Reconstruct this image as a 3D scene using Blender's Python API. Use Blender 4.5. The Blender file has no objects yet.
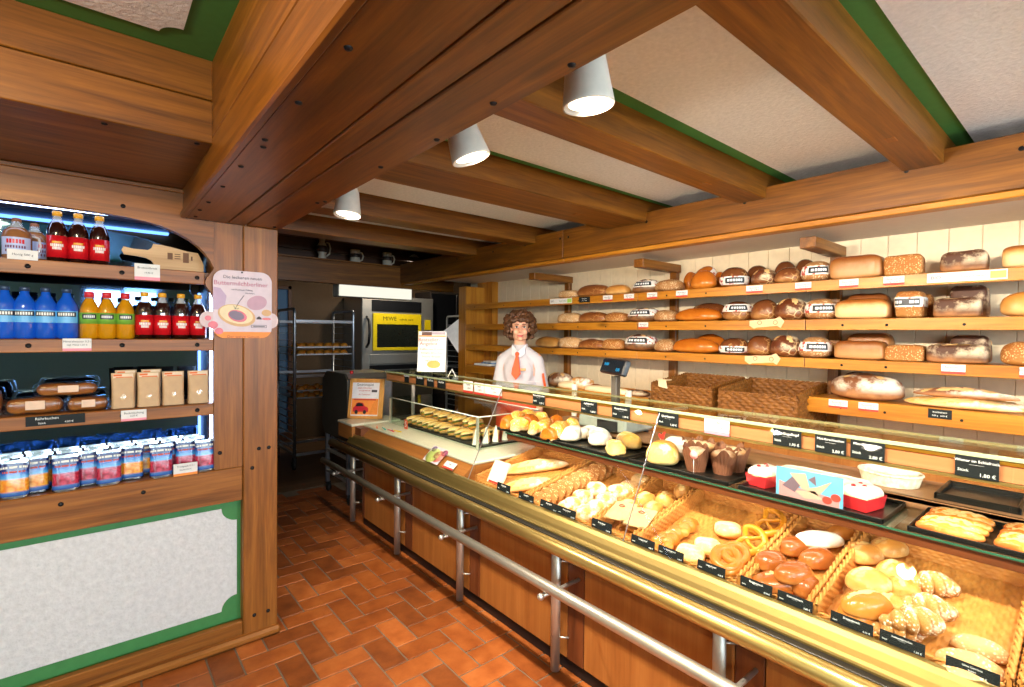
SPOT_W, DAY_W, TUBE_W, TUBE2_W, LEFT_W, BAKE_W, EXPO = 112, 140, 26, 26, 80, 55, .12
import bpy, math, random
from mathutils import Vector, Matrix, noise
from math import sin, cos, pi, radians, hypot, sqrt, atan2
rnd = random.Random(7)
S = bpy.context.scene
COL = S.collection

# ------------------------------------------------------------------ camera
EYE = 1.5
FOC = 502.0
YAW, PITCH, ROLL = radians(39.877), radians(-1.0655), radians(.581)
cf = Vector((sin(YAW)*cos(PITCH), cos(YAW)*cos(PITCH), sin(PITCH)))
cr0 = Vector((cos(YAW), -sin(YAW), 0)); cu0 = cr0.cross(cf)
cr = cr0*cos(ROLL) + cu0*sin(ROLL); cu = cu0*cos(ROLL) - cr0*sin(ROLL)
ORG = Vector((0, 0, EYE))
cam = bpy.data.cameras.new('camera'); cam.sensor_width = 36; cam.lens = FOC*36/1024
cam.clip_start = .05
co = bpy.data.objects.new('camera', cam); COL.objects.link(co)
M = Matrix((cr, cu, -cf)).transposed().to_4x4(); M.translation = ORG
co.matrix_world = M
S.camera = co
# measured positions: a point of the photograph carried onto a known surface of the room
def ray(x, y): return cf + cr*((x-512)/FOC) - cu*((y-343.5)/FOC)
def onx(x, y, v): d = ray(x, y); return ORG + d*(v/d.x)
def ony(x, y, v): d = ray(x, y); return ORG + d*(v/d.y)
def onz(x, y, v): d = ray(x, y); return ORG + d*((v-EYE)/d.z)
SLX, SLZ, SLK = 1.63, .665, .21            # the sloping floor of the display: z = SLZ + SLK (x - SLX)
def onslope(x, y, up=0):
    d = ray(x, y); z0 = SLZ + up - SLK*SLX
    t = (z0 - EYE)/(d.z - SLK*d.x); return ORG + d*t
def slz(x): return SLZ + SLK*(x-SLX)

# ------------------------------------------------------------------ mesh builder
class MB:
    def __init__(s): s.v = []; s.f = []; s.m = []; s.s = []
    def add(s, vs, fs, mi=0, sm=False):
        b = len(s.v); s.v += [tuple(v) for v in vs]
        for f in fs: s.f.append(tuple(b+i for i in f)); s.m.append(mi); s.s.append(sm)
        return s
    def box(s, lo, hi, b=.003, mi=0):
        lo = [min(a, c) for a, c in zip(lo, hi)] if True else lo; hi2 = hi
        x0, y0, z0 = lo; x1, y1, z1 = [max(a, c) for a, c in zip(lo, hi2)]
        b = min(b, (x1-x0)/3, (y1-y0)/3, (z1-z0)/3)
        if b <= 0:
            vs = [(x, y, z) for x in (x0, x1) for y in (y0, y1) for z in (z0, z1)]
            return s.add(vs, [(0,1,3,2),(4,6,7,5),(0,4,5,1),(2,3,7,6),(0,2,6,4),(1,5,7,3)], mi)
        vs = []; idx = {}
        for i, x in enumerate((x0, x1)):
            for j, y in enumerate((y0, y1)):
                for k, z in enumerate((z0, z1)):
                    sx = b if i == 0 else -b; sy = b if j == 0 else -b; sz = b if k == 0 else -b
                    for a, p in enumerate(((x, y+sy, z+sz), (x+sx, y, z+sz), (x+sx, y+sy, z))):
                        idx[i, j, k, a] = len(vs); vs.append(p)
        fs = []
        I = lambda *q: idx[q]
        fs += [(I(0,0,0,0),I(0,0,1,0),I(0,1,1,0),I(0,1,0,0)), (I(1,0,0,0),I(1,1,0,0),I(1,1,1,0),I(1,0,1,0)),
               (I(0,0,0,1),I(1,0,0,1),I(1,0,1,1),I(0,0,1,1)), (I(0,1,0,1),I(0,1,1,1),I(1,1,1,1),I(1,1,0,1)),
               (I(0,0,0,2),I(0,1,0,2),I(1,1,0,2),I(1,0,0,2)), (I(0,0,1,2),I(1,0,1,2),I(1,1,1,2),I(0,1,1,2))]
        for j in (0, 1):
            for k in (0, 1): fs.append((I(0,j,k,1),I(1,j,k,1),I(1,j,k,2),I(0,j,k,2)) if (j+k) % 2 else (I(0,j,k,2),I(1,j,k,2),I(1,j,k,1),I(0,j,k,1)))
        for i in (0, 1):
            for k in (0, 1): fs.append((I(i,0,k,0),I(i,1,k,0),I(i,1,k,2),I(i,0,k,2)) if (i+k) % 2 == 0 else (I(i,0,k,2),I(i,1,k,2),I(i,1,k,0),I(i,0,k,0)))
        for i in (0, 1):
            for j in (0, 1): fs.append((I(i,j,0,0),I(i,j,1,0),I(i,j,1,1),I(i,j,0,1)) if (i+j) % 2 else (I(i,j,0,1),I(i,j,1,1),I(i,j,1,0),I(i,j,0,0)))
        for i in (0, 1):
            for j in (0, 1):
                for k in (0, 1):
                    t = (I(i,j,k,0), I(i,j,k,1), I(i,j,k,2)); fs.append(t if (i+j+k) % 2 == 0 else t[::-1])
        return s.add(vs, fs, mi)
    def obox(s, c, ax, ay, az, hx, hy, hz, b=.002, mi=0):      # oriented box: centre, axes, half sizes
        t = MB().box((-hx,-hy,-hz), (hx,hy,hz), b)
        c = Vector(c); ax, ay, az = Vector(ax), Vector(ay), Vector(az)
        s.add([c+ax*v[0]+ay*v[1]+az*v[2] for v in t.v], t.f, mi); return s
    def tube(s, pts, r, n=12, closed=False, mi=0, caps=True):
        pts = [Vector(p) for p in pts]; N = len(pts)
        rs = r if isinstance(r, (list, tuple)) else [r]*N
        vs = []; prev = None
        for i, p in enumerate(pts):
            if closed: t = pts[(i+1) % N]-pts[i-1]
            else: t = pts[min(i+1, N-1)]-pts[max(i-1, 0)]
            t.normalize()
            if prev is None:
                a = Vector((0,0,1)) if abs(t.z) < .9 else Vector((1,0,0)); u = t.cross(a).normalized()
            else: u = (prev - t*prev.dot(t)).normalized()
            prev = u; w = t.cross(u)
            for k in range(n):
                a = 2*pi*k/n; vs.append(p + (u*cos(a)+w*sin(a))*rs[i])
        fs = []
        for i in range(N if closed else N-1):
            for k in range(n):
                a = i*n+k; b2 = i*n+(k+1) % n; c = ((i+1) % N)*n+(k+1) % n; d = ((i+1) % N)*n+k
                fs.append((a, b2, c, d))
        s.add(vs, fs, mi, True)
        if caps and not closed:
            b = len(s.v)-len(vs)
            s.f.append(tuple(b+k for k in range(n))[::-1]); s.m.append(mi); s.s.append(False)
            s.f.append(tuple(b+(N-1)*n+k for k in range(n))); s.m.append(mi); s.s.append(False)
        return s
    def lathe(s, prof, c=(0,0,0), n=24, mi=0, sx=1, sy=1, sm=True):
        vs = []; c = Vector(c)
        for r, z in prof:
            for k in range(n): a = 2*pi*k/n; vs.append((c.x+r*sx*cos(a), c.y+r*sy*sin(a), c.z+z))
        fs = []
        for i in range(len(prof)-1):
            for k in range(n): fs.append((i*n+k, i*n+(k+1) % n, (i+1)*n+(k+1) % n, (i+1)*n+k))
        fs.append(tuple(range(n))[::-1]); fs.append(tuple((len(prof)-1)*n+k for k in range(n)))
        return s.add(vs, fs, mi, sm)
    def ball(s, c, r, n=14, m=9, mi=0):
        rx, ry, rz = r if isinstance(r, (list, tuple)) else (r, r, r); c = Vector(c)
        vs = [c+Vector((0,0,-rz))]
        for i in range(1, m):
            t = -pi/2+pi*i/m
            for k in range(n): a = 2*pi*k/n; vs.append(c+Vector((rx*cos(t)*cos(a), ry*cos(t)*sin(a), rz*sin(t))))
        vs.append(c+Vector((0,0,rz))); L = len(vs)-1; fs = []
        for k in range(n): fs.append((0, 1+(k+1) % n, 1+k))
        for i in range(m-2):
            for k in range(n): fs.append((1+i*n+k, 1+i*n+(k+1) % n, 1+(i+1)*n+(k+1) % n, 1+(i+1)*n+k))
        for k in range(n): fs.append((L, 1+(m-2)*n+k, 1+(m-2)*n+(k+1) % n))
        return s.add(vs, fs, mi, True)
    def prism(s, poly, axis, a0, a1, mi=0):
        # polygon in the two other axes (x: (y,z), y: (x,z), z: (x,y)) extruded along axis from a0 to a1
        def P(p, a): return (a, p[0], p[1]) if axis == 'x' else (p[0], a, p[1]) if axis == 'y' else (p[0], p[1], a)
        n = len(poly); vs = [P(p, a0) for p in poly]+[P(p, a1) for p in poly]
        fs = [tuple(range(n)), tuple(range(2*n-1, n-1, -1))]
        for k in range(n): fs.append((k, k+n, (k+1) % n+n, (k+1) % n))
        return s.add(vs, fs, mi)
    def grid(s, fn, nu, nv, mi=0, sm=True, flip=False):
        vs = [fn(i/nu, j/nv) for j in range(nv+1) for i in range(nu+1)]
        fs = [(j*(nu+1)+i, j*(nu+1)+i+1, (j+1)*(nu+1)+i+1, (j+1)*(nu+1)+i) for j in range(nv) for i in range(nu)]
        if flip: fs = [f[::-1] for f in fs]
        return s.add(vs, fs, mi, sm)
    def xf(s, m):
        s.v = [tuple(m @ Vector(v)) for v in s.v]; return s
    def join(s, o, m=None, mi=None):
        s_b = len(s.v); s.v += [tuple(m @ Vector(v)) if m else v for v in o.v]
        s.f += [tuple(i+s_b for i in f) for f in o.f]; s.m += [mi if mi is not None else k for k in o.m]; s.s += o.s
        return s
    def mesh(s, name, mats, off=(0,0,0)):
        me = bpy.data.meshes.new(name)
        ox, oy, oz = off
        me.from_pydata([(x-ox, y-oy, z-oz) for x, y, z in s.v], [], s.f)
        for m in (mats if isinstance(mats, (list, tuple)) else [mats]): me.materials.append(m)
        me.polygons.foreach_set('material_index', s.m); me.polygons.foreach_set('use_smooth', s.s)
        import bmesh
        bm = bmesh.new(); bm.from_mesh(me); bmesh.ops.recalc_face_normals(bm, faces=bm.faces); bm.to_mesh(me); bm.free()
        me.update()
        return me
    def build(s, name, mats, parent=None, loc=None, local=False):
        # parent: vertices are world positions unless local; loc: origin of a thing that is one mesh
        off = (0,0,0)
        if parent is not None and not local: off = WP[parent.name]
        if loc is not None: off = loc
        o = bpy.data.objects.new(name, s.mesh(name, mats, off)); COL.objects.link(o)
        if parent is not None:
            o.parent = parent; WP[o.name] = WP[parent.name]
        if loc is not None: o.location = loc
        if parent is None: WP[o.name] = tuple(loc or (0,0,0))
        return o
WP = {}
def tag(o, label=None, cat=None, group=None, kind=None):
    if label: o['label'] = label
    if cat: o['category'] = cat
    if group: o['group'] = group
    if kind: o['kind'] = kind
    return o
def root(name, label, cat, loc=(0,0,0), rz=0, group=None, kind=None):
    o = bpy.data.objects.new(name, None); COL.objects.link(o); o.empty_display_size = .05
    o.location = loc; o.rotation_euler = (0,0,rz); WP[o.name] = tuple(loc)
    return tag(o, label, cat, group, kind)
def dup(o, parent=None):
    c = o.copy(); COL.objects.link(c); c.parent = parent; WP[c.name] = WP.get(o.name, (0,0,0))
    if parent is not None: c.matrix_parent_inverse = o.matrix_parent_inverse.copy()
    for ch in [k for k in bpy.data.objects if k.parent == o]: dup(ch, c)
    return c
def put(o, loc, rz=0, label=None, group=None, rot=None, sc=None):
    o.location = loc; o.rotation_euler = rot if rot else (0,0,rz)
    if sc: o.scale = sc
    if label: o['label'] = label
    if group: o['group'] = group
    return o
ORD = ['first','second','third','fourth','fifth','sixth','seventh','eighth','ninth','tenth','eleventh','twelfth','thirteenth','fourteenth','fifteenth','sixteenth','seventeenth','eighteenth','nineteenth','twentieth']
def text(s, size, mat, parent, m, name='lettering', al='CENTER', ext=.0003, w=None, sp=1):
    c = bpy.data.curves.new(name, 'FONT'); c.body = s; c.size = size; c.align_x = al; c.align_y = 'CENTER'; c.extrude = ext
    c.resolution_u = 2; c.space_line = sp
    c.materials.append(mat)
    o = bpy.data.objects.new(name, c); COL.objects.link(o); o.parent = parent; o.matrix_local = m
    return o
def frame(o, right, up, loc):           # matrix whose x runs along right, y along up (text lies in it)
    r = Vector(right).normalized(); u = Vector(up); u = (u-r*r.dot(u)).normalized(); n = r.cross(u)
    m = Matrix((r, u, n)).transposed().to_4x4(); m.translation = Vector(loc) - (Vector(WP[o.name]) if o is not None else Vector())
    return m

# ------------------------------------------------------------------ materials
def lin(h):
    h = h.lstrip('#'); c = [int(h[i:i+2], 16)/255 for i in (0, 2, 4)]
    return tuple(x/12.92 if x <= .04045 else ((x+.055)/1.055)**2.4 for x in c)+(1,)
class NT:
    def __init__(s, name):
        s.m = bpy.data.materials.new(name); s.m.use_nodes = True; s.t = s.m.node_tree; s.n = s.t.nodes; s.n.clear()
        s.out = s.n.new('ShaderNodeOutputMaterial'); s.b = s.n.new('ShaderNodeBsdfPrincipled'); s.l(s.b.outputs[0], s.out.inputs[0])
    def l(s, a, b): s.t.links.new(a, b)
    def new(s, t, **k):
        n = s.n.new(t)
        for a, v in k.items():
            if a.startswith('i_'): n.inputs[a[2:].replace('_', ' ')].default_value = v
            else: setattr(n, a, v)
        return n
    def coord(s, scale=(1,1,1), out='Object', rot=(0,0,0)):
        c = s.new('ShaderNodeTexCoord'); m = s.new('ShaderNodeMapping'); m.inputs['Scale'].default_value = scale; m.inputs['Rotation'].default_value = rot
        s.l(c.outputs[out], m.inputs[0]); return m.outputs[0]
    def ramp(s, fac, stops):
        r = s.new('ShaderNodeValToRGB'); e = r.color_ramp.elements
        while len(e) < len(stops): e.new(.5)
        for k, (p, c) in zip(e, stops): k.position = p; k.color = lin(c) if isinstance(c, str) else c
        s.l(fac, r.inputs[0]); return r.outputs[0]
    def noise(s, vec, scale=5, detail=4, rough=.5, dist=0):
        n = s.new('ShaderNodeTexNoise'); n.inputs['Scale'].default_value = scale; n.inputs['Detail'].default_value = detail
        n.inputs['Roughness'].default_value = rough; n.inputs['Distortion'].default_value = dist
        s.l(vec, n.inputs['Vector']); return n.outputs['Fac']
    def mix(s, fac, a, b, mode='MIX'):
        n = s.new('ShaderNodeMix', data_type='RGBA', blend_type=mode)
        for v, i in ((fac, 0), (a, 6), (b, 7)):
            if hasattr(v, 'is_linked') or hasattr(v, 'links'): s.l(v, n.inputs[i])
            else: n.inputs[i].default_value = lin(v) if isinstance(v, str) else v
        return n.outputs[2]
    def math(s, op, a, b=0):
        n = s.new('ShaderNodeMath', operation=op)
        for v, i in ((a, 0), (b, 1)):
            if hasattr(v, 'links'): s.l(v, n.inputs[i])
            else: n.inputs[i].default_value = v
        return n.outputs[0]
    def bump(s, h, st=.2, d=.01):
        b = s.new('ShaderNodeBump'); b.inputs['Strength'].default_value = st; b.inputs['Distance'].default_value = d
        s.l(h, b.inputs['Height']); s.l(b.outputs[0], s.b.inputs['Normal'])
    def col(s, c):
        if hasattr(c, 'links'): s.l(c, s.b.inputs['Base Color'])
        else: s.b.inputs['Base Color'].default_value = lin(c)
    def set(s, rough=.5, metal=0, spec=None, **k):
        s.b.inputs['Roughness'].default_value = rough; s.b.inputs['Metallic'].default_value = metal
        if spec is not None: s.b.inputs['Specular IOR Level'].default_value = spec
        for a, v in k.items(): s.b.inputs[a.replace('_', ' ')].default_value = v
        return s.m
def plain(name, c, rough=.5, metal=0, spec=None, var=.06, bump=0, **k):
    t = NT(name); v = t.coord()
    n = t.noise(v, 30, 3)
    c0 = lin(c); lo = tuple(max(0, x*(1-var)) for x in c0[:3])+(1,); hi = tuple(min(1, x*(1+var)) for x in c0[:3])+(1,)
    t.col(t.ramp(n, [(.3, lo), (.7, hi)]))
    if bump: t.bump(t.noise(v, 120, 4), bump, .004)
    return t.set(rough, metal, spec, **k)
def wood(name, cols, axis='y', rough=.38, sc=1.0, knots=True, bump=.08, spec=.4):
    t = NT(name)
    k = {'x': (.9, 14, 14), 'y': (14, .9, 14), 'z': (14, 14, .9)}[axis]
    v = t.coord(tuple(a*sc for a in k))
    g = t.noise(v, 1.6, 6, .62, .6)
    k2 = {'x': (2, 60, 60), 'y': (60, 2, 60), 'z': (60, 60, 2)}[axis]
    fine = t.noise(t.coord(tuple(a*sc for a in k2)), 2, 3, .6)
    c = t.ramp(g, [(.28, cols[0]), (.5, cols[1]), (.72, cols[2])])
    c = t.mix(.25, c, t.ramp(fine, [(.3, cols[0]), (.7, cols[2])]))
    if knots:
        k3 = {'x': (1.1, 3.6, 3.6), 'y': (3.6, 1.1, 3.6), 'z': (3.6, 3.6, 1.1)}[axis]
        vo = t.new('ShaderNodeTexVoronoi'); vo.inputs['Scale'].default_value = 1.15; t.l(t.coord(tuple(a*sc for a in k3)), vo.inputs['Vector'])
        m = t.ramp(vo.outputs['Distance'], [(.02, (.8,.8,.8,1)), (.1, (0,0,0,1))])
        d = tuple(x*.28 for x in lin(cols[0])[:3])+(1,)
        c = t.mix(m, c, d)
    t.col(c)
    if bump: t.bump(g, bump, .01)
    return t.set(rough, 0, spec)
def bread_mat(name, top, side, mid=None, speck=None, flour=None, gloss=.45, bump=.25, scale=14, fl_scale=7, fl_at=.52, zs=(.1, .45, .9), nz=.9, crack=None):
    # crust colour runs from the pale base of the loaf to the baked top: that is the crust's own colour
    t = NT(name); v = t.coord()
    sep = t.new('ShaderNodeSeparateXYZ'); gc = t.new('ShaderNodeTexCoord'); t.l(gc.outputs['Generated'], sep.inputs[0])
    n = t.noise(v, scale, 5, .6)
    z = t.math('ADD', sep.outputs['Z'], t.math('MULTIPLY', t.math('SUBTRACT', n, .5), nz))
    c = t.ramp(z, [(zs[0], side), (zs[1], mid or top), (zs[2], top)])
    if crack:
        vo = t.new('ShaderNodeTexVoronoi'); vo.feature = 'DISTANCE_TO_EDGE'; vo.inputs['Scale'].default_value = 26; t.l(v, vo.inputs['Vector'])
        m = t.math('MULTIPLY', t.ramp(vo.outputs['Distance'], [(.02, (1,1,1,1)), (.08, (0,0,0,1))]), t.ramp(t.noise(v, 11, 2), [(.5, (0,0,0,1)), (.62, (1,1,1,1))]))
        c = t.mix(m, c, crack)
    if speck:
        vo = t.new('ShaderNodeTexVoronoi'); vo.inputs['Scale'].default_value = 120; t.l(v, vo.inputs['Vector'])
        m = t.ramp(vo.outputs['Distance'], [(.25, (1,1,1,1)), (.42, (0,0,0,1))])
        m2 = t.math('MULTIPLY', m, t.ramp(t.noise(v, 25, 2), [(.4, (0,0,0,1)), (.55, (1,1,1,1))]))
        c = t.mix(m2, c, speck)
    if flour:
        f = t.ramp(t.noise(v, fl_scale, 6, .65), [(fl_at-.06, (0,0,0,1)), (fl_at+.08, (1,1,1,1))])
        f = t.math('MULTIPLY', f, t.ramp(sep.outputs['Z'], [(.25, (0,0,0,1)), (.55, (1,1,1,1))]))
        c = t.mix(f, c, flour)
    t.col(c)
    t.bump(t.noise(v, 55 if not speck else 130, 4, .7), bump, .006)
    return t.set(gloss, 0, .4)
def emit(name, c, st):
    t = NT(name); e = t.new('ShaderNodeEmission'); e.inputs[0].default_value = lin(c); e.inputs[1].default_value = st
    t.l(e.outputs[0], t.out.inputs[0]); return t.m
def glass(name, tint='#FFFFFF', refl=.5, rough=.0, dens=1.0):
    # thin clear pane: what passes straight through is tinted, the rest mirrors by the angle it is seen at
    t = NT(name); tr = t.new('ShaderNodeBsdfTransparent'); tr.inputs[0].default_value = lin(tint)
    gl = t.new('ShaderNodeBsdfGlossy'); gl.inputs['Roughness'].default_value = rough
    lw = t.new('ShaderNodeLayerWeight'); lw.inputs[0].default_value = .5
    f = t.math('MULTIPLY', t.math('ADD', t.math('MULTIPLY', t.math('POWER', lw.outputs['Facing'], 5), .9), .035), refl)
    mx = t.new('ShaderNodeMixShader'); t.l(f, mx.inputs[0]); t.l(tr.outputs[0], mx.inputs[1]); t.l(gl.outputs[0], mx.inputs[2])
    t.l(mx.outputs[0], t.out.inputs[0]); return t.m

MT = {}
beam_c = ('#432408', '#72420F', '#98611B')
for a in 'xyz':
    MT['beam_'+a] = wood('beam_wood_'+a, beam_c, a)
    MT['cab_'+a] = wood('cabinet_wood_'+a, ('#58300B', '#864E19', '#AC6D2D'), a, .42)
    MT['shelf_'+a] = wood('shelf_wood_'+a, ('#91520E', '#B5721C', '#CC8E30'), a, .35, bump=.04)
    MT['dark_'+a] = wood('dark_wood_'+a, ('#341B0B', '#4A2A13', '#61391B'), a, .45)
    MT['ply_'+a] = wood('counter_veneer_'+a, ('#854C20', '#9C602C', '#AE7138'), a, .4, .8, False, .02)
    MT['stile_'+a] = wood('stile_wood_'+a, ('#4A2410', '#653419', '#7A4424'), a, .38, .8, False, .02)
MT['salmon'] = wood('valance_wood', ('#AA643A', '#BC764A', '#CA885C'), 'y', .35, .6, False, .02)
MT['rear_ledge'] = wood('rear_ledge_wood', ('#7C5436', '#94694A', '#A77D5C'), 'y', .4, .8, False, .03)
t = NT('rough_plaster'); v = t.coord(); n = t.noise(v, 42, 5, .6); t.col(t.ramp(n, [(.3, '#C9C8C8'), (.7, '#DDDCDC')])); t.bump(n, .55, .012); MT['plaster'] = t.set(.85, 0, .2)
t = NT('ceiling_plaster'); v = t.coord(); n = t.noise(v, 60, 5, .6); t.col(t.ramp(n, [(.3, '#DCDFE6'), (.7, '#ECEEF4')])); t.bump(n, .5, .01); MT['ceil'] = t.set(.9, 0, .2)
MT['green'] = plain('green_paint', '#3E7F43', .6)
MT['green_dark'] = plain('green_ceiling_paint', '#417F3F', .6)
MT['black_bolt'] = plain('black_iron', '#17171A', .45, .6)
MT['steel'] = plain('brushed_steel', '#C9C6BE', .42, .85, var=.03)
MT['rail_steel'] = plain('handrail_steel', '#CBC6B8', .36, .85, var=.02)
MT['dull_steel'] = plain('dull_steel', '#A9ADB4', .36, .9, var=.05)
MT['brass'] = plain('brass_tube', '#CDB06A', .3, .9, var=.03)
MT['brass_matt'] = plain('brass_strip', '#94804A', .42, .85, var=.03)
MT['brass_edge'] = plain('brass_edge', '#D8A23A', .3, .9, var=.03)
MT['black'] = plain('black_plastic', '#101114', .35)
MT['slate'] = plain('price_sign_black', '#1B1F20', .6, spec=.2)
MT['tray'] = plain('black_tray', '#1A1A18', .3, .3)
MT['white'] = plain('white_card', '#DCD9D5', .7, spec=.2)
MT['paper'] = plain('white_paper', '#F0EFEA', .75)
MT['ink'] = plain('grey_ink', '#4A4448', .7)
MT['redink'] = plain('red_ink', '#C23B2E', .6)
MT['pinkink'] = plain('pink_ink', '#E58A9A', .6)
MT['chalk'] = plain('white_chalk', '#E9EBE8', .7)
MT['orange'] = plain('orange_paint', '#EE8A33', .55)
MT['marble'] = plain('pale_marble', '#D3CFB8', .22, var=.05)
MT['rubber'] = plain('black_rubber', '#1B1B1B', .6)
MT['lamp_white'] = plain('white_lamp_shell', '#CDC8BA', .5)
MT['grey_dark'] = plain('dark_grey_enamel', '#4A453C', .45, .2)
MT['yellow'] = plain('yellow_enamel', '#E8CB12', .4)
MT['oven_glass'] = plain('oven_door_glass', '#20231E', .12)
MT['back_wall'] = plain('brown_wall_paint', '#55412B', .8)
MT['black_wall'] = plain('dark_wall_paint', '#2A211A', .8)
MT['panel_beige'] = plain('beige_wall_panel', '#D9C8A8', .55, var=.04)
MT['soffit'] = plain('white_soffit', '#E2D6C8', .5, var=.03)
MT['wall_paint'] = plain('cream_wall_paint', '#CFC6B8', .85)
MT['glass'] = glass('clear_glass', '#FBFDFC', .2)
MT['case_glass'] = glass('case_glass', '#F6FBF8', .5)
MT['glass_edge'] = plain('green_glass_edge', '#2C5A44', .15, 0)
MT['top_glass'] = glass('top_glass', '#EDF3EC', .6)
MT['mirror'] = plain('mirror_glass', '#50709A', .03, 1, var=.01)
t = NT('wicker_cane'); v = t.coord(); n = t.noise(v, 40, 4, .6); n2 = t.noise(v, 6, 3)
t.col(t.mix(.4, t.ramp(n, [(.3, '#A86A2E'), (.5, '#BE7E3C'), (.72, '#CF944E')]), t.ramp(n2, [(.3, '#AA6A2C'), (.7, '#CC9048')]))); MT['wicker'] = t.set(.5, 0, .3)
t = NT('brown_wicker_cane'); v = t.coord(); n = t.noise(v, 40, 4, .6)
t.col(t.ramp(n, [(.3, '#5E3812'), (.5, '#784A1C'), (.75, '#8E5C26')])); MT['wicker_brown'] = t.set(.5, 0, .3)
t = NT('white_wicker_cane'); v = t.coord(); n = t.noise(v, 60, 4, .6)
t.col(t.ramp(n, [(.3, '#C9B79A'), (.7, '#EFE6D4')])); MT['wicker_white'] = t.set(.5, 0, .3)
MT['lens'] = emit('lamp_lens', '#FFF4DE', 2.4)
MT['tube'] = emit('fluorescent_tube', '#FFF0DA', TUBE_W)
MT['tube2'] = emit('basket_lamp_tube', '#FFF0DA', TUBE2_W)
MT['hood_lamp'] = emit('hood_lamp_glass', '#FFFBE8', .95)
# ================================================================== the room
def struct(name, mb, mat, loc=None): return tag(mb.build(name, mat, None, loc), kind='structure')
# --- floor: terracotta herringbone tiles in a grey joint
tl = []
for i, (a, b, c) in enumerate((('#86421A', '#9C5424', '#AE6430'), ('#763A17', '#8C491E', '#9E5828'), ('#944C20', '#A85C2A', '#BA703A'), ('#683416', '#7E421C', '#925024'))):
    t = NT('terracotta_tile'); v = t.coord(); n = t.noise(v, 9, 5, .6); t.col(t.ramp(n, [(.3, a), (.5, b), (.75, c)]))
    t.bump(t.noise(v, 60, 4), .12, .005); tl.append(t.set(.42, 0, .4))
grout = plain('tile_joint', '#6E6152', .85)
fl = MB(); fl.box((-2.75, -2.75, -.12), (2.05, 4.95, -.004), 0, 4)
a = .119; g = .0035
for i in range(-9, 17):
    for j in range(2, 42):
        k = (i-j) % 4
        x0, y0 = i*a + .034, j*a + .02
        if k == 0: x1, y1 = x0+2*a, y0+a
        elif k == 3: x1, y1 = x0+a, y0+2*a
        else: continue
        if x1 > 1.99 or y1 > 4.94: continue
        fl.box((x0+g, y0+g, -.02), (x1-g, y1-g, rnd.uniform(-.0006, .0006)), .0025, rnd.choice((0, 0, 1, 1, 2, 3)))
struct('floor', fl, tl+[grout])
vin = wood('bakehouse_floor', ('#45301E', '#5A4028', '#6B4E32'), 'x', .5, .8, False, .03)
struct('floor_bakehouse', MB().box((-2.75, 4.95, -.12), (5.2, 7.5, 0), 0).box((2.05, -2.75, -.12), (5.2, 4.95, 0), 0), vin)
# --- outer walls; the street wall behind the viewer has two shop windows and a glazed door
struct('wall_left', MB().box((-2.75, -2.75, 0), (-2.6, 7.5, 2.9), 0), MT['wall_paint'])
w = MB(); op = [(-2.4, -1.05, 1.32, 2.15), (-.12, .74, 1.38, 2.08), (1.25, 2.7, 1.32, 2.15)]
xs = -2.6
for x0, x1, z0, z1 in op:
    w.box((xs, -2.75, 0), (x0, -2.6, 2.9), 0); w.box((x0, -2.75, 0), (x1, -2.6, z0), 0); w.box((x0, -2.75, z1), (x1, -2.6, 2.9), 0); xs = x1
w.box((xs, -2.75, 0), (3.6, -2.6, 2.9), 0); struct('wall_front', w, MT['wall_paint'])
for k, (x0, x1, z0, z1) in enumerate(op):
    f = MB()
    for lo, hi in (((x0, z0), (x0+.06, z1)), ((x1-.06, z0), (x1, z1)), ((x0, z0), (x1, z0+.06)), ((x0, z1-.06), (x1, z1)), (((x0+x1)/2-.025, z0), ((x0+x1)/2+.025, z1))):
        f.box((lo[0], -2.72, lo[1]), (hi[0], -2.63, hi[1]), .004)
    wn = struct('window_%d' % (k+1), f, MT['dark_z'], (x0, -2.675, z0))
    gp = MB().box((x0+.05, -2.68, z0+.05), (x1-.05, -2.674, z1-.05), 0); gp.build('pane', MT['glass'], wn)
# --- wall behind the bread shelves: pale vertical boards
w = MB(); y = -2.6
while y < 4.40:
    y1 = min(y+.132, 4.41); w.box((3.475, y+.001, 0), (3.50, y1-.001, 2.9), .0025); y = y1
w.box((3.482, -2.75, 0), (3.62, 4.95, 2.9), 0); struct('wall_right', w, MT['panel_beige'])
struct('wall_shelf_end', MB().box((3.40, 4.42, 0), (3.62, 4.70, 2.9), 0), MT['shelf_z'])
# --- bakehouse behind
struct('wall_back', MB().box((-2.6, 7.3, 0), (5.2, 7.45, 2.9), 0), MT['back_wall'])
struct('wall_bakehouse', MB().box((5.05, 4.7, 0), (5.2, 7.3, 2.9), 0).box((3.6, 4.7, 0), (5.2, 4.85, 2.9), 0), MT['black_wall'])
struct('wall_cabinet', MB().box((-2.6, 2.95, 0), (.70, 3.12, 2.9), 0), MT['wall_paint'])
f = MB(); x0, x1 = 1.80, 2.06
for lo, hi in (((x0-.05, 0), (x0, 2.13)), ((x1, 0), (x1+.05, 2.13)), ((x0-.05, 2.08), (x1+.05, 2.13)), ((x0, .0), (x1, .12))): f.box((lo[0], 7.26, lo[1]), (hi[0], 7.3, hi[1]), .004)
d2 = struct('door_1', f, MT['dark_z'], (x0, 7.28, 0)); MB().box((x0, 7.285, .1), (x1, 7.292, 2.1), 0).build('pane', plain('blue_door_glass', '#4D6C8C', .12), d2)
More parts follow.
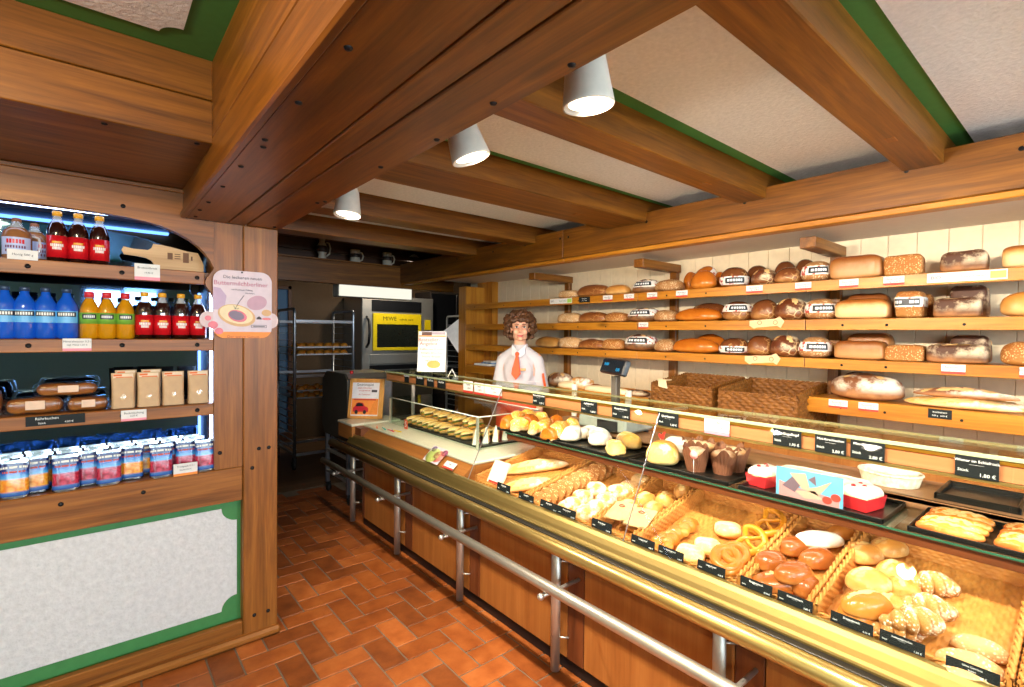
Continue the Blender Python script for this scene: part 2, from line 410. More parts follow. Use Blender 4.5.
# --- ceiling: plaster with green painted border on both sides of the boxed beam
struct('ceiling', MB().box((-2.75, -2.75, 2.40), (3.62, 4.16, 2.5), 0), MT['green_dark'])
struct('ceiling_bakehouse', MB().box((-2.75, 4.16, 2.78), (5.2, 7.5, 2.9), 0).box((-2.75, 4.14, 2.4), (5.2, 4.18, 2.9), 0), MT['dark_x'])
def notched(mb, axis, u0, v0, u1, v1, r, a0, a1):
    pts = []
    for (cx, cy, s) in ((u0, v0, 0), (u1, v0, 1), (u1, v1, 2), (u0, v1, 3)):
        arc = []
        for k in range(9):
            q = pi/2*k/8
            dx, dy = {0: (sin(q), cos(q)), 1: (-cos(q), sin(q)), 2: (-sin(q), -cos(q)), 3: (cos(q), -sin(q))}[s]
            arc.append((cx+dx*r, cy+dy*r))
        pts += arc
    mb.prism(pts, axis, a0, a1)
pl = MB(); notched(pl, 'z', -2.4, .12, .211, 1.845, .055, 2.394, 2.402); struct('trim_1', pl, MT['ceil'], (0, 1, 2.398))
bY = [(.489, .636), (1.243, 1.397), (2.02, 2.36), (3.12, 3.30), (3.96, 4.16)]
prev = -.30
for k, (y0, y1) in enumerate([(-.45, -.30)]+bY):
    b = MB().box((.70, y0, 2.262), (3.48, y1, 2.41), .004)
    bm_ = struct('ceiling_beam', b, MT['beam_x'], (1.6, (y0+y1)/2, 2.33))
    if y0 < 3:
        pg = MB().box((2.33, (y0+y1)/2-.016, 2.2595), (2.385, (y0+y1)/2+.016, 2.263), .001); pg.build('wedge', MT['cab_x'], bm_)
prev = -.30
for k, (y0, y1) in enumerate(bY):
    gs = .066 if k < 2 else .05 if k == 2 else .018
    p = MB().box((.70, prev, 2.395), (3.47, y0-gs, 2.402), 0)
    struct('trim_%d' % (k+2), p, MT['ceil'], (1.6, (prev+y0)/2, 2.398)); prev = y1
# --- the big boxed beam from the viewer to the cabinet
bb = MB()
bb.box((.322, -2.6, 2.005), (.484, 2.668, 2.05), .003).box((.490, -2.6, 2.005), (.561, 2.668, 2.05), .003).box((.567, -2.6, 2.005), (.712, 2.668, 2.05), .003)
bb.box((.326, -2.6, 2.012), (.708, 2.667, 2.40), 0)
bb.box((.310, -2.6, 2.149), (.33, 2.668, 2.40), .002).box((.310, -2.6, 2.022), (.33, 2.668, 2.146), .002).box((.300, -2.6, 2.002), (.325, 2.668, 2.030), .006)
big = struct('ceiling_beam', bb, MT['beam_y'], (.5, 1, 2.2))
bo = MB()
for k in range(9):
    y = 2.56-.28*k if k else 2.6
    for x in ((.35, .675) if k % 2 == 0 else (.35,)): bo.lathe([(.0, -.004), (.006, -.0035), (.0085, 0), (.0085, .002)], (x, y, 2.0045), 10)
for x, y in ((.69, 1.14), (.69, 1.96), (.69, .66), (.345, 2.45), (.36, 1.5)): bo.lathe([(.0, -.004), (.006, -.0035), (.0085, 0), (.0085, .002)], (x, y, 2.0045), 10)
bo.build('bolt', MT['black_bolt'], big)
# --- bulkhead over the cabinet
bk = MB().box((-2.6, 1.944, 2.269), (.312, 2.1, 2.40), .003).box((-2.6, 1.944, 2.126), (.312, 2.1, 2.266), .003).box((-2.6, 1.95, 2.128), (.312, 2.655, 2.2), .0)
bh = struct('ceiling_bulkhead', bk, MT['beam_x'], (-.5, 2.3, 2.25))
MB().box((-2.6, 2.655, 2.110), (.312, 2.668, 2.126), .002).build('moulding', MT['cab_x'], bh)
b2 = MB()
for x in (-.22, .03, .27): b2.lathe([(.0, -.004), (.0065, -.003), (.009, 0), (.009, .002)], (x, 1.975, 2.1255), 10)
b2.build('bolt', MT['black_bolt'], bh)
# --- beam over the counter, in two lengths, and the white soffit running back from it
for y0, y1 in ((-2.6, 2.797), (2.8, 5.531)):
    u = MB().box((2.85, y0, 2.104), (2.96, y1, 2.327), .004)
    ub = struct('ceiling_beam', u, MT['beam_y'], (2.9, (y0+y1)/2, 2.2))
    MB().box((2.868, y0, 2.076), (2.95, y1, 2.105), .004).build('lip', MT['shelf_y'], ub)
    b3 = MB()
    for y in [q for q in (4.9, 4.3, 3.7, 3.25, 2.83, 2.74, 2.02, 1.36, .62, .25, -.4) if y0 < q < y1]:
        b3.lathe([(0, 0), (.007, .001), (.010, .004), (.010, .008)], (0, 0, 0), 10)
        n = 40; q0 = len(b3.v)-n
        for i in range(q0, len(b3.v)): X_, Y_, Z_ = b3.v[i]; b3.v[i] = (2.848+Z_*.5-.001, y+X_, 2.262+Y_)
    b3.build('bolt', MT['black_bolt'], ub)
struct('ceiling_soffit', MB().box((2.95, -2.6, 2.08), (3.48, 4.75, 2.10), .002), MT['soffit'])
# --- ledge beam with its plank wall
le = MB().box((.2, 5.531, 2.04), (3.62, 5.60, 2.285), .004)
lb = struct('ceiling_ledge', le, MT['beam_x'], (2, 5.56, 2.15))
MB().box((.2, 5.515, 2.285), (3.62, 5.82, 2.305), .004).build('ledge', MT['beam_x'], lb)
pw = MB()
for k in range(4): pw.box((.2, 5.82, 2.29+k*.135), (3.62, 5.85, 2.29+k*.135+.131), .004)
struct('wall_planks', pw, MT['dark_x'])

# ================================================================== the drinks cabinet by the passage
CY = 2.67
cab = root('drinks_cabinet', 'built-in wooden wall cabinet with arched top holding bottles and juice', 'cabinet', (.0, CY, 0))
MB().box((.552, CY-.012, 0.03), (.705, 3.10, 2.004), .004).build('post', MT['cab_z'], cab)
hd = [(-2.6, 2.11), (-2.6, 1.983), (-.085, 1.985), (.03, 1.982), (.116, 1.976), (.18, 1.968), (.227, 1.958), (.285, 1.937), (.338, 1.91), (.37, 1.884), (.396, 1.856), (.415, 1.828), (.4315, 1.792), (.4315, 2.004), (.312, 2.004), (.312, 2.11)]
MB().prism(hd, 'y', CY, CY+.045).build('arched_header', MT['cab_x'], cab)
st = [(.4325, 2.004), (.4325, 1.80), (.430, 1.785), (.418, 1.765), (.402, 1.742), (.396, 1.725), (.400, 1.708), (.412, 1.690), (.426, 1.668), (.432, 1.645), (.432, .853), (.5505, .853), (.5505, 2.004)]
MB().prism(st, 'y', CY+.001, CY+.04).build('stile_board', MT['cab_z'], cab)
for z0, z1 in ((1.713, 1.77), (1.41, 1.463), (1.112, 1.165)):
    MB().box((-2.6, CY+.002, z0), (.431 if z0 < 1.7 else .395, CY+.03, z1), .003).box((-2.6, CY+.03, z1-.025), (.435, 2.925, z1-.001), .001).build('shelf_board', MT['cab_x'], cab)
MB().box((-2.6, CY-.004, .69), (.5505, CY+.035, .852), .004).box((-2.6, CY+.03, .80), (.435, 2.925, .845), .001).build('bottom_rail', MT['cab_x'], cab)
MB().box((-2.6, 2.925, .8), (.45, 2.94, 2.11), .0).build('mirror_back', MT['mirror'], cab)
MB().box((.44, CY+.04, .85), (.455, 2.925, 2.0), .001).build('recess_cheek', MT['cab_z'], cab)
MB().box((-2.6, CY+.05, 2.0), (.44, 2.925, 2.012), .001).build('recess_top', MT['dark_x'], cab)
pp = MB(); notched(pp, 'y', -2.5, .153, .535, .650, .066, CY+.046, CY+.056)
pb = MB().box((-2.6, CY+.05, .06), (.553, CY+.07, .70), 0).build('panel_board', MT['green'], cab)
pp.build('plaster_panel', MT['plaster'], pb)
MB().box((-2.6, CY-.006, .035), (.5515, CY+.03, .103), .004).build('base_rail', MT['cab_x'], cab)
MB().box((-2.6, CY-.045, 0.0), (.715, CY+.03, .04), .012).build('base_moulding', MT['cab_x'], cab)
bo = MB()
for x, z, y in [(px, z, CY) for z in (1.742, 1.437, 1.139) for px in (-.19, .095, .365)] + [(.10, 2.02, CY), (.455, .93, CY), (.62, .93, CY-.012), (.665, .93, CY-.012), (.60, .117, CY-.012), (.662, .117, CY-.012), (-.1, .806, CY-.004), (.165, .802, CY-.004), (.59, .84, CY-.012)]:
    bo.lathe([(0, 0), (.006, .0006), (.009, .003), (.0095, .006)], (0, 0, 0), 10)
    for i in range(len(bo.v)-40, len(bo.v)): X_, Y_, Z_ = bo.v[i]; bo.v[i] = (x+X_, y-.004+Z_, z+Y_)
bo.build('bolt', MT['black_bolt'], cab)
lt = MB().box((-2.3, CY+.06, 1.987), (.30, CY+.085, 1.999), .002).build('recess_lamp', emit('cool_led_strip', '#BFD4FF', 9), cab)
MB().box((.427, CY+.075, .87), (.438, CY+.090, 1.70), .002).build('cheek_lamp', emit('soft_led_strip', '#C8DAFF', 14), cab)

# ---------------------------------------------------------------- bottles
cola_liq = plain('dark_cola', '#240C08', .08, spec=.7, Coat_Weight=1, Coat_Roughness=.03)
cola_lab = plain('red_label', '#C3141E', .3)
blue_gl = plain('blue_bottle', '#1560D8', .06, spec=.8, Transmission_Weight=.25, IOR=1.4, Coat_Weight=1, Coat_Roughness=.03)
amber = plain('amber_drink', '#D8930F', .06, spec=.8, Transmission_Weight=.2, IOR=1.4, Coat_Weight=1, Coat_Roughness=.03)
t = NT('clear_plastic'); t.col('#D7D9DA'); MT['clear'] = t.set(.05, 0, .6, Alpha=.35)
cap_y = plain('yellow_cap', '#D99A1E', .4); cap_r = plain('red_cap', '#C2232F', .4); cap_g = plain('blue_grey_cap', '#33455F', .3, .3)
lab_b = plain('pale_blue_label', '#5FA8D8', .4); lab_g = plain('green_label', '#6FA53A', .4); lab_d = plain('dark_label_plate', '#1E2433', .4)
lab_w = plain('white_letters', '#E8E6DD', .5)
def arcpatch(mb, r, a0, a1, z0, z1, n=10):
    def fn(u, v): a = a0+(a1-a0)*u; return (r*cos(a), r*sin(a), z0+(z1-z0)*v)
    return mb.grid(fn, n, 2, 0)
FRONT = -pi/2
def bottle(kind):
    o = root('bottle', None, 'bottle')
    if kind == 'cola':
        H_, R_ = .205, .033
        MB().lathe([(.0, 0), (.026, 0), (R_, .006), (R_, .115), (.032, .130), (.024, .155), (.019, .162)], n=20).build('body', cola_liq, o, local=True)
        MB().lathe([(.0205, .1605), (.015, .174), (.0135, .180), (.0135, .190)], n=16).build('neck', MT['clear'], o, local=True)
        MB().lathe([(.0155, .186), (.0155, .203), (.013, .205)], n=16).build('cap', cap_y, o, local=True)
        lb_ = MB().lathe([(R_+.0006, .018), (R_+.0006, .105)], n=24, sm=True).build('label', cola_lab, o, local=True)
        arcpatch(MB(), R_+.0012, FRONT-.45, FRONT+.45, .074, .082).build('sunrise', cap_y, lb_, local=True)
        q = MB()
        for k, (w_, z) in enumerate(((.62, .066), (.42, .054))):
            for j in range(7):
                a0 = FRONT-w_+2*w_*j/7; arcpatch(q, R_+.0014, a0+.01, a0+2*w_/7*.8, z-.005, z+.006, 2)
        q.build('lettering', lab_w, lb_, local=True)
    elif kind == 'blue':
        R_ = .037
        MB().lathe([(0, 0), (.031, 0), (R_, .007), (R_, .118), (.034, .138), (.024, .158), (.0155, .172), (.0135, .192)], n=20).build('body', blue_gl, o, local=True)
        MB().lathe([(.0152, .186), (.0152, .201), (.013, .203)], n=16).build('cap', cap_g, o, local=True)
        lb_ = arcpatch(MB(), R_+.0008, FRONT-1.1, FRONT+1.1, .064, .112, 14).build('label', lab_b, o, local=True)
        arcpatch(MB(), R_+.0014, FRONT-.85, FRONT+.85, .089, .108, 12).build('name_plate', lab_d, lb_, local=True)
        q = MB()
        for j in range(7): a0 = FRONT-.7+1.4*j/7; arcpatch(q, R_+.002, a0+.02, a0+.15, .093, .104, 2)
        q.build('lettering', lab_w, lb_, local=True)
    else:
        R_ = .033
        MB().lathe([(0, 0), (.028, 0), (R_, .006), (R_, .105), (.031, .125), (.024, .146), (.0165, .160), (.0135, .168)], n=20).build('body', amber, o, local=True)
        MB().lathe([(.0135, .164), (.0135, .176)], n=16).build('neck', MT['clear'], o, local=True)
        MB().lathe([(.0165, .172), (.0165, .194), (.013, .196)], n=16).build('cap', cap_r, o, local=True)
        lb_ = MB().lathe([(R_+.0006, .062), (R_+.0006, .108)], n=24).build('label', lab_g, o, local=True)
        arcpatch(MB(), R_+.0013, FRONT-.7, FRONT+.7, .082, .102, 10).build('name_plate', lab_d, lb_, local=True)
        q = MB()
        for j in range(6): a0 = FRONT-.55+1.1*j/6; arcpatch(q, R_+.002, a0+.02, a0+.14, .087, .097, 2)
        q.build('lettering', lab_w, lb_, local=True)
    return o
protos = {k: bottle(k) for k in ('cola', 'blue', 'amber')}
used = set()
def place(kind, px, shelf_z, Y_, label, group):
    o = protos[kind] if kind not in used else dup(protos[kind]); used.add(kind)
    p = ony(px, 340, Y_); put(o, (p.x, Y_, shelf_z), 0, label, group)
BYY = 2.735
for k, px in enumerate((58, 79, 100)):
    place('cola', px, 1.77, BYY, ('red-labelled cola bottle standing beside the honey jug on the top shelf', 'red-labelled cola bottle on the top shelf, middle of three', 'red-labelled cola bottle beside the wooden paddle on the top shelf')[k], 'cola bottles on the top shelf')
for k, px in enumerate((67, 46, 25, 5, -16)):
    place('blue', px, 1.463, BYY, ('blue bottle standing beside the amber bottles', 'blue bottle, second from the amber bottles', 'blue bottle, third from the amber bottles', 'blue bottle, fourth from the amber bottles', 'blue bottle cut by the picture edge, fifth from the amber bottles')[k], 'blue water bottles')
for k, px in enumerate((89.5, 107, 125.5)):
    place('amber', px, 1.463, BYY, ('amber drink with red cap beside the blue bottles', 'amber drink with red cap, middle of three', 'amber drink with red cap beside the dark cola')[k], 'amber drink bottles')
for k, px in enumerate((144.5, 162.5, 181, 198)):
    place('cola', px, 1.463, BYY, ('red-labelled cola bottle beside the amber drinks', 'red-labelled cola bottle, second from the amber drinks', 'red-labelled cola bottle, third from the amber drinks', 'red-labelled cola bottle beside the post, under the arch')[k], 'cola bottles on the middle shelf')
# honey jug
jp = ony(17, 252, 2.735)
j = root('glass_jug', 'clear glass jug with brown honey and a blue and white label', 'jug', (jp.x, 2.735, 1.77))
MB().lathe([(0, 0), (.040, 0), (.044, .008), (.044, .085), (.040, .105), (.026, .122)], n=22).build('body', plain('honey', '#8A5A36', .15), j, local=True)
MB().lathe([(.027, .121), (.017, .130), (.015, .146)], n=18).build('neck', MT['clear'], j, local=True)
MB().lathe([(.014, .144), (.014, .158), (.010, .160)], n=16).build('stopper', plain('cork', '#7A4A30', .7), j, local=True)
lb_ = arcpatch(MB(), .0448, FRONT-1.1, FRONT+1.1, .015, .082, 14).build('label', plain('lilac_label', '#A9B4D8', .5), j, local=True)
q = MB()
for k in range(6): a0 = FRONT-.6+.2*k; arcpatch(q, .0455, a0, a0+.15, .058, .074, 2)
q.build('lettering', cola_lab, lb_, local=True)
q = MB()
for z, n_ in ((.045, 8), (.030, 6)):
    for k in range(n_): a0 = FRONT-.7+1.4*k/n_; arcpatch(q, .0455, a0, a0+.11, z-.005, z+.005, 2)
q.build('lettering', plain('purple_ink', '#6A3350', .6), lb_, local=True)
MB().tube([(.043, .0, .095), (.062, .0, .09), (.068, .0, .06), (.060, .0, .03), (.044, .0, .025)], .005, 8).build('handle', MT['clear'], j, local=True)
# second clear jug behind
j2 = dup(j); p = ony(31, 250, 2.80); put(j2, (p.x+.01, 2.82, 1.77), .9, 'clear glass jug standing behind the honey jug')
# wooden paddle leaning against the mirror
pd = root('wooden_paddle', 'light wooden bread paddle with branded mark and curved handle on the top shelf', 'paddle', (.28, 2.80, 1.77))
pts = [(.428, 1.775), (.428, 1.815), (.405, 1.868), (.36, 1.872), (.30, 1.885), (.262, 1.890), (.232, 1.892), (.225, 1.872), (.212, 1.862), (.16, 1.862), (.125, 1.868), (.118, 1.852), (.128, 1.834), (.165, 1.832), (.205, 1.826), (.226, 1.815), (.236, 1.796), (.242, 1.775)]
MB().prism([(x-.02, z) for x, z in pts], 'y', 2.79, 2.808).build('blade', wood('paddle_wood', ('#A87C4C', '#BF9562', '#CFA876'), 'x', .5, 1, False), pd)
q = MB(); 
for x0, z0, x1, z1 in ((.285, 1.828, .305, 1.858), (.312, 1.832, .335, 1.836), (.312, 1.842, .335, 1.846), (.312, 1.852, .335, 1.856), (.345, 1.818, .368, 1.864), (.376, 1.83, .383, 1.85)): q.box((x0-.02, 2.7885, z0), (x1-.02, 2.7899, z1), 0)
q.build('brand_mark', plain('burnt_mark', '#6A4426', .7), pd)
# ---------------------------------------------------------------- price cards on the cabinet
def cardlines(mb, w, h, n, y0=None): pass
def price_card(px0, px1, py0, py1, label, mats, lines, Y_=CY-.004, name='price_card'):
    a_ = ony(px0, py1, Y_); b_ = ony(px1, py0, Y_); w_, h_ = b_.x-a_.x, b_.z-a_.z
    o = root(name, label, 'price tag', (a_.x, Y_, a_.z), group='price cards on the drinks cabinet')
    MB().box((0, 0, 0), (w_, .0015, h_), .0002).build('card', mats[0], o, local=True)
    if mats[1]: MB().box((0, -.0008, 0), (w_, .001, h_*.2), .0001).build('colour_band', mats[1], o, local=True)
    for k, (s, sz, fx, fz) in enumerate(lines):
        text(s, sz, mats[2], o, frame(None, (1,0,0), (0,0,1), (w_*fx, -.0006, h_*fz)))
    return o
price_card(7, 38, 251, 258.5, 'white price card in front of the honey jug', (MT['white'], None, MT['ink']), [('Honig 500 g', .012, .5, .5)], CY-.003)
price_card(134.5, 160, 265, 279.5, 'white and pink price card under the wooden paddle', (MT['white'], MT['pinkink'], MT['ink']), [('Brotzeitbrett', .013, .5, .75), ('19,90 €', .010, .55, .45)])
price_card(62.5, 91.5, 338.5, 351, 'white and pink price card under the blue and amber bottles', (MT['white'], MT['pinkink'], MT['ink']), [('Mineralwasser 0,5 l', .011, .5, .75), ('zzgl. Pfand 1,60 €', .009, .5, .48)])
price_card(121, 146.5, 409, 421.5, 'white and pink price card under the paper bags', (MT['white'], MT['pinkink'], MT['ink']), [('Backmischung', .012, .5, .72), ('3,20 €', .010, .5, .45)])
price_card(173.5, 197.5, 461.5, 477, 'white and orange price card in front of the juice pouches', (MT['white'], MT['orange'], MT['ink']), [('Trinkpack 0,2 l', .011, .5, .75), ('Stück 0,90 €', .009, .5, .48)], CY-.012)
price_card(25.5, 85, 413, 427, 'wide black price sign under the wrapped cakes', (MT['slate'], None, MT['chalk']), [('Rührkuchen', .014, .35, .72), ('Stück                    4,50 €', .010, .5, .25)])
# ---------------------------------------------------------------- wrapped cakes
cakem = bread_mat('brown_cake', '#8A5022', '#A36630', gloss=.3)
film = glass('clear_film', '#FFFFFF', .9, .2)
def cake(px0, px1, z, Y_, label, ht=.055):
    a_ = ony(px0, 400, Y_).x; b_ = ony(px1, 400, Y_).x; L_ = b_-a_
    o = root('wrapped_cake', label, 'cake', ((a_+b_)/2, Y_, z), group='wrapped cakes on the third shelf')
    m = MB()
    def fn(u, v):
        x = -L_/2+L_*u; q = v*2*pi; e = (1-abs(2*u-1)**6)**.5 if 0 < u < 1 else 0
        return (x, .042*cos(q)*abs(cos(q))**-.4*e if abs(cos(q)) > 1e-6 else 0, max(0, ht/2+ht/2*(sin(q)*abs(sin(q))**-.4 if abs(sin(q)) > 1e-6 else 0)*e + .006*noise.noise((x*22, q, z*9))))
    m.grid(fn, 20, 20); m.build('sponge', cakem, o, local=True)
    m2 = MB(); ht2 = ht+.006
    def fn2(u, v):
        x = -L_/2-.012+(L_+.024)*u; q = v*2*pi; e = (1-abs(2*u-1)**10)**.4 if 0 < u < 1 else .02
        cc, ss = cos(q), sin(q)
        return (x, .046*math.copysign(abs(cc)**.6, cc)*e, ht2/2-.002+ht2/2*math.copysign(abs(ss)**.6, ss)*(e if e > .1 else .1) + .002*noise.noise((x*40, q*3, 5)))
    m2.grid(fn2, 24, 20); m2.build('wrapper', film, o, local=True)
    MB().box((-L_*.15, -.0485, ht*.3), (L_*.18, -.0475, ht*.85), 0).build('sticker', plain('beige_sticker', '#D9B79A', .5), o, local=True)
    return o
cake(5, 64, 1.166, 2.755, 'wrapped brown loaf cake at the bottom of the stack, behind black sign', .062)
cake(67, 108, 1.166, 2.745, 'wrapped brown loaf cake beside the paper bags')
cake(36, 98, 1.231, 2.765, 'wrapped brown loaf cake lying on top of the others', .05)
cake(-48, 3, 1.166, 2.75, 'wrapped light cake standing at the picture edge, beside the stack', .11)
# ---------------------------------------------------------------- paper bags of baking mix
kraft = plain('kraft_paper', '#C3A079', .7, bump=.1)
def paper_bag(px0, px1, Y_, label, ht=.150):
    a_ = ony(px0, 400, Y_).x; b_ = ony(px1, 400, Y_).x; w_ = b_-a_
    o = root('paper_bag', label, 'bag', ((a_+b_)/2, Y_, 1.166), group='kraft paper bags of baking mix')
    m = MB()
    def fn(u, v):
        z = ht*v; d = .024*(1-v**2.5)+.002; q = 2*pi*u; cc, ss = cos(q), sin(q)
        return (w_/2*math.copysign(abs(cc)**.35, cc)*(1-.04*sin(pi*v)), d*math.copysign(abs(ss)**.5, ss)+.0015*noise.noise((cc*4, v*9, px0)), z)
    m.grid(fn, 28, 14)
    m.build('pouch', kraft, o, local=True)
    MB().box((-w_*.42, -.0085, ht*.80), (w_*.42, -.0075, ht*.98), 0).build('header_label', plain('cream_label', '#DFC7A8', .6), o, local=True)
    MB().box((-w_*.40, -.0095, ht*.91), (-w_*.05, -.0085, ht*.965), 0).box((-w_*.3, -.0095, ht*.86), (w_*.38, -.0086, ht*.89), 0).build('lettering', plain('orange_ink', '#D96A2A', .6), o, local=True)
    mw = MB()
    def fw(u, v):
        q = 2*pi*u; return (w_*.28*cos(q)*v, -.0262+.004*v, ht*.27+ht*.20*sin(q)*v)
    mw.grid(fw, 18, 3); mw.build('window', plain('bag_window', '#D8B98E', .12), o, local=True)
    return o
for k, (a_, b_) in enumerate(((187.5, 208.5), (162, 184), (137, 160), (111, 135))):
    paper_bag(a_, b_, 2.735, ('kraft paper bag beside the cabinet post, front row', 'kraft paper bag, second from the post, front row', 'kraft paper bag, third from the post, front row', 'kraft paper bag beside the wrapped cakes, front row')[k])
paper_bag(141, 161.5, 2.80, 'kraft paper bag standing behind the third bag from the post', .158)
paper_bag(115, 137, 2.80, 'kraft paper bag standing behind the bag beside the cakes', .158)
# ---------------------------------------------------------------- juice pouches
foil = plain('silver_foil', '#A9B2BC', .18, 1, var=.1)
t = NT('pouch_print_red'); sx = t.new('ShaderNodeSeparateXYZ'); gc = t.new('ShaderNodeTexCoord'); t.l(gc.outputs['Generated'], sx.inputs[0])
def pouch_print(nm, fruit, f2):
    t = NT(nm); gc = t.new('ShaderNodeTexCoord'); sx = t.new('ShaderNodeSeparateXYZ'); t.l(gc.outputs['Generated'], sx.inputs[0])
    base = t.ramp(sx.outputs['Z'], [(.0, '#16408E'), (.16, '#3E7CC0'), (.2, fruit), (.46, f2), (.55, '#4AA0D8'), (.68, '#1F60B8'), (.76, '#0D2670'), (1, '#0A1C58')])
    vo = t.new('ShaderNodeTexVoronoi'); vo.inputs['Scale'].default_value = 48; t.l(t.coord(), vo.inputs['Vector'])
    band = t.ramp(sx.outputs['Z'], [(.1, (0,0,0,1)), (.16, (1,1,1,1)), (.48, (1,1,1,1)), (.54, (0,0,0,1))])
    spots = t.ramp(vo.outputs['Distance'], [(.15, fruit), (.5, f2), (.8, fruit)])
    t.col(t.mix(band, base, spots)); return t.set(.25, 0, .5)
pr_red = pouch_print('cherry_print', '#8E1028', '#C43350'); pr_or = pouch_print('orange_print', '#E07A10', '#F0A93A')
def pouch_proto(pm):
    o = root('juice_pouch', None, 'juice pouch')
    W_, H_ = .086, .142
    m = MB()
    def body(off, mat):
        def fn(u, v):
            d = .022*(1-v**1.6)*(1-.1*v)+.0012; q = 2*pi*u; cc, ss = cos(q), sin(q)
            w_ = W_/2*(1-.05*sin(pi*v))
            return (w_*math.copysign(abs(cc)**.5, cc), (d+off)*math.copysign(abs(ss)**.8, ss) + .0015*noise.noise((cc*5, v*6, off*9+2)), H_*v)
        return fn
    m.grid(body(0, 0), 28, 12).build('foil_pouch', foil, o, local=True)
    m = MB(); b = body(.0008, 0)
    def fp(u, v): return Vector(b(.5+.03+.44*u, .05+.87*v))
    m.grid(fp, 16, 12, flip=True).build('printed_front', pm, o, local=True)
    q = MB()
    for k in range(9):
        u = .12+.76*k/9
        q.grid(lambda a, c, u=u: Vector(b(.53+.44*(u+.06*a), .76+.03*sin(pi*u)+.055*c))+Vector((0, -.001, 0)), 2, 2)
    q.build('lettering', lab_w, o, local=True)
    q = MB()
    for k in range(7):
        u = .25+.5*k/7
        q.grid(lambda a, c, u=u: Vector(b(.53+.44*(u+.05*a), .67+.045*c))+Vector((0, -.001, 0)), 2, 2)
    q.build('lettering', MT['redink'], o, local=True)
    return o
pp_ = {0: pouch_proto(pr_red), 1: pouch_proto(pr_or)}; pu = set()
def pouch(kind, cx, Y_, yaw, label, grp='juice pouches on the bottom shelf'):
    o = pp_[kind] if kind not in pu else dup(pp_[kind]); pu.add(kind)
    put(o, (cx, Y_, .853), yaw, label, grp)
fr = [(205, 0), (187, 0), (161, 0), (132, 1), (109, 0), (91, 0), (66, 0), (34, 1), (15, 1), (-6, 0)]
nm = ['cherry', 'orange']
xs = sorted([(ony(px, 470, 2.715).x, kd) for px, kd in fr], reverse=True)
for k, (x, kd) in enumerate(xs):
    near = k in (4, 8)
    Y_ = 2.706 if k % 2 == 0 else 2.746
    where = 'beside the post' if k == 0 else 'cut by the picture edge' if k == len(xs)-1 else ORD[k]+' from the post'
    pouch(kd, x, Y_, rnd.uniform(-.12, .12), 'silver-backed %s juice pouch in the front row, %s' % (nm[kd], where))
for row, Y_ in ((1, 2.805), (2, 2.872)):
    for k in range(8):
        kd = (k*3+row) % 2
        pouch(kd, .380-.0895*k-.01*row, Y_, rnd.uniform(-.04, .04), 'juice pouch in the %s row, %s, counted from the post' % (('second', 'rear')[row-1], ORD[k]))
# ================================================================== bread shelving on the wall
FX = 3.15                                                    # front of the shelves
sh = root('bread_shelving', 'long golden wooden wall shelving full of bread loaves behind the counter', 'shelving', (3.3, 2, 0))
SZ = {1: 1.82, 2: 1.602, 3: 1.381, 4: 1.161}
SB = {1: 1.761, 2: 1.541, 3: 1.324, 4: 1.075}
for k in (1, 2, 3):
    bd = MB().box((FX+.016, -2.5, SZ[k]-.022), (3.47, 4.545, SZ[k]-.002), .001)
    bo_ = bd.build('shelf_board', MT['shelf_y'], sh)
    for y0, y1 in ((-2.5, 1.135), (1.139, 2.295), (2.299, 4.56)):
        MB().box((FX-.004, y0, SB[k]), (FX+.016, y1, SZ[k]), .002).build('fascia', MT['shelf_y'], bo_)
for y0, y1 in ((-2.5, 1.145), (3.975, 4.56)):
    bo_ = MB().box((FX+.016, y0, SZ[4]-.022), (3.47, y1, SZ[4]-.002), .001).build('shelf_board', MT['shelf_y'], sh)
    MB().box((FX-.004, y0, SB[4]), (FX+.016, y1, SZ[4]), .002).build('fascia', MT['shelf_y'], bo_)
MB().box((FX, 1.125, SZ[4]-.02), (3.47, 1.144, SZ[4]), .001).build('shelf_end', MT['shelf_x'], sh)
MB().box((FX-.006, 4.56, .0), (3.41, 4.70, 2.02), .003).build('side_panel', MT['shelf_z'], sh)
for y in (3.31, 2.18, 1.08, -.1, -1.3):
    MB().box((3.43, y-.03, .95), (3.472, y+.03, 2.03), .003).build('upright', MT['beam_z'], sh)
    MB().box((2.98, y-.045, 1.985), (3.47, y+.035, 2.045), .004).build('bracket_arm', MT['beam_x'], sh)
bo = MB()
for k in (1, 2, 3, 4):
    for y in (4.4, 3.9, 3.5, 3.2, 2.9, 2.6, 2.05, 1.75, 1.45, .95, .75, .45, .15):
        if k == 4 and y > 1.1: continue
        bo.lathe([(0, 0), (.004, .0005), (.0065, .002), (.007, .005)], (0, 0, 0), 10)
        for i in range(len(bo.v)-40, len(bo.v)): X_, Y_, Z_ = bo.v[i]; bo.v[i] = (FX-.0065+Z_, y+X_, (SZ[k]+SB[k])/2-.004+Y_)
bo.build('screw', MT['black_bolt'], sh)
# back counter below the shelving
bc = root('back_counter', 'wooden back counter below the bread shelves', 'counter', (3.2, 1, 0))
MB().box((2.96, -2.5, .91), (3.47, 4.54, .95), .004).build('worktop', MT['ply_y'], bc)
for k in range(9): MB().box((2.99, -2.5+k*.782, .08), (3.47, -2.5+k*.782+.776, .905), .003).build('cupboard', MT['ply_z'], bc)

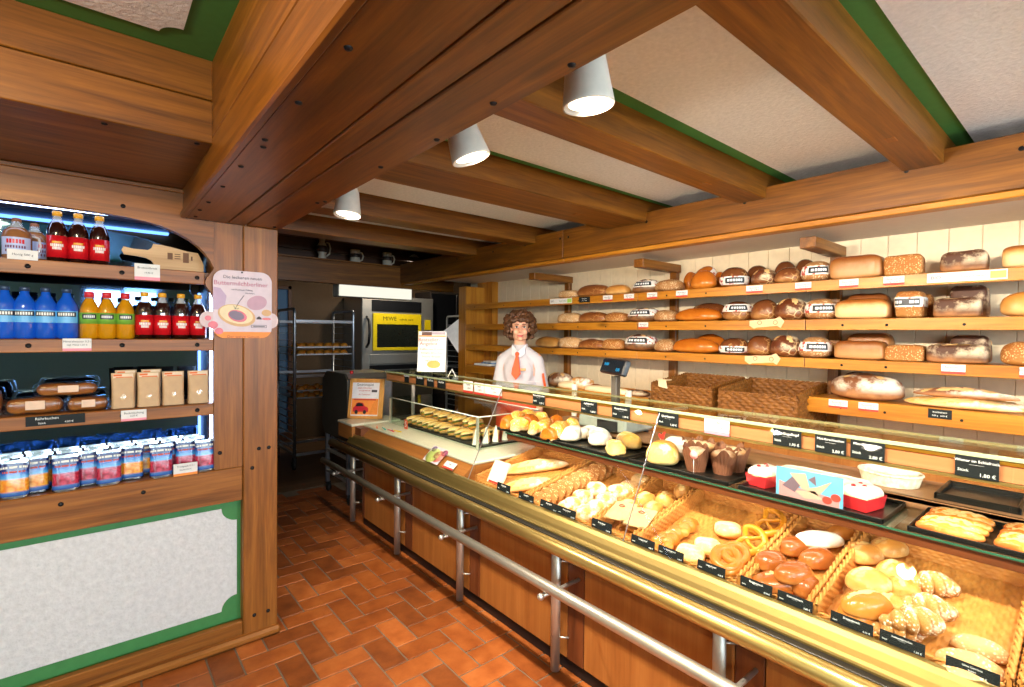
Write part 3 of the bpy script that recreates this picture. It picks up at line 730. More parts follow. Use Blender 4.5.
# ================================================================== serving counter
ct = root('serving_counter', 'long glass-fronted bakery serving counter with brass rails and wooden front', 'counter', (1.9, 1.5, 0))
PX = 1.615; Y0, Y1 = -1.3, 3.74
posts = [3.826-.755*k for k in range(7)]
MB().box((PX+.01, Y0, .0), (2.45, Y1, .055), .002).build('plinth', MT['black'], ct)
for k in range(6):
    ya, yb = max(Y0, posts[k+1]-.03), min(Y1, posts[k]-.13)
    MB().box((PX, ya, .06), (PX+.03, yb, .60), .002).build('front_panel', MT['ply_z'], ct)
for k in range(6):
    MB().box((PX-.002, posts[k]-.127, .06), (PX+.03, min(Y1, posts[k]-.033), .60), .002).build('stile', MT['stile_z'], ct)
MB().box((PX+.031, Y0, .056), (2.45, Y1, .59), .0).build('body', MT['stile_y'], ct)
# brass bumper tube and the matt brass strip above it
MB().tube([(1.505, Y0, .597), (1.505, 4.10, .597)], .031, 20).build('brass_rail', MT['brass'], ct)
MB().ball((1.505, 4.10, .597), (.031, .012, .031), 18, 10).build('rail_end_cap', MT['brass'], ct)
pr = [(1.550, .600), (1.548, .634), (1.556, .637), (1.562, .645), (1.57, .66), (1.582, .678), (1.595, .689), (1.608, .692), (1.612, .688), (1.612, .600)]
MB().prism([(x, z) for x, z in pr], 'y', Y0, 3.90).build('brass_strip', MT['brass_matt'], ct)
MB().box((1.52, Y0, .598), (1.549, 3.9, .628), .001).build('strip_gap', MT['black'], ct)
# sandwich section: sloping wooden face, pale stone top
YS = 2.345
MB().prism([(1.612, .640), (1.612, .690), (1.676, .744), (1.70, .744), (1.70, .640)], 'y', YS, 3.85).build('sloping_face', MT['ply_y'], ct)
MB().box((1.670, YS-.01, .744), (2.45, 3.85, .762), .005).build('stone_top', MT['marble'], ct)
MB().box((1.69, YS-.002, .60), (2.45, YS+.012, .744), .002).build('section_end', MT['ply_x'], ct)
MB().box((1.575, 3.855, .64), (2.0, 4.14, .752), .003).build('end_block', MT['ply_y'], ct)
MB().box((1.570, 3.852, .752), (2.0, 4.15, .772), .005).build('end_stone_top', MT['marble'], ct)
MB().box((1.60, 3.74, .59), (2.45, 3.85, .75), .0).build('end_body', MT['stile_y'], ct)
# display well: sloping floor, back board
def slab(y0, y1, x0, x1, t0, t1):
    m = MB(); P4 = [(x0, slz(x0)+t0), (x1, slz(x1)+t0), (x1, slz(x1)+t1), (x0, slz(x0)+t1)]
    return m.prism(P4, 'y', y0, y1)
slab(Y0, YS-.003, 1.613, 2.16, -.05, -.022).build('display_floor', MT['ply_y'], ct)
MB().box((2.155, Y0, .60), (2.17, YS, .955), .0).build('back_board', MT['rear_ledge'], ct)
MB().box((2.17, Y0, .60), (2.45, 3.85, .74), 0).build('rear_body', MT['stile_y'], ct)
MB().box((2.155, Y0, .934), (2.46, YS, .955), .003).build('rear_ledge', MT['rear_ledge'], ct)
MB().box((2.17, Y0, .74), (2.45, 1.40, .934), 0).build('rear_cupboard', MT['ply_y'], ct)
# glass shelf over the baskets
MB().box((1.875, Y0, .912), (2.155, YS-.05, .920), 0).build('glass_shelf', MT['top_glass'], ct)
MB().box((1.871, Y0, .913), (1.8755, YS-.05, .9195), .001).build('glass_shelf_edge', MT['glass_edge'], ct)
MB().box((1.884, Y0, .880), (1.896, YS-.05, .9105), .002).build('lamp_profile', MT['stile_y'], ct)
MB().tube([(1.913, Y0, .893), (1.913, YS-.06, .893)], .008, 8).build('basket_lamp', MT['tube2'], ct)
for y in (2.25, 1.23, .45, -.4): MB().box((1.90, y-.008, .885), (2.155, y+.008, .911), .002).build('shelf_bracket', MT['steel'], ct)
# top: valance with brass edges, glass top
YE = 3.80
MT['rear_trim'] = plain('olive_glass_edge', '#6E6C48', .3)
VX = 1.842
MB().box((VX, Y0, 1.122), (VX+.018, YE, 1.168), .002).build('valance', MT['salmon'], ct)
MB().box((VX-.006, Y0, 1.112), (VX+.022, YE, 1.122), .002).build('valance_lower_trim', MT['brass'], ct)
MB().box((VX-.006, Y0, 1.168), (VX+.022, YE, 1.179), .002).build('valance_upper_trim', MT['brass_edge'], ct)
MB().box((VX-.004, Y0, 1.183), (2.06, YE, 1.191), 0).build('glass_top', MT['top_glass'], ct)
MB().box((VX-.010, Y0, 1.1795), (VX-.003, YE, 1.192), .002).build('glass_top_edge', plain('bright_glass_edge', '#A9B58A', .15), ct)
MB().box((2.057, Y0, 1.182), (2.062, YE, 1.1915), .001).build('glass_top_rear_trim', MT['rear_trim'], ct)
for y in (3.72, 2.31, 1.23, .03, -1.2):
    q = MB().box((VX+.015, y-.012, 1.170), (2.055, y+.012, 1.182), .002)
    if y in (3.72, -1.2): q.box((2.03, y-.012, .76), (2.055, y+.012, 1.17), .003)
    q.build('top_support', MT['steel'], ct)
# front glass, leaning back, in three panes with fine joints
gx0, gz0, gx1, gz1 = 1.600, .690, 1.836, 1.176
for y0, y1 in ((2.287, 3.78), (1.222, 2.283), (.16, 1.218), (Y0, .156)):
    MB().prism([(gx0, gz0), (gx1, gz1), (gx1+.005, gz1-.002), (gx0+.005, gz0-.002)], 'y', y0, y1).build('front_glass', MT['glass'], ct)
for y in (2.285, 1.220): MB().obox(((gx0+gx1)/2, y, (gz0+gz1)/2), (.437, 0, .9), (0, 1, 0), (-.9, 0, .437), .270, .0010, .003, 0).build('glass_joint', MT['dull_steel'], ct)
# curved glass end of the top
ce = MB()
def ceg(u, v):
    q = u*pi/2; return (VX+.10-.10*cos(q)-.0, YE+.002+.15*sin(q), 1.187-.15*v*v)
ce.grid(ceg, 14, 6); ce.build('curved_glass_end', MT['case_glass'], ct)
tb = MB(); tb.tube([(1.885, Y0, 1.135), (1.885, 3.7, 1.135)], .011, 10); tb.build('display_lamp', MT['tube'], ct)
# open white-framed rear of the display
fr_ = MB()
for y in (2.30, 1.86): fr_.box((2.46, y-.018, .955), (2.48, y+.018, 1.17), .003)
fr_.build('rear_window_frame', MT['lamp_white'], ct)

# ------------------------------------------------------------------ handrail in front of the counter
hr = root('handrail', 'brushed steel handrail on slant-cut posts along the counter front', 'handrail', (1.5, 1.5, 0))
MB().tube([(1.405, Y0, .482), (1.405, 4.02, .482)], .0225, 18).build('rail', MT['rail_steel'], hr)
for y in posts:
    m = MB().tube([(1.572, y, 0.012), (1.572, y, .575)], .021, 16)
    for i, v in enumerate(m.v):
        if v[2] > .3: m.v[i] = (v[0], v[1], v[2]+(v[0]-1.572)*.9)
    pst = m.build('post', MT['steel'], hr)
    MB().tube([(PX-.002, y-.10, .44), (1.39, y-.10, .44)], .0085, 10).ball((1.385, y-.10, .44), .0145, 12, 8).build('rail_bracket', MT['steel'], hr)
    MB().tube([(1.405, y-.10, .447), (1.405, y-.10, .462)], .006, 8).build('saddle', MT['steel'], hr)
    for z in (.16, .50): MB().tube([(PX-.004, y-.045, z), (1.572, y-.005, z)], .0045, 8).build('fixing_pin', MT['steel'], hr)

# ------------------------------------------------------------------ glass case for sandwiches
gc_ = root('sandwich_case', 'low clear glass case of sandwiches standing on the pale stone top', 'display case', (2.1, 3.2, .762))
cx0, cx1, cy0, cy1, cz0, cz1 = 1.87, 2.40, 2.56, 4.0, .763, .968
cy1 = 3.80
MB().box((cx0, cy0, cz0), (cx0+.006, cy1, cz1), 0).build('front_pane', MT['case_glass'], gc_)
MB().box((cx0+.006, cy0, cz0), (cx1, cy0+.006, cz1), 0).build('side_pane', MT['case_glass'], gc_)
MB().box((cx0+.006, cy1-.006, cz0), (cx1, cy1, cz1), 0).build('side_pane', MT['case_glass'], gc_)
MB().box((cx0-.003, cy0-.003, cz1), (cx1, cy1, cz1+.006), 0).build('top_pane', MT['case_glass'], gc_)
ed = MB(); E3 = .0035
for a_, b_ in (((cx0, cy0, cz1+.004), (cx0, cy1, cz1+.004)), ((cx0, cy0, cz1+.004), (cx1, cy0, cz1+.004)), ((cx1, cy0, cz1+.004), (cx1, cy1, cz1+.004))): ed.tube([a_, b_], E3, 6)
ed.build('bright_edge', plain('polished_glass_edge', '#E4E8DC', .2), gc_)
for y in (cy0+.012, cy1-.012): MB().box((cx0-.004, y-.010, cz0), (cx0+.008, y+.010, cz1-.002), .002).build('corner_post', plain('pale_aluminium', '#C9CBB8', .3, .6), gc_)

# ------------------------------------------------------------------ bread slicer beyond the counter end
sl = root('bread_slicer', 'dark grey bread slicing machine with cut corners on a castor frame', 'machine', (1.9, 4.5, 0))
oc = [(4.22, .56), (4.74, .56), (4.80, .64), (4.80, 1.06), (4.70, 1.14), (4.27, 1.14), (4.20, 1.09), (4.20, .60)]
MB().prism(oc, 'x', 1.672, 1.692).build('side_plate', MT['grey_dark'], sl)
MB().box((1.692, 4.23, .57), (2.12, 4.77, 1.10), .02).build('body', MT['dull_steel'], sl)
MB().prism([(4.22, 1.10), (4.74, 1.10), (4.70, 1.14), (4.27, 1.14)], 'x', 1.692, 2.12).build('lid', MT['steel'], sl)
MB().box((1.76, 4.19, .65), (1.82, 4.232, 1.08), .004).build('front_strip', MT['shelf_z'], sl)
MB().ball((1.735, 4.26, 1.152), .016, 12, 8).build('red_knob', plain('red_plastic', '#D0231F', .35), sl)
for x in (1.70, 2.10):
    for y in (4.23, 4.74):
        lg = MB().box((x-.018, y-.018, .09), (x+.018, y+.018, .60), .003).build('leg', MT['dull_steel'], sl)
        m = MB().lathe([(.0, -.014), (.036, -.014), (.040, -.008), (.040, .008), (.036, .014), (0, .014)], n=18)
        m.xf(Matrix.Translation((x+.01, y, .041)) @ Matrix.Rotation(pi/2, 4, 'Y') @ Matrix.Rotation(0, 4, 'X'))
        m.box((x-.012, y-.012, .06), (x+.03, y+.012, .095), .002); m.build('caster', MT['rubber'], lg)
for z in (.20, .40): MB().box((1.685, 4.23, z-.012), (1.715, 4.74, z+.012), .003).box((1.70, 4.215, z-.012), (2.1, 4.245, z+.012), .003).build('frame_bar', MT['steel'], sl)

# ------------------------------------------------------------------ tray rack with buns, in the bakehouse
def make_rack(label, x0, x1, y0, y1):
    r_ = root('tray_rack', label, 'rack', ((x0+x1)/2, (y0+y1)/2, 0))
    for x in (x0, x1):
        m = MB(); R_ = .05; pts = [(x, y0, .13)]+[(x, y0, 1.70)]
        for k in range(7): a_ = pi/2*k/6; pts.append((x, y0+R_-R_*cos(a_), 1.70+R_*sin(a_)))
        for k in range(7): a_ = pi/2*k/6; pts.append((x, y1-R_+R_*sin(a_), 1.70+R_*cos(a_)))
        pts += [(x, y1, 1.70), (x, y1, .13)]
        m.tube(pts, .016, 10); m.build('side_hoop', MT['dull_steel'], r_)
        m = MB()
        for k in range(18):
            z = .22+k*.079; s_ = .012 if x == x0 else -.012
            m.box((x+min(0, 2*s_), y0, z), (x+max(0, 2*s_), y1, z+.004), 0)
        m.build('runner', MT['dull_steel'], r_)
    for y in (y0, y1):
        for z in (.165, 1.62, 1.02): MB().box((x0, y-.006, z-.016), (x1, y+.006, z+.016), .002).build('cross_bar', MT['dull_steel'], r_)
    for x in (x0, x1):
        MB().box((x-.01, y0, .15), (x+.01, y1, .18), .002).build('base_bar', MT['dull_steel'], r_)
        for y in (y0, y1):
            m = MB().lathe([(0, -.015), (.044, -.015), (.048, -.008), (.048, .008), (.044, .015), (0, .015)], n=18)
            m.xf(Matrix.Translation((x, y+.015, .049)) @ Matrix.Rotation(pi/2, 4, 'Y')); m.box((x-.018, y-.02, .06), (x+.018, y+.02, .14), .003)
            m.build('caster', MT['rubber'], r_)
    return r_
RX0, RX1, RY0, RY1 = 1.672, 2.325, 5.66, 6.30
rack = make_rack('tall steel tray rack on castors with trays of buns', RX0, RX1, RY0, RY1)
rk2 = dup(rack); put(rk2, (4.35, 6.0, 0), 0, 'dark steel tray rack standing empty beside the oven')
bun_m = bread_mat('golden_bun', '#C97C22', '#E2A145', gloss=.4)
def bun_mesh(seed):
    m = MB()
    def fn(u, v):
        a_ = 2*pi*u; t_ = pi/2*(1-v)*1.0 - .0
        r_ = cos(t_)**.7 if t_ < pi/2-1e-4 else 0
        return (.046*r_*cos(a_), .040*r_*sin(a_), .050*sin(t_)**.9+.003*noise.noise((cos(a_)*3+seed, sin(a_)*3, v*2)))
    m.grid(lambda u, v: fn(u, v), 20, 10)
    return m
bmesh_ = [bun_mesh(k).mesh('bun', bun_m) for k in range(3)]
for k, (z, n_, nm) in enumerate(((1.326, 6, 'upper tray'), (1.247, 6, 'second tray'), (.852, 5, 'third tray'), (.773, 5, 'lowest tray'))):
    t_ = MB().box((RX0+.025, RY0-.01, z), (RX1-.025, RY1-.03, z+.004), 0).box((RX0+.025, RY0-.012, z), (RX1-.025, RY0-.006, z+.016), .001)
    t_.build('baking_tray', MT['dull_steel'], None, ((RX0+RX1)/2, RY0+.3, z))
    tag(bpy.data.objects[[o.name for o in COL.objects if o.name.startswith('baking_tray')][-1]], 'steel baking tray with buns in the rack, %s' % nm, 'tray', 'baking trays in the rack')
    for row in range(2):
        for q in range(n_):
            o = bpy.data.objects.new('bun', bmesh_[rnd.randrange(3)]); COL.objects.link(o)
            o.location = (RX0+.085+q*(RX1-RX0-.17)/(n_-1)+rnd.uniform(-.006, .006), RY0+.06+row*.19+rnd.uniform(-.01, .01), z+.0045); o.rotation_euler = (0, 0, rnd.uniform(-.5, .5))
            tag(o, 'golden bun on the %s of the rack, %s row, %s from the passage' % (nm, ('front', 'back')[row], ORD[q]), 'bun', 'buns on the rack trays')

# ------------------------------------------------------------------ oven, lamp hood
ov = root('baking_oven', 'stainless steel bakery oven with bright yellow framed glass door', 'oven', (3.4, 6.9, 0))
MB().box((2.84, 6.62, .25), (3.97, 7.28, 2.02), .01).build('housing', MT['steel'], ov)
MB().box((2.98, 6.605, 1.80), (3.76, 6.62, 1.96), .004).build('control_panel', MT['black'], ov)
dr = MB()
for lo, hi in (((2.99, 1.62), (3.75, 1.775)), ((2.99, 1.25), (3.75, 1.295)), ((2.99, 1.29), (3.05, 1.63)), ((3.70, 1.29), (3.75, 1.63))): dr.box((lo[0], 6.59, lo[1]), (hi[0], 6.62, hi[1]), .004)
dd = dr.build('door', MT['yellow'], ov)
MB().box((3.05, 6.598, 1.295), (3.70, 6.61, 1.62), 0).build('door_glass', MT['oven_glass'], dd)
text('MIWE', .082, MT['black'], dd, frame(dd, (1,0,0), (0,0,1), (3.24, 6.588, 1.70)))
text('cubicle  aero', .042, MT['black'], dd, frame(dd, (1,0,0), (0,0,1), (3.50, 6.588, 1.695)))
MB().box((3.82, 6.61, 1.55), (3.92, 6.622, 1.70), .002).build('warning_sticker', MT['yellow'], ov)
MB().box((2.95, 6.60, 1.06), (3.80, 6.62, 1.20), .006).build('lower_panel', MT['steel'], ov)
MB().box((2.95, 6.604, .98), (3.80, 6.62, 1.045), .003).build('vent_gap', MT['black'], ov)
MB().box((2.86, 6.61, .3), (3.95, 6.625, .96), .004).build('base_panel', MT['grey_dark'], ov)
for x in (2.9, 3.9):
    for y in (6.68, 7.2): MB().tube([(x, y, 0), (x, y, .26)], .025, 12).build('leg', MT['dull_steel'], ov)
MB().tube([(2.90, 6.60, 1.72), (2.90, 6.52, 1.66), (2.90, 6.50, 1.5), (2.90, 6.53, 1.36), (2.90, 6.60, 1.3)], .018, 10).build('door_lever', MT['black'], ov)
hd_ = root('ceiling_lamp', 'long white glowing lamp box hanging above the oven', 'lamp', (2.7, 5.85, 2.0))
MB().box((2.20, 5.80, 1.925), (3.16, 5.98, 2.075), .006).build('housing', MT['lamp_white'], hd_)
MB().box((2.21, 5.795, 1.93), (3.15, 5.80, 2.07), .001).build('diffuser', MT['hood_lamp'], hd_)
for x in (2.4, 2.95): MB().tube([(x, 5.89, 2.07), (x, 5.89, 2.78)], .008, 8).build('hanger', MT['dull_steel'], hd_)

fg = root('dark_cabinet', 'tall black block added to darken the bakehouse corner beside the oven', 'cabinet', (4.45, 7.05, 0))  # black block added so the corner beside the oven stays dark
MB().box((4.02, 6.80, .06), (4.95, 7.29, 2.15), .008).build('housing', MT['black_wall'], fg)
for x0_, x1_ in ((4.03, 4.48), (4.49, 4.94)): MB().box((x0_, 6.775, .10), (x1_, 6.80, 2.12), .004).build('door', MT['black'], fg)
MB().box((4.05, 6.85, 0), (4.92, 7.25, .06), .0).build('plinth', MT['black'], fg)
# ------------------------------------------------------------------ steins on the ledge
st_m = plain('glazed_stoneware', '#CFC3AE', .25); st_d = plain('dark_relief', '#3D3028', .4)
for k, (px, yt, yb, lab) in enumerate(((322, 239, 258, 'tall stoneware vase jug with dark band on the ledge beside the post'), (355, 250, 264, 'pale beer stein in the middle of the ledge'), (387, 253, 266, 'pale beer stein on the ledge beside the counter beam'))):
    b_ = ony(px, yb, 5.66); h_ = ony(px, yt, 5.66).z-2.305
    s_ = root('beer_stein' if k else 'stoneware_jug', lab, 'stein' if k else 'jug', (b_.x, 5.66, 2.3055), group='steins on the ledge' if k else None)
    r_ = .062 if k else .058
    if k: prf = [(0, 0), (r_, 0), (r_*1.03, .012), (r_*.92, .03), (r_*.88, h_*.8), (r_*.95, h_*.93), (r_*.93, h_), (r_*.84, h_), (r_*.80, h_*.85), (0, h_*.84)]
    else: prf = [(0, 0), (r_*.75, 0), (r_*.8, .02), (r_*.65, .05), (r_*.98, h_*.45), (r_, h_*.6), (r_*.7, h_*.78), (r_*.5, h_*.86), (r_*.62, h_), (r_*.5, h_), (0, h_*.9)]
    MB().lathe(prf, n=24).build('body', st_m, s_, local=True)
    rr = r_*.905 if k else r_*1.0
    MB().lathe([(rr*.99, h_*.42), (rr+.004, h_*.46), (rr+.004, h_*.66), (rr*.985, h_*.70)] if k else [(rr*.93, h_*.36), (rr+.003, h_*.46), (rr+.003, h_*.58), (rr*.9, h_*.66)], n=24).build('relief_band', st_d, s_, local=True)
    MB().tube([(r_*.85, 0, h_*.85), (r_*1.35, 0, h_*.82), (r_*1.6, 0, h_*.6), (r_*1.4, 0, h_*.3), (r_*.85, 0, h_*.2)], .009, 10).build('handle', st_m, s_, local=True)

# ------------------------------------------------------------------ spot lamps along the boxed beam
spots = [(2.231, -.10, .10), (1.26, .30, .18), (.791, .10, .02), (-.25, .2, 0), (-1.2, .2, 0)]
SPX = .885
for k, (y, tx, ty) in enumerate(spots):
    r_ = root('spot_lamp', ('white tapered spot lamp over the passage beside the post', 'white tapered spot lamp tilted to the counter, middle of three', 'large white tapered spot lamp over the viewer side of the beam', 'white spot lamp behind the viewer', 'white spot lamp behind the viewer, by the window')[k], 'lamp', (SPX, y, 2.03), group='spot lamps on the beam')
    ax = Vector((tx, -ty, -1)).normalized()
    q_ = Vector((0, 0, -1)).rotation_difference(ax).to_matrix().to_4x4()
    m = MB().lathe([(0, .125), (.042, .125), (.045, .115), (.060, .004), (.060, 0), (.056, 0), (.050, .012), (0, .014)], n=28).xf(q_); sh_ = m.build('shade', MT['lamp_white'], r_, local=True)
    m = MB().lathe([(0, .007), (.047, .007), (.047, .0072)], n=24)
    m.xf(q_); m.build('lens', MT['lens'], sh_, local=True)
    MB().box((-.175, -.012, .085), (-.03, .012, .105), .003).build('wall_arm', MT['lamp_white'], r_, local=True)
    ld = bpy.data.lights.new('spot_bulb', 'SPOT'); ld.energy = SPOT_W; ld.color = (1, .87, .70); ld.spot_size = radians(140); ld.spot_blend = .7; ld.shadow_soft_size = .03
    lo_ = bpy.data.objects.new('spot_bulb', ld); COL.objects.link(lo_)
    lo_.location = Vector((SPX, y, 2.03)) + ax*.012; aim = Vector((.95, -ty*.3, -.85)).normalized(); lo_.rotation_euler = aim.to_track_quat('-Z', 'Y').to_euler()
# ================================================================== bread
BM = {
 'brown': bread_mat('brown_crust', '#7A431E', '#B0773E', '#8E5226', gloss=.35, crack='#C08A50'),
 'glossy': bread_mat('glossy_crust', '#AA5816', '#C87A2A', '#B6641A', gloss=.18, bump=.06),
 'dark': bread_mat('dark_crust', '#5A3018', '#B07C46', '#784422', gloss=.25, bump=.3, crack='#C79A62', flour='#B98A58', fl_scale=13, fl_at=.60),
 'light': bread_mat('light_crust', '#C27C30', '#DBAE6C', '#CE934A', gloss=.4, bump=.15),
 'tin': bread_mat('tin_loaf_crust', '#94541F', '#DDB27A', '#CF9A58', gloss=.35, bump=.25, zs=(.50, .66, .82), nz=.35),
 'tin_brown': bread_mat('tin_loaf_brown', '#7E441C', '#B98450', '#A06A34', gloss=.34, bump=.25, zs=(.35, .6, .85), nz=.4),
 'oat': bread_mat('oat_crust', '#CFA06A', '#C08E58', speck='#F2E2C0', gloss=.6, bump=.6),
 'grain': bread_mat('grain_crust', '#A8682C', '#B07636', speck='#EAC488', gloss=.55, bump=.7),
 'seed': bread_mat('seeded_crust', '#A67442', '#A06C3C', speck='#E4CBA0', gloss=.6, bump=.6),
 'flour': bread_mat('floured_crust', '#7A4A2A', '#B98150', flour='#E9DCC4', gloss=.6, fl_at=.5),
 'flourdark': bread_mat('floured_dark_crust', '#4E2C18', '#A06A3C', flour='#CDB594', gloss=.55, fl_scale=10, fl_at=.52),
 'crack': bread_mat('cracked_crust', '#5E2E16', '#8A5028', flour='#E3CFA8', gloss=.4, fl_scale=9, fl_at=.54, crack='#D8B482'),
 'bag': bread_mat('baguette_crust', '#D7963F', '#E9C891', '#DFA958', flour='#F6EBD8', gloss=.5, fl_scale=8, fl_at=.53),
 'roll': bread_mat('roll_crust', '#C07C34', '#DDAF70', '#CF9248', gloss=.35, bump=.3, scale=18, flour='#EBCF9C', fl_scale=11, fl_at=.56),
 'rollflour': bread_mat('floured_roll_crust', '#C98E46', '#DDB67C', flour='#F7EEDC', gloss=.6, fl_scale=12, fl_at=.48),
 'lye': bread_mat('lye_crust', '#85441C', '#BE7A3C', '#9E5824', gloss=.2, bump=.15, flour='#C9894A', fl_scale=9, fl_at=.6),
 'lyelight': bread_mat('lye_pastry_crust', '#B06424', '#D79448', '#C27A30', gloss=.22, bump=.1),
 'pretzel': bread_mat('pretzel_crust', '#C07A1C', '#D9993C', '#C98424', gloss=.2, bump=.05),
 'cheese': bread_mat('cheese_topping', '#E6C27C', '#C07A34', '#DDB066', gloss=.4, bump=.6, flour='#F2E2B4', fl_scale=20, fl_at=.5),
 'sugar': bread_mat('sugar_dusting', '#F6F1E8', '#E8D2A8', '#F3EADB', gloss=.7, bump=.3),
 'flaky': bread_mat('flaky_pastry', '#DDA648', '#EBCB8A', '#E2B864', gloss=.4, bump=.7, flour='#F6EBD0', fl_scale=14, fl_at=.55),
 'crosscheese': bread_mat('baked_cheese_pastry', '#E6A23A', '#EBD6A8', speck='#FBF0CE', gloss=.35, bump=.6),
 'eclair': bread_mat('glazed_sausage_pastry', '#D68630', '#A85430', '#C87030', flour='#EDBC6A', gloss=.2, fl_scale=10, fl_at=.55),
 'crumb': bread_mat('pale_crumb', '#EFD9AE', '#E8CC9C', gloss=.7, bump=.4),
}
BM['score'] = bread_mat('pale_score', '#E2B878', '#D9A866', gloss=.6, bump=.4)
paperband = None
t = NT('printed_paper_band'); v = t.coord(); t.col(t.ramp(t.noise(v, 32, 2), [(.44, '#F2EDE4'), (.56, '#EDE6DC'), (.62, '#B5473A')])); MT['band'] = t.set(.4, 0, .4)
MT['patch'] = plain('band_name_plate', '#23262A', .4)
def spow(c, e): return math.copysign(abs(c)**e, c)
def bread(label, cat, group, pos, rz, L_, W_, H_, mat, e1=.8, e2=.8, cuts=(), lump=.004, name='loaf', band=None, seedv=None, bend=0, taper=0, cutw=.010, cutd=.007, nu=36, nv=18, tilt=None, pz=.30):
    sd = rnd.uniform(0, 99) if seedv is None else seedv
    m = MB(); zc = H_*pz
    def pt(u, v, k=1.0, add=0):
        th = -pi/2+pi*v; ph = 2*pi*u
        c = spow(cos(th), e1) if abs(cos(th)) > 1e-5 else 0; s_ = spow(sin(th), e1)
        x = (L_/2+add)*c*spow(cos(ph), e2); y = (W_/2+add)*c*spow(sin(ph), e2)
        if taper: y *= 1-taper*(2*x/L_)**2
        z = zc+((H_-zc+add)*s_ if s_ > 0 else zc*s_)
        if taper: z *= 1-.6*taper*(2*x/L_)**2
        n_ = noise.noise((x*9+sd, y*9, z*9))*lump*1.6+noise.noise((x*30+sd, y*30, z*30))*lump*.5
        r_ = Vector((x, y, (z-zc))); 
        if r_.length > 1e-6: r_ = r_*(1+n_/max(.02, r_.length))
        x, y, z = r_.x, r_.y, max(0, r_.z+zc)
        if bend: y += bend*(2*x/L_)**2
        return Vector((x, y, z))
    vs = []; cut_of = []
    def fn(u, v):
        p = pt(u, v); d = 9
        if p.z > H_*.45:
            for (ax, ay, bx, by) in cuts:
                a_ = Vector((ax*L_/2, ay*W_/2)); b_ = Vector((bx*L_/2, by*W_/2)); q = Vector((p.x, p.y)); ab = b_-a_
                tt = max(0, min(1, (q-a_).dot(ab)/ab.length_squared)); d = min(d, (q-a_-ab*tt).length)
        cut_of.append(d < cutw)
        if d < cutw*1.3: p.z -= cutd*(1-d/(cutw*1.3))
        return p
    m.grid(fn, nu, nv)
    W1 = nu+1
    if cuts:
        for i, f in enumerate(m.f):
            if sum(cut_of[k] for k in f) >= 2: m.m[i] = 1
    o = root(name, label, cat, pos, rz, group)
    if tilt: o.rotation_euler = (tilt[0], tilt[1], rz)
    m.build('crust', [BM[mat], BM['score']], o, local=True)
    if band:
        z0, z1, a0 = band
        b = MB()
        def bf(u, v):
            z = H_*(z0+(z1-z0)*v); s_ = (z-zc)/(H_-zc) if z > zc else (z-zc)/zc
            th = math.asin(max(-1, min(1, spow(s_, 1/e1)))); vv = (th+pi/2)/pi
            p = pt(u, vv, add=.0); r_ = hypot(p.x, p.y); k_ = (r_+.0035)/max(r_, .01); return (p.x*k_, p.y*k_, z)
        b.grid(bf, 36, 4); bd_ = b.build('paper_band', MT['band'], o, local=True)
        b2 = MB()
        def bf2(u, v):
            p = Vector(bf((a0+(u-.5)*.20) % 1.0, .15+.7*v)); k_ = 1+.0025/max(.01, hypot(p.x, p.y)); return (p.x*k_, p.y*k_, p.z)
        b2.grid(bf2, 10, 3); pt_ = b2.build('name_plate', MT['patch'], bd_, local=True)
        b3 = MB()
        for j in range(6):
            def bf3(u, v, j=j):
                p = Vector(bf((a0+(-.38+.128*j+.09*u)*.2) % 1.0, .36+.28*v)); k_ = 1+.0045/max(.01, hypot(p.x, p.y)); return (p.x*k_, p.y*k_, p.z)
            b3.grid(bf3, 2, 2)
        b3.build('lettering', MT['chalk'], pt_, local=True) if False else None
        lt_ = b3.build('lettering', MT['chalk'], bd_, local=True)
    return o
XC = [(-.7,-.3,-.3,.3),(-.3,-.3,.1,.3),(.1,-.3,.5,.3),(.45,-.3,.85,.3)]
LONG = [(-.75,0,.75,0)]
DIAG = [(-.8,-.5,-.3,.5),(-.4,-.6,.1,.6),(0,-.6,.5,.6),(.4,-.5,.85,.5)]
CROSS = [(-.5,-.6,.5,.6),(-.5,.6,.5,-.6)]
# style: material, e1, e2, width, cuts, band, words
ST = {
 'oat': ('oat', .7, .7, .12, (), None, 'pale oat-coated loaf'),
 'long': ('brown', .85, .75, .13, (), None, 'smooth brown oblong loaf'),
 'split': ('light', .8, .8, .13, LONG, None, 'golden split-top loaf'),
 'rough': ('grain', .7, .7, .13, (), None, 'rough orange-brown crusty loaf'),
 'wrapped': ('flourdark', .8, .85, .14, CROSS, (.42, .85, .78), 'dark cracked round loaf with paper band'),
 'seedround': ('seed', .85, .9, .14, (), None, 'small seeded round loaf'),
 'glossy': ('glossy', .9, .85, .13, (), None, 'glossy orange-brown oblong loaf'),
 'banded': ('dark', .85, .9, .14, (), (.12, .5, .82), 'dark brown round loaf with paper band'),
 'bandedtop': ('dark', .85, .9, .14, (), (.45, .82, .82), 'dark round loaf with paper band near its top'),
 'crack': ('crack', .85, .9, .14, CROSS, None, 'dark brown cracked round loaf'),
 'dark': ('dark', .85, .9, .14, (), None, 'dark brown shiny round loaf'),
 'bandlight': ('seed', .75, .8, .14, (), (.32, .74, .82), 'light brown round loaf with paper band'),
 'tin': ('tin', .45, .35, .12, (), None, 'oblong tin loaf with pale sides'),
 'tinbrown': ('tin_brown', .45, .38, .12, LONG, None, 'long brown tin loaf'),
 'graintin': ('grain', .35, .3, .11, (), None, 'square grain-coated tin loaf'),
 'flourtin': ('flourdark', .38, .3, .12, DIAG, None, 'floured dark tin loaf with slashes'),
 'bandtin': ('grain', .4, .35, .16, (), (.4, .75, .75), 'grain loaf end with paper band'),
 'bigflour': ('flour', .7, .9, .24, CROSS, None, 'big round floured country loaf'),
}
SNAME = {1: 'top wall shelf', 2: 'second wall shelf', 3: 'third wall shelf', 4: 'low wall shelf'}
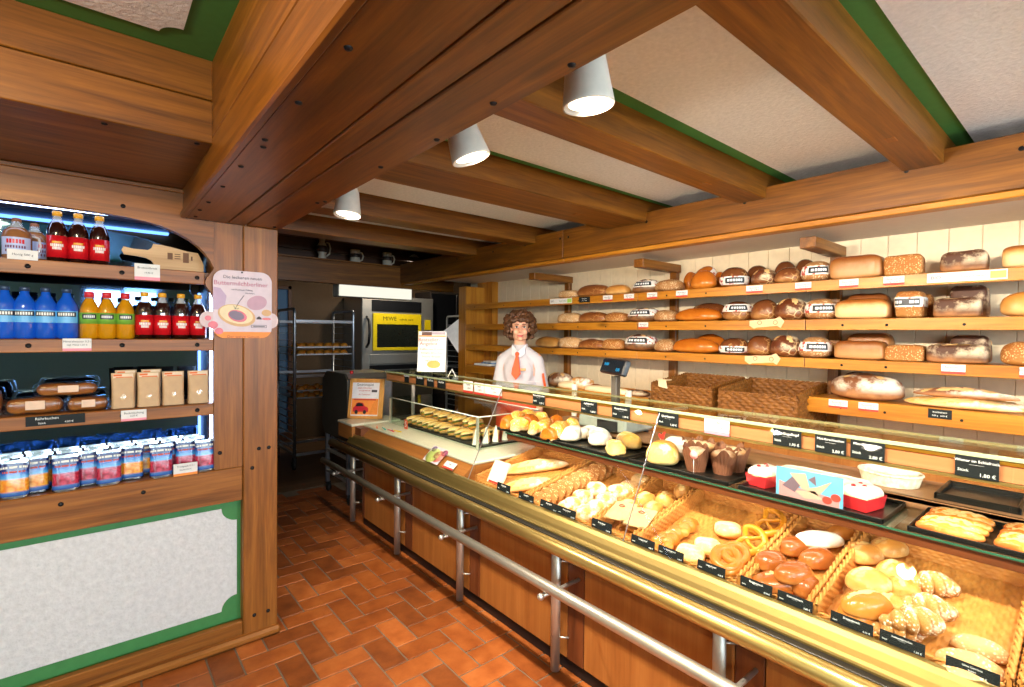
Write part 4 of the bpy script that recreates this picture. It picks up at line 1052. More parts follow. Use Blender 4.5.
def shelf_loaf(shelf, x0, x1, yt, style, words='', back=0, lift=0, up=None, extra=None):
    mat, e1, e2, W_, cuts, band, base = ST[style]
    Xf = FX+.02+back
    ym = yt+10
    a_ = onx(x0, ym, Xf).y; b_ = onx(x1, ym, Xf).y; L_ = abs(a_-b_); yc = (a_+b_)/2
    H_ = onx((x0+x1)/2, yt, Xf+W_*.4).z-SZ[shelf]-lift
    H_ = max(.06, H_)
    if style in ('seedround','wrapped','banded','bandedtop','crack','dark','bandlight'): W_ = min(.20, max(W_, L_*.85))
    W_ = min(W_, 3.465-Xf-.0)
    lab = (words or base)
    bread(lab, 'bread', 'loaves on the wall shelves', (Xf+W_/2, yc, SZ[shelf]+lift), -pi/2, L_, W_, H_, mat, e1, e2, cuts, band=band)
T1 = [(555.5,574,290.5,'oat','pale oat loaf on the top shelf beside the price strip, at the saleswoman end'),
 (573.5,605,285,'long','smooth brown oblong loaf on the top shelf beside the pale oat loaf'),
 (602,624.5,285,'split','golden split-top loaf on the top shelf, third from the saleswoman end'),
 (628,652,279.5,'wrapped','dark cracked loaf with paper band on the top shelf, fourth from the saleswoman end'),
 (650,676,279.5,'seedround','seeded round loaf on the top shelf beside the stacked glossy loaves'),
 (686.5,711,271,'glossy','glossy orange loaf end-on at the bottom of the top-shelf stack'),
 (715.5,742.5,267,'banded','dark round loaf with white paper band on the top shelf beside the glossy stack'),
 (747,772,269,'crack','dark cracked loaf on the top shelf between two price cards, fifth darkest round'),
 (770.5,797,267.5,'dark','dark shiny loaf on the top shelf beside the banded light loaf'),
 (798,827,261.5,'bandlight','light brown loaf with paper band on the top shelf beside the long brown tin loaf'),
 (828,881.5,256,'tinbrown','long brown tin loaf on the top shelf'),
 (882,921.5,255.5,'graintin','square grain-coated loaf on the top shelf'),
 (940,987,251,'flourtin','floured dark loaf on the top shelf over the green price strip'),
 (1000.5,1050,245,'tin','pale tin loaf on the top shelf cut by the picture edge')]
T1[7] = (747,772,269,'crack','dark cracked round loaf on the top shelf, second from the glossy stack')
T2 = [(554.5,577,313,'oat','pale oat loaf on the second shelf, beside the saleswoman head'),
 (575.5,603,312,'long','smooth brown oblong loaf on the second shelf beside the pale oat loaf'),
 (602,623,312.5,'rough','rough orange loaf on the second shelf, third from the saleswoman end'),
 (622.5,651,307.5,'wrapped','dark cracked loaf with paper band on the second shelf over a price card'),
 (649.5,672,310,'seedround','seeded round loaf on the second shelf beside the glossy oblong loaf'),
 (670.5,717,308,'glossy','glossy orange oblong loaf on the second shelf'),
 (718.5,746,301,'bandedtop','dark loaf with paper band near its top on the second shelf'),
 (747,773,299.5,'dark','dark shiny round loaf on the second shelf over the paper arrow tag'),
 (770.5,802,298,'crack','cracked dark round loaf with floury stripe on the second shelf'),
 (801,833,299,'bandlight','light brown loaf with paper band on the second shelf'),
 (833,887,299,'tin','golden tin loaf with pale sides on the second shelf beside the banded light loaf'),
 (893.5,921.5,291,'bandtin','grain loaf standing end-on with paper band on the second shelf'),
 (932.5,980.5,297.5,'flourtin','grey floured tin loaf on the second shelf'),
 (997.5,1050,292,'split','golden loaf on the second shelf cut by the picture edge')]
T3 = [(532,557,336.6,'split','brown split loaf on the third shelf beside the saleswoman shoulder'),
 (554.5,577,337,'oat','pale oat loaf on the third shelf'),
 (575,601,339,'long','smooth brown oblong loaf on the third shelf'),
 (599,619.5,338.6,'rough','rough orange crusty loaf on the third shelf'),
 (619.5,648.5,334,'wrapped','dark patterned loaf with paper band on the third shelf above the scale'),
 (650,670,338.6,'seedround','small brown round loaf on the third shelf beside the glossy oblong loaf'),
 (668.5,714,338,'glossy','glossy orange oblong loaf on the third shelf'),
 (715,742.5,337.6,'banded','dark loaf with paper band on the third shelf'),
 (742.5,768,335.5,'dark','dark shiny round loaf on the third shelf over the paper arrow tag'),
 (765.5,796.5,335,'crack','cracked dark round loaf on the third shelf beside the banded light loaf'),
 (795.5,826.5,336.6,'bandlight','light brown loaf with paper band on the third shelf'),
 (832.5,884,340.5,'tinbrown','long brown tin loaf on the third shelf above the floured country loaf'),
 (883.5,923,345,'graintin','rusty grain-coated tin loaf on the third shelf'),
 (925,988,344,'flourtin','long dark tin loaf with floury stripes on the third shelf'),
 (999,1050,342,'rough','grain loaf on the third shelf cut by the picture edge')]
for k, T in ((1, T1), (2, T2), (3, T3)):
    for x0, x1, yt, stl, w_ in T: shelf_loaf(k, x0, x1, yt, stl, w_)
# loaves standing behind the front rows
for k, x0, x1, yt, stl, w_ in ((1,742,764,266,'dark','dark round loaf behind the cracked loaf on the top shelf'), (1,770.5,792,261.4,'dark','dark round loaf behind the shiny loaf on the top shelf'), (1,791,813,259.6,'dark','dark round loaf behind the banded light loaf on the top shelf'),
    (1,681,692,272,'glossy','glossy loaf half hidden behind the end-on glossy loaf, passage side'), (1,709,722,272,'glossy','glossy loaf half hidden behind the dark banded loaf on the top shelf'),
    (2,686,724,303,'dark','dark loaf behind the glossy oblong loaf on the second shelf'), (2,844,888,293.6,'tinbrown','dark tin loaf behind the golden one on the second shelf'), (2,948,987,285,'flourtin','dark floured loaf behind the grey tin loaf on the second shelf'), (2,919,931,294,'rough','grain loaf peeping out beside the end-on banded loaf on the second shelf'),
    (3,690,722,334,'glossy','glossy loaf behind the front glossy loaf on the third shelf'), (3,845,890,332.7,'tinbrown','dark tin loaf behind the long brown one on the third shelf'), (3,948,990,335,'flourtin','dark floured loaf behind the striped tin loaf on the third shelf'), (3,800,833,341,'split','golden loaf behind the banded light loaf on the third shelf')):
    shelf_loaf(k, x0, x1, yt, stl, w_, back=.165)
g1 = onx(699, 268, FX+.10)
bread('glossy orange loaf with paper band leaning on top of the top-shelf stack', 'bread', 'loaves on the wall shelves', (FX+.205, g1.y, SZ[1]+.075), 0, .17, .125, .10, 'glossy', .9, .85, band=(.3, .75, .5), tilt=(0, -.55))
shelf_loaf(4, 824, 899, 373.7, 'bigflour', 'big round floured country loaf on the low shelf beside the wicker basket')
shelf_loaf(4, 836, 872, 372, 'dark', 'dark loaf half hidden behind the big floured country loaf', back=.19)
for a_, b_, H_, dx, dz, lab in (((908, 394), (1024, 404), .055, .07, 0, 'pale baguette lying at the front of the low shelf'), ((905, 391), (985, 397), .05, .13, 0, 'golden baguette lying behind the front one on the low shelf'), ((960, 392), (1030, 399), .05, .19, 0, 'pale baguette end at the rear of the low shelf by the wall'), ((913, 386), (1021, 395), .055, .10, .047, 'brown floured baguette lying on top of the others on the low shelf')):
    p0 = onx(*a_, FX+dx); p1 = onx(*b_, FX+dx); L_ = p0.y-p1.y
    bread(lab, 'bread', 'baguettes on the low shelf', (FX+dx, (p0.y+p1.y)/2, SZ[4]+dz), -pi/2, L_, .075, H_, 'bag' if dz == 0 else 'flour', .9, .75, DIAG, taper=.45, name='baguette')
# price cards and tags along the shelf edges
def edge_tag(shelf, px0, px1, style, label):
    Xf = FX-.0065
    py = (onx and 0)
    a_ = onx(px0, 300, Xf).y; b_ = onx(px1, 300, Xf).y; w_ = a_-b_
    zt = SZ[shelf]-.004; h_ = .045
    if style == 'arrow':
        o = root('paper_tag', label, 'price tag', (Xf, (a_+b_)/2, zt-.05), group='price tags on the wall shelves')
        m = MB(); m.prism([(-w_/2, .052), (w_*.25, .06), (w_*.36, .075), (w_/2, .045), (w_*.40, .005), (w_*.30, .018), (-w_*.28, .008), (-w_*.36, .0), (-w_/2, .02)], 'x', -.002, 0)
        m.xf(Matrix.Scale(-1, 4, (0, 1, 0))); m.build('card', plain('peach_paper', '#E8BE8E', .7), o, local=True)
        for q in (-.25, .2): MB().tube([(-.0025, w_*q+.012*cos(k), .038+.012*sin(k)) for k in [2*pi*i/12 for i in range(12)]], .0015, 5, True).build('printed_mark', MT['redink'], o, local=True)
        return
    o = root('price_tag', label, 'price tag', (Xf, (a_+b_)/2, zt-h_), group='price tags on the wall shelves')
    mats = {'w': MT['white'], 'b': MT['slate'], 'g': MT['white']}[style]
    MB().box((-.0015, -w_/2, 0), (0, w_/2, h_), .0002).build('card', mats, o, local=True)
    if style == 'w':
        MB().box((-.0022, -w_/2, 0), (0, w_/2, h_*.24), .0001).build('colour_band', MT['redink'], o, local=True)
        text('Bauernbrot', .0135, MT['ink'], o, frame(None, (0,-1,0), (0,0,1), (-.002, 0, h_*.68)))
        text('1 kg   3,40 €', .011, MT['ink'], o, frame(None, (0,-1,0), (0,0,1), (-.002, 0, h_*.40)))
    elif style == 'b':
        text('Kürbiskern', .012, MT['chalk'], o, frame(None, (0,-1,0), (0,0,1), (-.002, 0, h_*.68)))
        text('500 g   2,90 €', .010, MT['chalk'], o, frame(None, (0,-1,0), (0,0,1), (-.002, 0, h_*.3)))
    else:
        MB().box((-.0024, -w_/2+.004, .006), (0, -w_/2+w_*.2, h_-.006), .0001).build('green_field', plain('lime_print', '#9CCB5A', .5), o, local=True)
        if w_ > .2: text('BIO', .024, MT['ink'], o, frame(None, (0,-1,0), (0,0,1), (-.002, w_*.38, h_*.5))); text('Dinkel Vollkorn', .014, plain('green_ink', '#4F9A58', .6), o, frame(None, (0,-1,0), (0,0,1), (-.002, -w_*.1, h_*.5)))
    return o
for sh_i, a_, b_, s_, lab in ((1,550,572,'g','wide white and green price strip on the top shelf under the oat loaf'), (1,579,590,'b','small black price tag on the top shelf edge'), (1,603,612.5,'w','white price tag on the top shelf under the split-top loaf'), (1,624,634,'w','white price tag on the top shelf under the dark cracked loaf'), (1,647,657,'w','white price tag on the top shelf under the seeded round loaf'), (1,676,687.5,'w','white price tag on the top shelf beside the glossy stack'),
    (1,746,762.5,'w','white price tag on the top shelf under the cracked dark loaf'), (1,795,811,'w','white price tag on the top shelf under the banded light loaf'), (1,839,858,'w','white price tag on the top shelf under the long brown tin loaf'), (1,883,904,'w','white price tag on the top shelf under the square grain loaf'), (1,926.5,1007,'g','long white and green price strip on the top shelf under the floured loaf'),
    (2,639,648.5,'w','white price tag on the second shelf under the cracked loaf'), (2,750,785,'arrow','peach paper arrow tag on the second shelf edge'), (3,746,782,'arrow','peach paper arrow tag on the third shelf edge'), (3,943,967.5,'w','white price tag on the third shelf under the striped tin loaf'), (3,1021.5,1040,'w','white price tag on the third shelf cut by the picture edge'),
    (4,831,850,'w','white price tag on the low shelf under the big floured loaf, basket side'), (4,861,881,'w','white price tag on the low shelf under the big floured loaf, baguette side'), (4,931,955,'b','black price tag on the low shelf under the baguettes')):
    edge_tag(sh_i, a_, b_, s_, lab)

# ================================================================== wicker
def weave(mb, o, u, v, n_, lu, lv, p=.012, rows=.010, amp=.003, mi=0, big=False):
    o, u, v, n_ = Vector(o), Vector(u), Vector(v), Vector(n_)
    nr = max(2, int(round(lv/rows))); nu = max(6, int(lu/p*3)); sub = 4
    def fn(a, b):
        r_ = b*nr; row = min(nr-1, int(r_)); f = r_-row
        d = amp*sin(pi*a*lu/p+pi*row)*sin(pi*f)**.5 if 0 < f < 1 else 0
        d += amp*.7*(sin(pi*f) if 0 < f < 1 else 0)
        return o+u*(a*lu)+v*(b*lv)+n_*d
    mb.grid(fn, nu, nr*sub, mi)
WK = 1
def wicker_basket(name, label, x0, x1, y0, y1, mat, hw=.075, zf=None, front=None, th=.02, group=None, zoff=0, cat='basket'):
    # zf: floor height as function of x
    o = root(name, label, cat, ((x0+x1)/2, (y0+y1)/2, zf((x0+x1)/2)), group=group)
    sl = (zf(x1)-zf(x0))/(x1-x0); ux = Vector((1, 0, sl)); lx = (x1-x0)
    fl_ = MB(); weave(fl_, (x0, y0, zf(x0)+.004), ux, (0,1,0), Vector((-sl,0,1)), lx, y1-y0, .022, .012, .0025)
    fl_.box((x0, y0, zf(x0)-.004), (x0+.01, y1, zf(x0)+.001), 0)
    fl_.prism([(x0, zf(x0)-.008), (x1, zf(x1)-.008), (x1, zf(x1)+.003), (x0, zf(x0)+.003)], 'y', y0, y1)
    fl_.build('woven_floor', mat, o)
    hf = front if front is not None else hw
    for nm_, y_, s_ in (('side', y0, 1), ('side', y1, -1)):
        m = MB()
        for q in (0, 1): weave(m, (x0, y_+s_*(th*.15+q*th*.7), zf(x0)), ux, (0,0,1), (0, 1 if q == (s_ > 0) else -1, 0), lx, hw, .014*WK, .010*WK, .0025*WK)
        m.prism([(x0, zf(x0)), (x1, zf(x1)), (x1, zf(x1)+hw-.004), (x0, zf(x0)+hw-.004)], 'y', y_+s_*th*.25, y_+s_*th*.8)
        m.build('woven_side', mat, o)
    for x_, s_, h_ in ((x0, 1, hf), (x1, -1, hw)):
        m = MB(); z_ = zf(x_)
        for q in (0, 1): weave(m, (x_+s_*(th*.15+q*th*.7), y0, z_), (0,1,0), (0,0,1), (1 if q == (s_ > 0) else -1, 0, 0), y1-y0, h_, .014*WK, .010*WK, .0025*WK)
        m.box((x_+min(s_*th*.25, s_*th*.8), y0, z_), (x_+max(s_*th*.25, s_*th*.8), y1, z_+h_-.004), 0)
        m.build('woven_side', mat, o)
    m = MB()
    for k in range(2):        # plaited rim: two canes twisted round each other
        for (A, B) in (((x0, y0+th/2, zf(x0)+hw), (x1, y0+th/2, zf(x1)+hw)), ((x0, y1-th/2, zf(x0)+hw), (x1, y1-th/2, zf(x1)+hw)), ((x0+th/2, y0, zf(x0)+hf), (x0+th/2, y1, zf(x0)+hf)), ((x1-th/2, y0, zf(x1)+hw), (x1-th/2, y1, zf(x1)+hw))):
            A, B = Vector(A), Vector(B); d = B-A; n_ = max(8, int(d.length/.007)); w_ = Vector((0,0,1)); sd_ = d.cross(w_).normalized()
            m.tube([A+d*(i/n_)+(sd_*cos(i*.75+pi*k)+w_*sin(i*.75+pi*k))*th*.26 for i in range(n_+1)], th*.30, 6)
    m.build('plaited_rim', mat, o)
    return o
XB0, XB1 = 1.635, 2.148
def zfl(x): return slz(x)-.018
for y0, y1, lab in ((1.842, 2.262, 'shallow wicker display basket with baguettes and seeded slices'), (1.412, 1.838, 'shallow wicker display basket with floured rolls'), (1.196, 1.408, 'narrow wicker display basket with pale rolls'),
    (.768, 1.192, 'shallow wicker display basket with pretzels and lye pastries'), (.560, .764, 'narrow wicker display basket with shiny brown oval rolls'), (.130, .556, 'shallow wicker display basket with seeded croissants, half empty'), (-.32, .126, 'shallow wicker display basket at the picture edge')):
    wicker_basket('wicker_basket', lab, XB0, XB1, y0, y1, MT['wicker'], .062, zfl, .035, .016, 'display baskets in the counter')
for px0, px1, lab in ((651, 712, 'deep brown wicker basket of rolls below the shelves, saleswoman side'), (718, 798, 'deep brown wicker basket of rolls beside the low shelf')):
    ya, yb = onx(px1, 392, 3.0).y, onx(px0, 385, 3.0).y
    WK = 1.9
    wicker_basket('bread_basket', lab, 3.0, 3.44, ya, yb, MT['wicker_brown'], .215, lambda x: .955+.10*(x-3.0), .20, .024, 'deep wicker baskets on the back counter')
    n_ = 0
    for r_ in range(3):
        for q in range(4):
            n_ += 1
            bread('golden roll in the deep basket %s, %s row, %s' % ('on the saleswoman side' if px0 < 700 else 'beside the low shelf', ('front', 'middle', 'back')[r_], ORD[q]), 'roll', 'rolls in the deep baskets', (3.09+.11*r_, ya+.07+(yb-ya-.14)*q/3, 1.0395+.01*r_), rnd.uniform(-.6, .6), .105, .085, .07, 'light', .9, .9, [(-.6, 0, .6, 0)], name='bread_roll', nu=20, nv=12)
    bread_bed = MB().box((3.03, ya+.03, .98), (3.41, yb-.03, 1.038), .02); tag(bread_bed.build('basket_liner', plain('brown_liner_cloth', '#5A3A1E', .8), None, (3.2, (ya+yb)/2, .98)), 'brown cloth lining in the deep basket %s' % ('on the saleswoman side' if px0 < 700 else 'beside the low shelf'), 'liner', 'basket liners')
fo = onx(664, 385, 3.0)
lf = root('folded_paper', 'beige paper folded over the rim of the deep basket on the saleswoman side', 'paper', (3.0, fo.y, 1.15))
m = MB(); m.prism([(-.035, -.01), (.035, .0), (.04, .055), (-.02, .05)], 'x', -.012, -.010); m.box((-.012, -.03, .045), (.05, .035, .05), .001); m.build('flap', plain('beige_paper', '#E3C9A0', .8), lf, local=True)

# ================================================================== breads in the display
def disp(px, py, label, L_, W_, H_, mat, yaw=0, cat='roll', group=None, up=0, name='bread_roll', hz=.5, **k):
    p = onslope(px, py, H_*hz+up)              # the picture shows about the middle of the piece
    p.x = max(p.x, 1.652+max(abs(L_*cos(yaw)), abs(L_*sin(yaw))*.3, W_*abs(sin(yaw)))/2)
    return bread(label, cat, group, (p.x, p.y, slz(p.x)-.013+up), yaw, L_, W_, H_, mat, name=name, **k)
def ends(a_, b_, hz): p0 = onslope(*a_, hz); p1 = onslope(*b_, hz); return p0, p1
for a_, b_, W_, H_, lab in (((502, 468), (570, 459), .085, .07, 'big floured baguette at the back of the front basket'), ((499, 485), (561, 476), .08, .062, 'floured baguette lying in front of the bigger one')):
    p0, p1 = ends(a_, b_, .035); d = p1-p0
    bread(lab, 'bread', 'baguettes in the display', ((p0.x+p1.x)/2, (p0.y+p1.y)/2, slz((p0.x+p1.x)/2)-.012), atan2(d.y, d.x), d.length, W_, H_, 'bag', .9, .75, DIAG, taper=.4, name='baguette', tilt=(0, -.2*d.x/d.length))
# seeded slices standing in two leaning rows
tk = BM['grain']
def slice_mesh(sd):
    m = MB()
    def fn(u, v):
        a_ = 2*pi*u; k_ = sin(pi*v)**.35 if 0 < v < 1 else 0
        y = .054*spow(cos(a_), .55); z = .046+.046*spow(sin(a_), .55)
        return ((v-.5)*.024+.002*noise.noise((y*60, z*60, sd)), y*k_ if k_ < 1 else y, (z-.046)*k_+.046)
    m.grid(fn, 28, 8); return m.mesh('seeded_slice', tk)
sms = [slice_mesh(k) for k in range(3)]
for row, (a_, b_, n_) in enumerate((((537, 500), (581, 476), 7), ((576, 477), (612, 460), 6))):
    p0, p1 = ends(a_, b_, .04)
    for k in range(n_):
        f_ = k/(n_-1); p = p0.lerp(p1, f_)
        o = bpy.data.objects.new('seeded_slice', sms[k % 3]); COL.objects.link(o)
        o.location = (p.x, p.y-.02*row, slz(p.x)-.010); o.rotation_euler = (0, .62, .18+rnd.uniform(-.05, .05))
        tag(o, 'seed-crusted slice in the %s leaning row, %s from the baguettes end' % (('front', 'rear')[row], ORD[k]), 'bread slice', 'seeded slices in the display')
G2 = 'floured rolls in the display'
for k, (px, py, lab) in enumerate(((596.5, 486, 'floured roll at the back, beside the seeded slices'), (583, 494, 'floured roll, second from the back along the seeded slices'), (573, 502, 'floured roll, third from the back along the seeded slices'), (559, 509, 'floured roll at the front along the seeded slices'), (617, 489, 'floured roll in the second line, at its back'), (606, 497, 'floured roll in the second line, second from its back'), (597.5, 505, 'floured roll in the second line, third from its back'), (578, 516, 'floured roll at the front of the second line'), (630, 484, 'seeded roll at the rear of the floured rolls'), (641, 478, 'seeded roll behind the others, under the glass shelf'))):
    disp(px, py, lab, .108, .094, .066, 'rollflour' if k < 8 else 'oat', rnd.uniform(-.6, .6), 'roll', G2, e1=.8, e2=.85, cuts=[(-.5, 0, .5, 0)] if k % 2 else (), lump=.006)
G3 = 'pale rolls in the display'
for k, (px, py, lab) in enumerate(((646, 496, 'pale split roll at the back, beside the seeded rolls'), (666, 496, 'pale split roll in the middle of the narrow basket'), (683, 488, 'pale split roll at the rear of the narrow basket'), (654, 507, 'pale shiny roll in front of the others in the narrow basket'), (629, 505, 'pale shiny roll beside the paper bags'), (637, 519, 'pale shiny roll over the black price sign'))):
    disp(px, py, lab, .105, .082, .066, 'roll', rnd.uniform(-.3, .5), 'roll', G3, e1=.85, e2=.85, cuts=[(-.7, 0, .7, 0)])
for a_, lab in (((601, 521), 'flat kraft paper bag with red print lying on the rolls, slices side'), ((617, 531), 'flat kraft paper bag with red print lying at the front of the narrow basket')):
    p = onslope(*a_, .07); p.x = max(p.x, 1.742); o = root('flat_paper_bag', lab, 'bag', (p.x, p.y, slz(p.x)+.058)); 
    m = MB()
    m.grid(lambda u, v: ((u-.5)*.14, (v-.5)*.095, .012*sin(pi*u)*sin(pi*v)+.004*noise.noise((u*5, v*5, p.x*9))+.21*(u-.5)*.14), 16, 10); m.grid(lambda u, v: ((u-.5)*.14, (v-.5)*.095, -.004+.21*(u-.5)*.14), 16, 10)
    m.build('bag', plain('pale_kraft', '#C9A470', .75), o, local=True); o.rotation_euler = (0, 0, .25)
    MB().tube([(.01+.012*cos(k), .012*sin(k), .018) for k in [2*pi*i/12 for i in range(12)]], .002, 5, True).build('printed_mark', MT['redink'], o, local=True)
# lye pastries, cheese pastries and pretzels
G4 = 'lye pastries in the display'
def twist(label, px, py, yaw, L_=.14, mat='lyelight', group=G4, name='twisted_pastry', up=0, n_=6, W_=.03, cat='pastry'):
    p = onslope(px, py, .025+up); p.x = max(p.x, 1.652+L_*.48*abs(cos(yaw))); m = MB()
    for k in range(n_):
        f_ = (k+.5)/n_-.5; r_ = W_*(1-.9*f_*f_*2)
        c = Vector((f_*L_, .006*sin(k*2.2), r_*.9)); 
        b = MB().ball((0,0,0), (L_/n_*.72, r_*1.05, r_*.9), 14, 9).xf(Matrix.Translation(c) @ Matrix.Rotation(.55, 4, 'Z'))
        m.join(b)
    for i, q in enumerate(m.v): nn = noise.noise((q[0]*40, q[1]*40, q[2]*40+px)); m.v[i] = (q[0], q[1], max(0, q[2]+.003*nn))
    o = root(name, label, cat, (p.x, p.y, slz(p.x)-.012+up), yaw, group); m.build('dough', BM[mat], o, local=True); return o
for px, py, yaw, lab in ((688, 523, .3, 'braided lye pastry at the rear of the heap'), (676, 530, .15, 'braided lye pastry on the middle of the heap'), (671, 536, .4, 'braided lye pastry between the other two braids'), (657, 542, .1, 'braided lye pastry at the front over the price sign')): twist(lab, px, py, yaw, .15)
for px, py, yaw, lab in ((728.5, 525, .6, 'cheese-topped pastry at the back of the pretzel basket'), (708, 543, .5, 'cheese-topped pastry in the middle of the pretzel basket'), (686, 555, .4, 'cheese-topped pastry at the front of the pretzel basket')):
    o = disp(px, py, lab, .115, .10, .045, 'cheese', yaw, 'pastry', 'cheese-topped lye pastries', name='cheese_pastry', e1=.7, e2=.6, lump=.006)
    MB().lathe([(0, .0), (.053, 0), (.057, .010), (.054, .018), (0, .018)], n=24, sx=1.02, sy=.90).build('lye_base', BM['lye'], o, local=True)
def pretzel(label, px, py, yaw, s=.062):
    p = onslope(px, py, .02); pts = []; rs = []
    key = [(-.35, .55, .3), (-.1, .2, .0), (.2, -.1, .9), (.62, -.45, .1), (.95, 0, 0), (.75, .62, 0), (.25, .95, 0), (0, .98, 0)]
    key = [(.45, -.72, .55), (.22, -.25, .35), (-.10, .12, .8), (-.55, .42, .1), (-.95, .55, 0), (-1.08, .05, 0), (-.80, -.55, 0), (-.35, -.92, 0), (0, -1.0, 0)]
    full = [(x, y, z) for x, y, z in key]+[(-x, y, z*.6+(.0 if k != 2 else .0)) for k, (x, y, z) in reversed(list(enumerate(key[:-1])))]
    P_ = [Vector(q) for q in full]; sm_ = []
    for i in range(len(P_)-1):
        p0, p1, p2, p3 = P_[max(0, i-1)], P_[i], P_[i+1], P_[min(len(P_)-1, i+2)]
        for j in range(5):
            t_ = j/5; sm_.append(.5*((2*p1)+(-p0+p2)*t_+(2*p0-5*p1+4*p2-p3)*t_*t_+(-p0+3*p1-3*p2+p3)*t_**3))
    sm_.append(P_[-1]); N = len(sm_)
    rr = [.0065+.0075*sin(pi*i/(N-1))**1.2 for i in range(N)]
    m = MB().tube([(q.x*s, q.y*s, .012+q.z*.018) for q in sm_], rr, 10)
    o = root('pretzel', label, 'pretzel', (p.x, p.y, slz(p.x)-.010), yaw, 'pretzels in the display'); o.location.z += .022; o.rotation_euler = (.0, -.5, yaw*.3); m.build('dough', BM['pretzel'], o, local=True)
pretzel('golden pretzel at the back of the basket by the oval rolls', 768, 523, -.6); pretzel('golden pretzel behind the ring pastry', 748, 541, -.3)
def ring(label, px, py, tilt, R_=.052, r_=.016, up=0):
    p = onslope(px, py, .03+up); p.x = max(p.x, 1.66+R_*.75); m = MB().tube([(R_*cos(a_), R_*.85*sin(a_), .016) for a_ in [2*pi*k/28 for k in range(28)]], r_, 12, True)
    o = root('lye_ring', label, 'pastry', (p.x, p.y, slz(p.x)-.010+up), 0, 'lye rings in the display'); o.location.z += .012; o.rotation_euler = tilt; m.build('dough', BM['lyelight'], o, local=True)
ring('lye ring leaning on the pretzel', 735, 549, (.1, -.35, .3), .043, .014, up=.034); ring('lye ring at the front over the price sign', 712, 567, (.15, -.4, .2), .046, .015, up=.034); ring('lye ring tucked behind the front ring', 727, 559, (.15, -.4, .2), .045, .015, up=.022)
G5 = 'shiny brown oval rolls in the display'
for px, py, yaw, L_, up, lab in ((795, 542, -.5, .125, .0, 'shiny oval roll at the back of the narrow basket, pretzel side'), (817, 554, -.5, .13, .0, 'shiny oval roll at the back of the narrow basket, croissant side'), (771, 557, -.45, .11, .02, 'shiny oval roll on the pretzel side of the pile'), (794, 568, -.5, .13, .035, 'shiny oval roll lying on top of the pile'), (806, 581, -.3, .10, 0, 'shadowed dark oval roll under the top one')):
    disp(px, py, lab, L_, .082, .066, 'lye', yaw, 'roll', G5, up=up, e1=.9, e2=.9, lump=.002)
disp(775, 586, 'large shiny brown bread at the front of the narrow basket', .19, .095, .06, 'lye', -.75, 'bread', None, name='lye_loaf', e1=.9, e2=.8, cuts=[(-.6, 0, .6, 0)], cutw=.006, lump=.005)
disp(820, 535, 'long white-floured roll at the back of the narrow basket', .17, .07, .055, 'sugar', -.75, 'roll', None, up=.02, e1=.9, e2=.8)
disp(843, 528, 'orange roll end behind the long floured roll', .11, .07, .055, 'lyelight', -.6, 'roll', None, e1=.9, e2=.85)
G6 = 'light oval rolls in the display'
for px, py, yaw, L_, H_, up, lab in ((864, 549, -.5, .115, .06, 0, 'light oval roll at the back by the wicker side'), (889, 543, -.4, .12, .055, 0, 'light oval roll at the very back under the glass shelf'), (894, 567, -.3, .10, .06, .01, 'light knotted roll, upper one by the croissants'), (902, 582, .5, .08, .055, 0, 'light knotted roll, lower one by the croissants'), (868, 576, -.5, .12, .065, .02, 'light oval roll in the middle by the wicker side'), (865, 602, -.6, .13, .07, .025, 'large light oval roll lying on top at the front'), (851, 622, -.5, .115, .06, 0, 'light oval roll behind the front price sign'), (889, 598, .3, .075, .05, 0, 'small light roll between the ovals and the croissants')):
    disp(px, py, lab, L_*1.12, .094, H_*1.08, 'roll' if px != 865 and px != 851 else 'lyelight', yaw, 'roll', G6, up=up, e1=.9, e2=.9, cuts=[(-.7, .15, .7, .05)], cutw=.006)
def croissant(label, px, py, yaw, L_=.145, mat='sugar', up=0):
    p = onslope(px, py, .025+up); p.x = max(p.x, 1.66+L_*.5*abs(cos(yaw))); m = MB(); n_ = 7
    for k in range(n_):
        f_ = (k+.5)/n_*2-1; r_ = .044*(1-abs(f_)**1.8*.70)
        b = MB().ball((0,0,0), (L_/n_*.95, r_, r_*.85), 14, 9).xf(Matrix.Translation((f_*L_/2, .030*f_*f_, r_*.8)) @ Matrix.Rotation(.8*f_, 4, 'Z'))
        m.join(b)
    for i, q in enumerate(m.v): nn = noise.noise((q[0]*60, q[1]*60, q[2]*60+px)); m.v[i] = (q[0], q[1], max(0, q[2]+.003*nn))
    o = root('seeded_croissant', label, 'croissant', (p.x, p.y, slz(p.x)-.012+up), yaw, 'seeded croissants in the display'); m.build('dough', BM['seedcr'], o, local=True)
BM['seedcr'] = bread_mat('seeded_croissant_crust', '#B8803E', '#9E6A34', speck='#F6EBD4', flour='#F4EAD8', gloss=.5, bump=.7, fl_scale=16, fl_at=.55)
croissant('seeded croissant at the back beside the knotted rolls', 934, 583, -.9); croissant('seeded croissant in the middle of the heap', 928, 606, -.95, .15); croissant('seeded croissant on top at the front of the heap', 914, 628, -.75, .15, up=.03); croissant('seeded croissant end behind the price sign', 896, 641, -.7, .13)
for a_, b_, lab in (((949, 630), (1013, 650), 'long seed-coated roll at the back of the trio'), ((935, 645), (1009, 669), 'long seed-coated roll in the middle of the trio'), ((931.5, 662), (1006, 686), 'long seed-coated roll at the front by the chalk sign')):
    p0, p1 = ends(a_, b_, .03); d = p1-p0
    bread(lab, 'roll', 'long seed-coated rolls', ((p0.x+p1.x)/2, (p0.y+p1.y)/2, slz((p0.x+p1.x)/2)-.012), atan2(d.y, d.x), d.length, .058, .05, 'oat', .85, .7, taper=.25, name='seeded_roll')

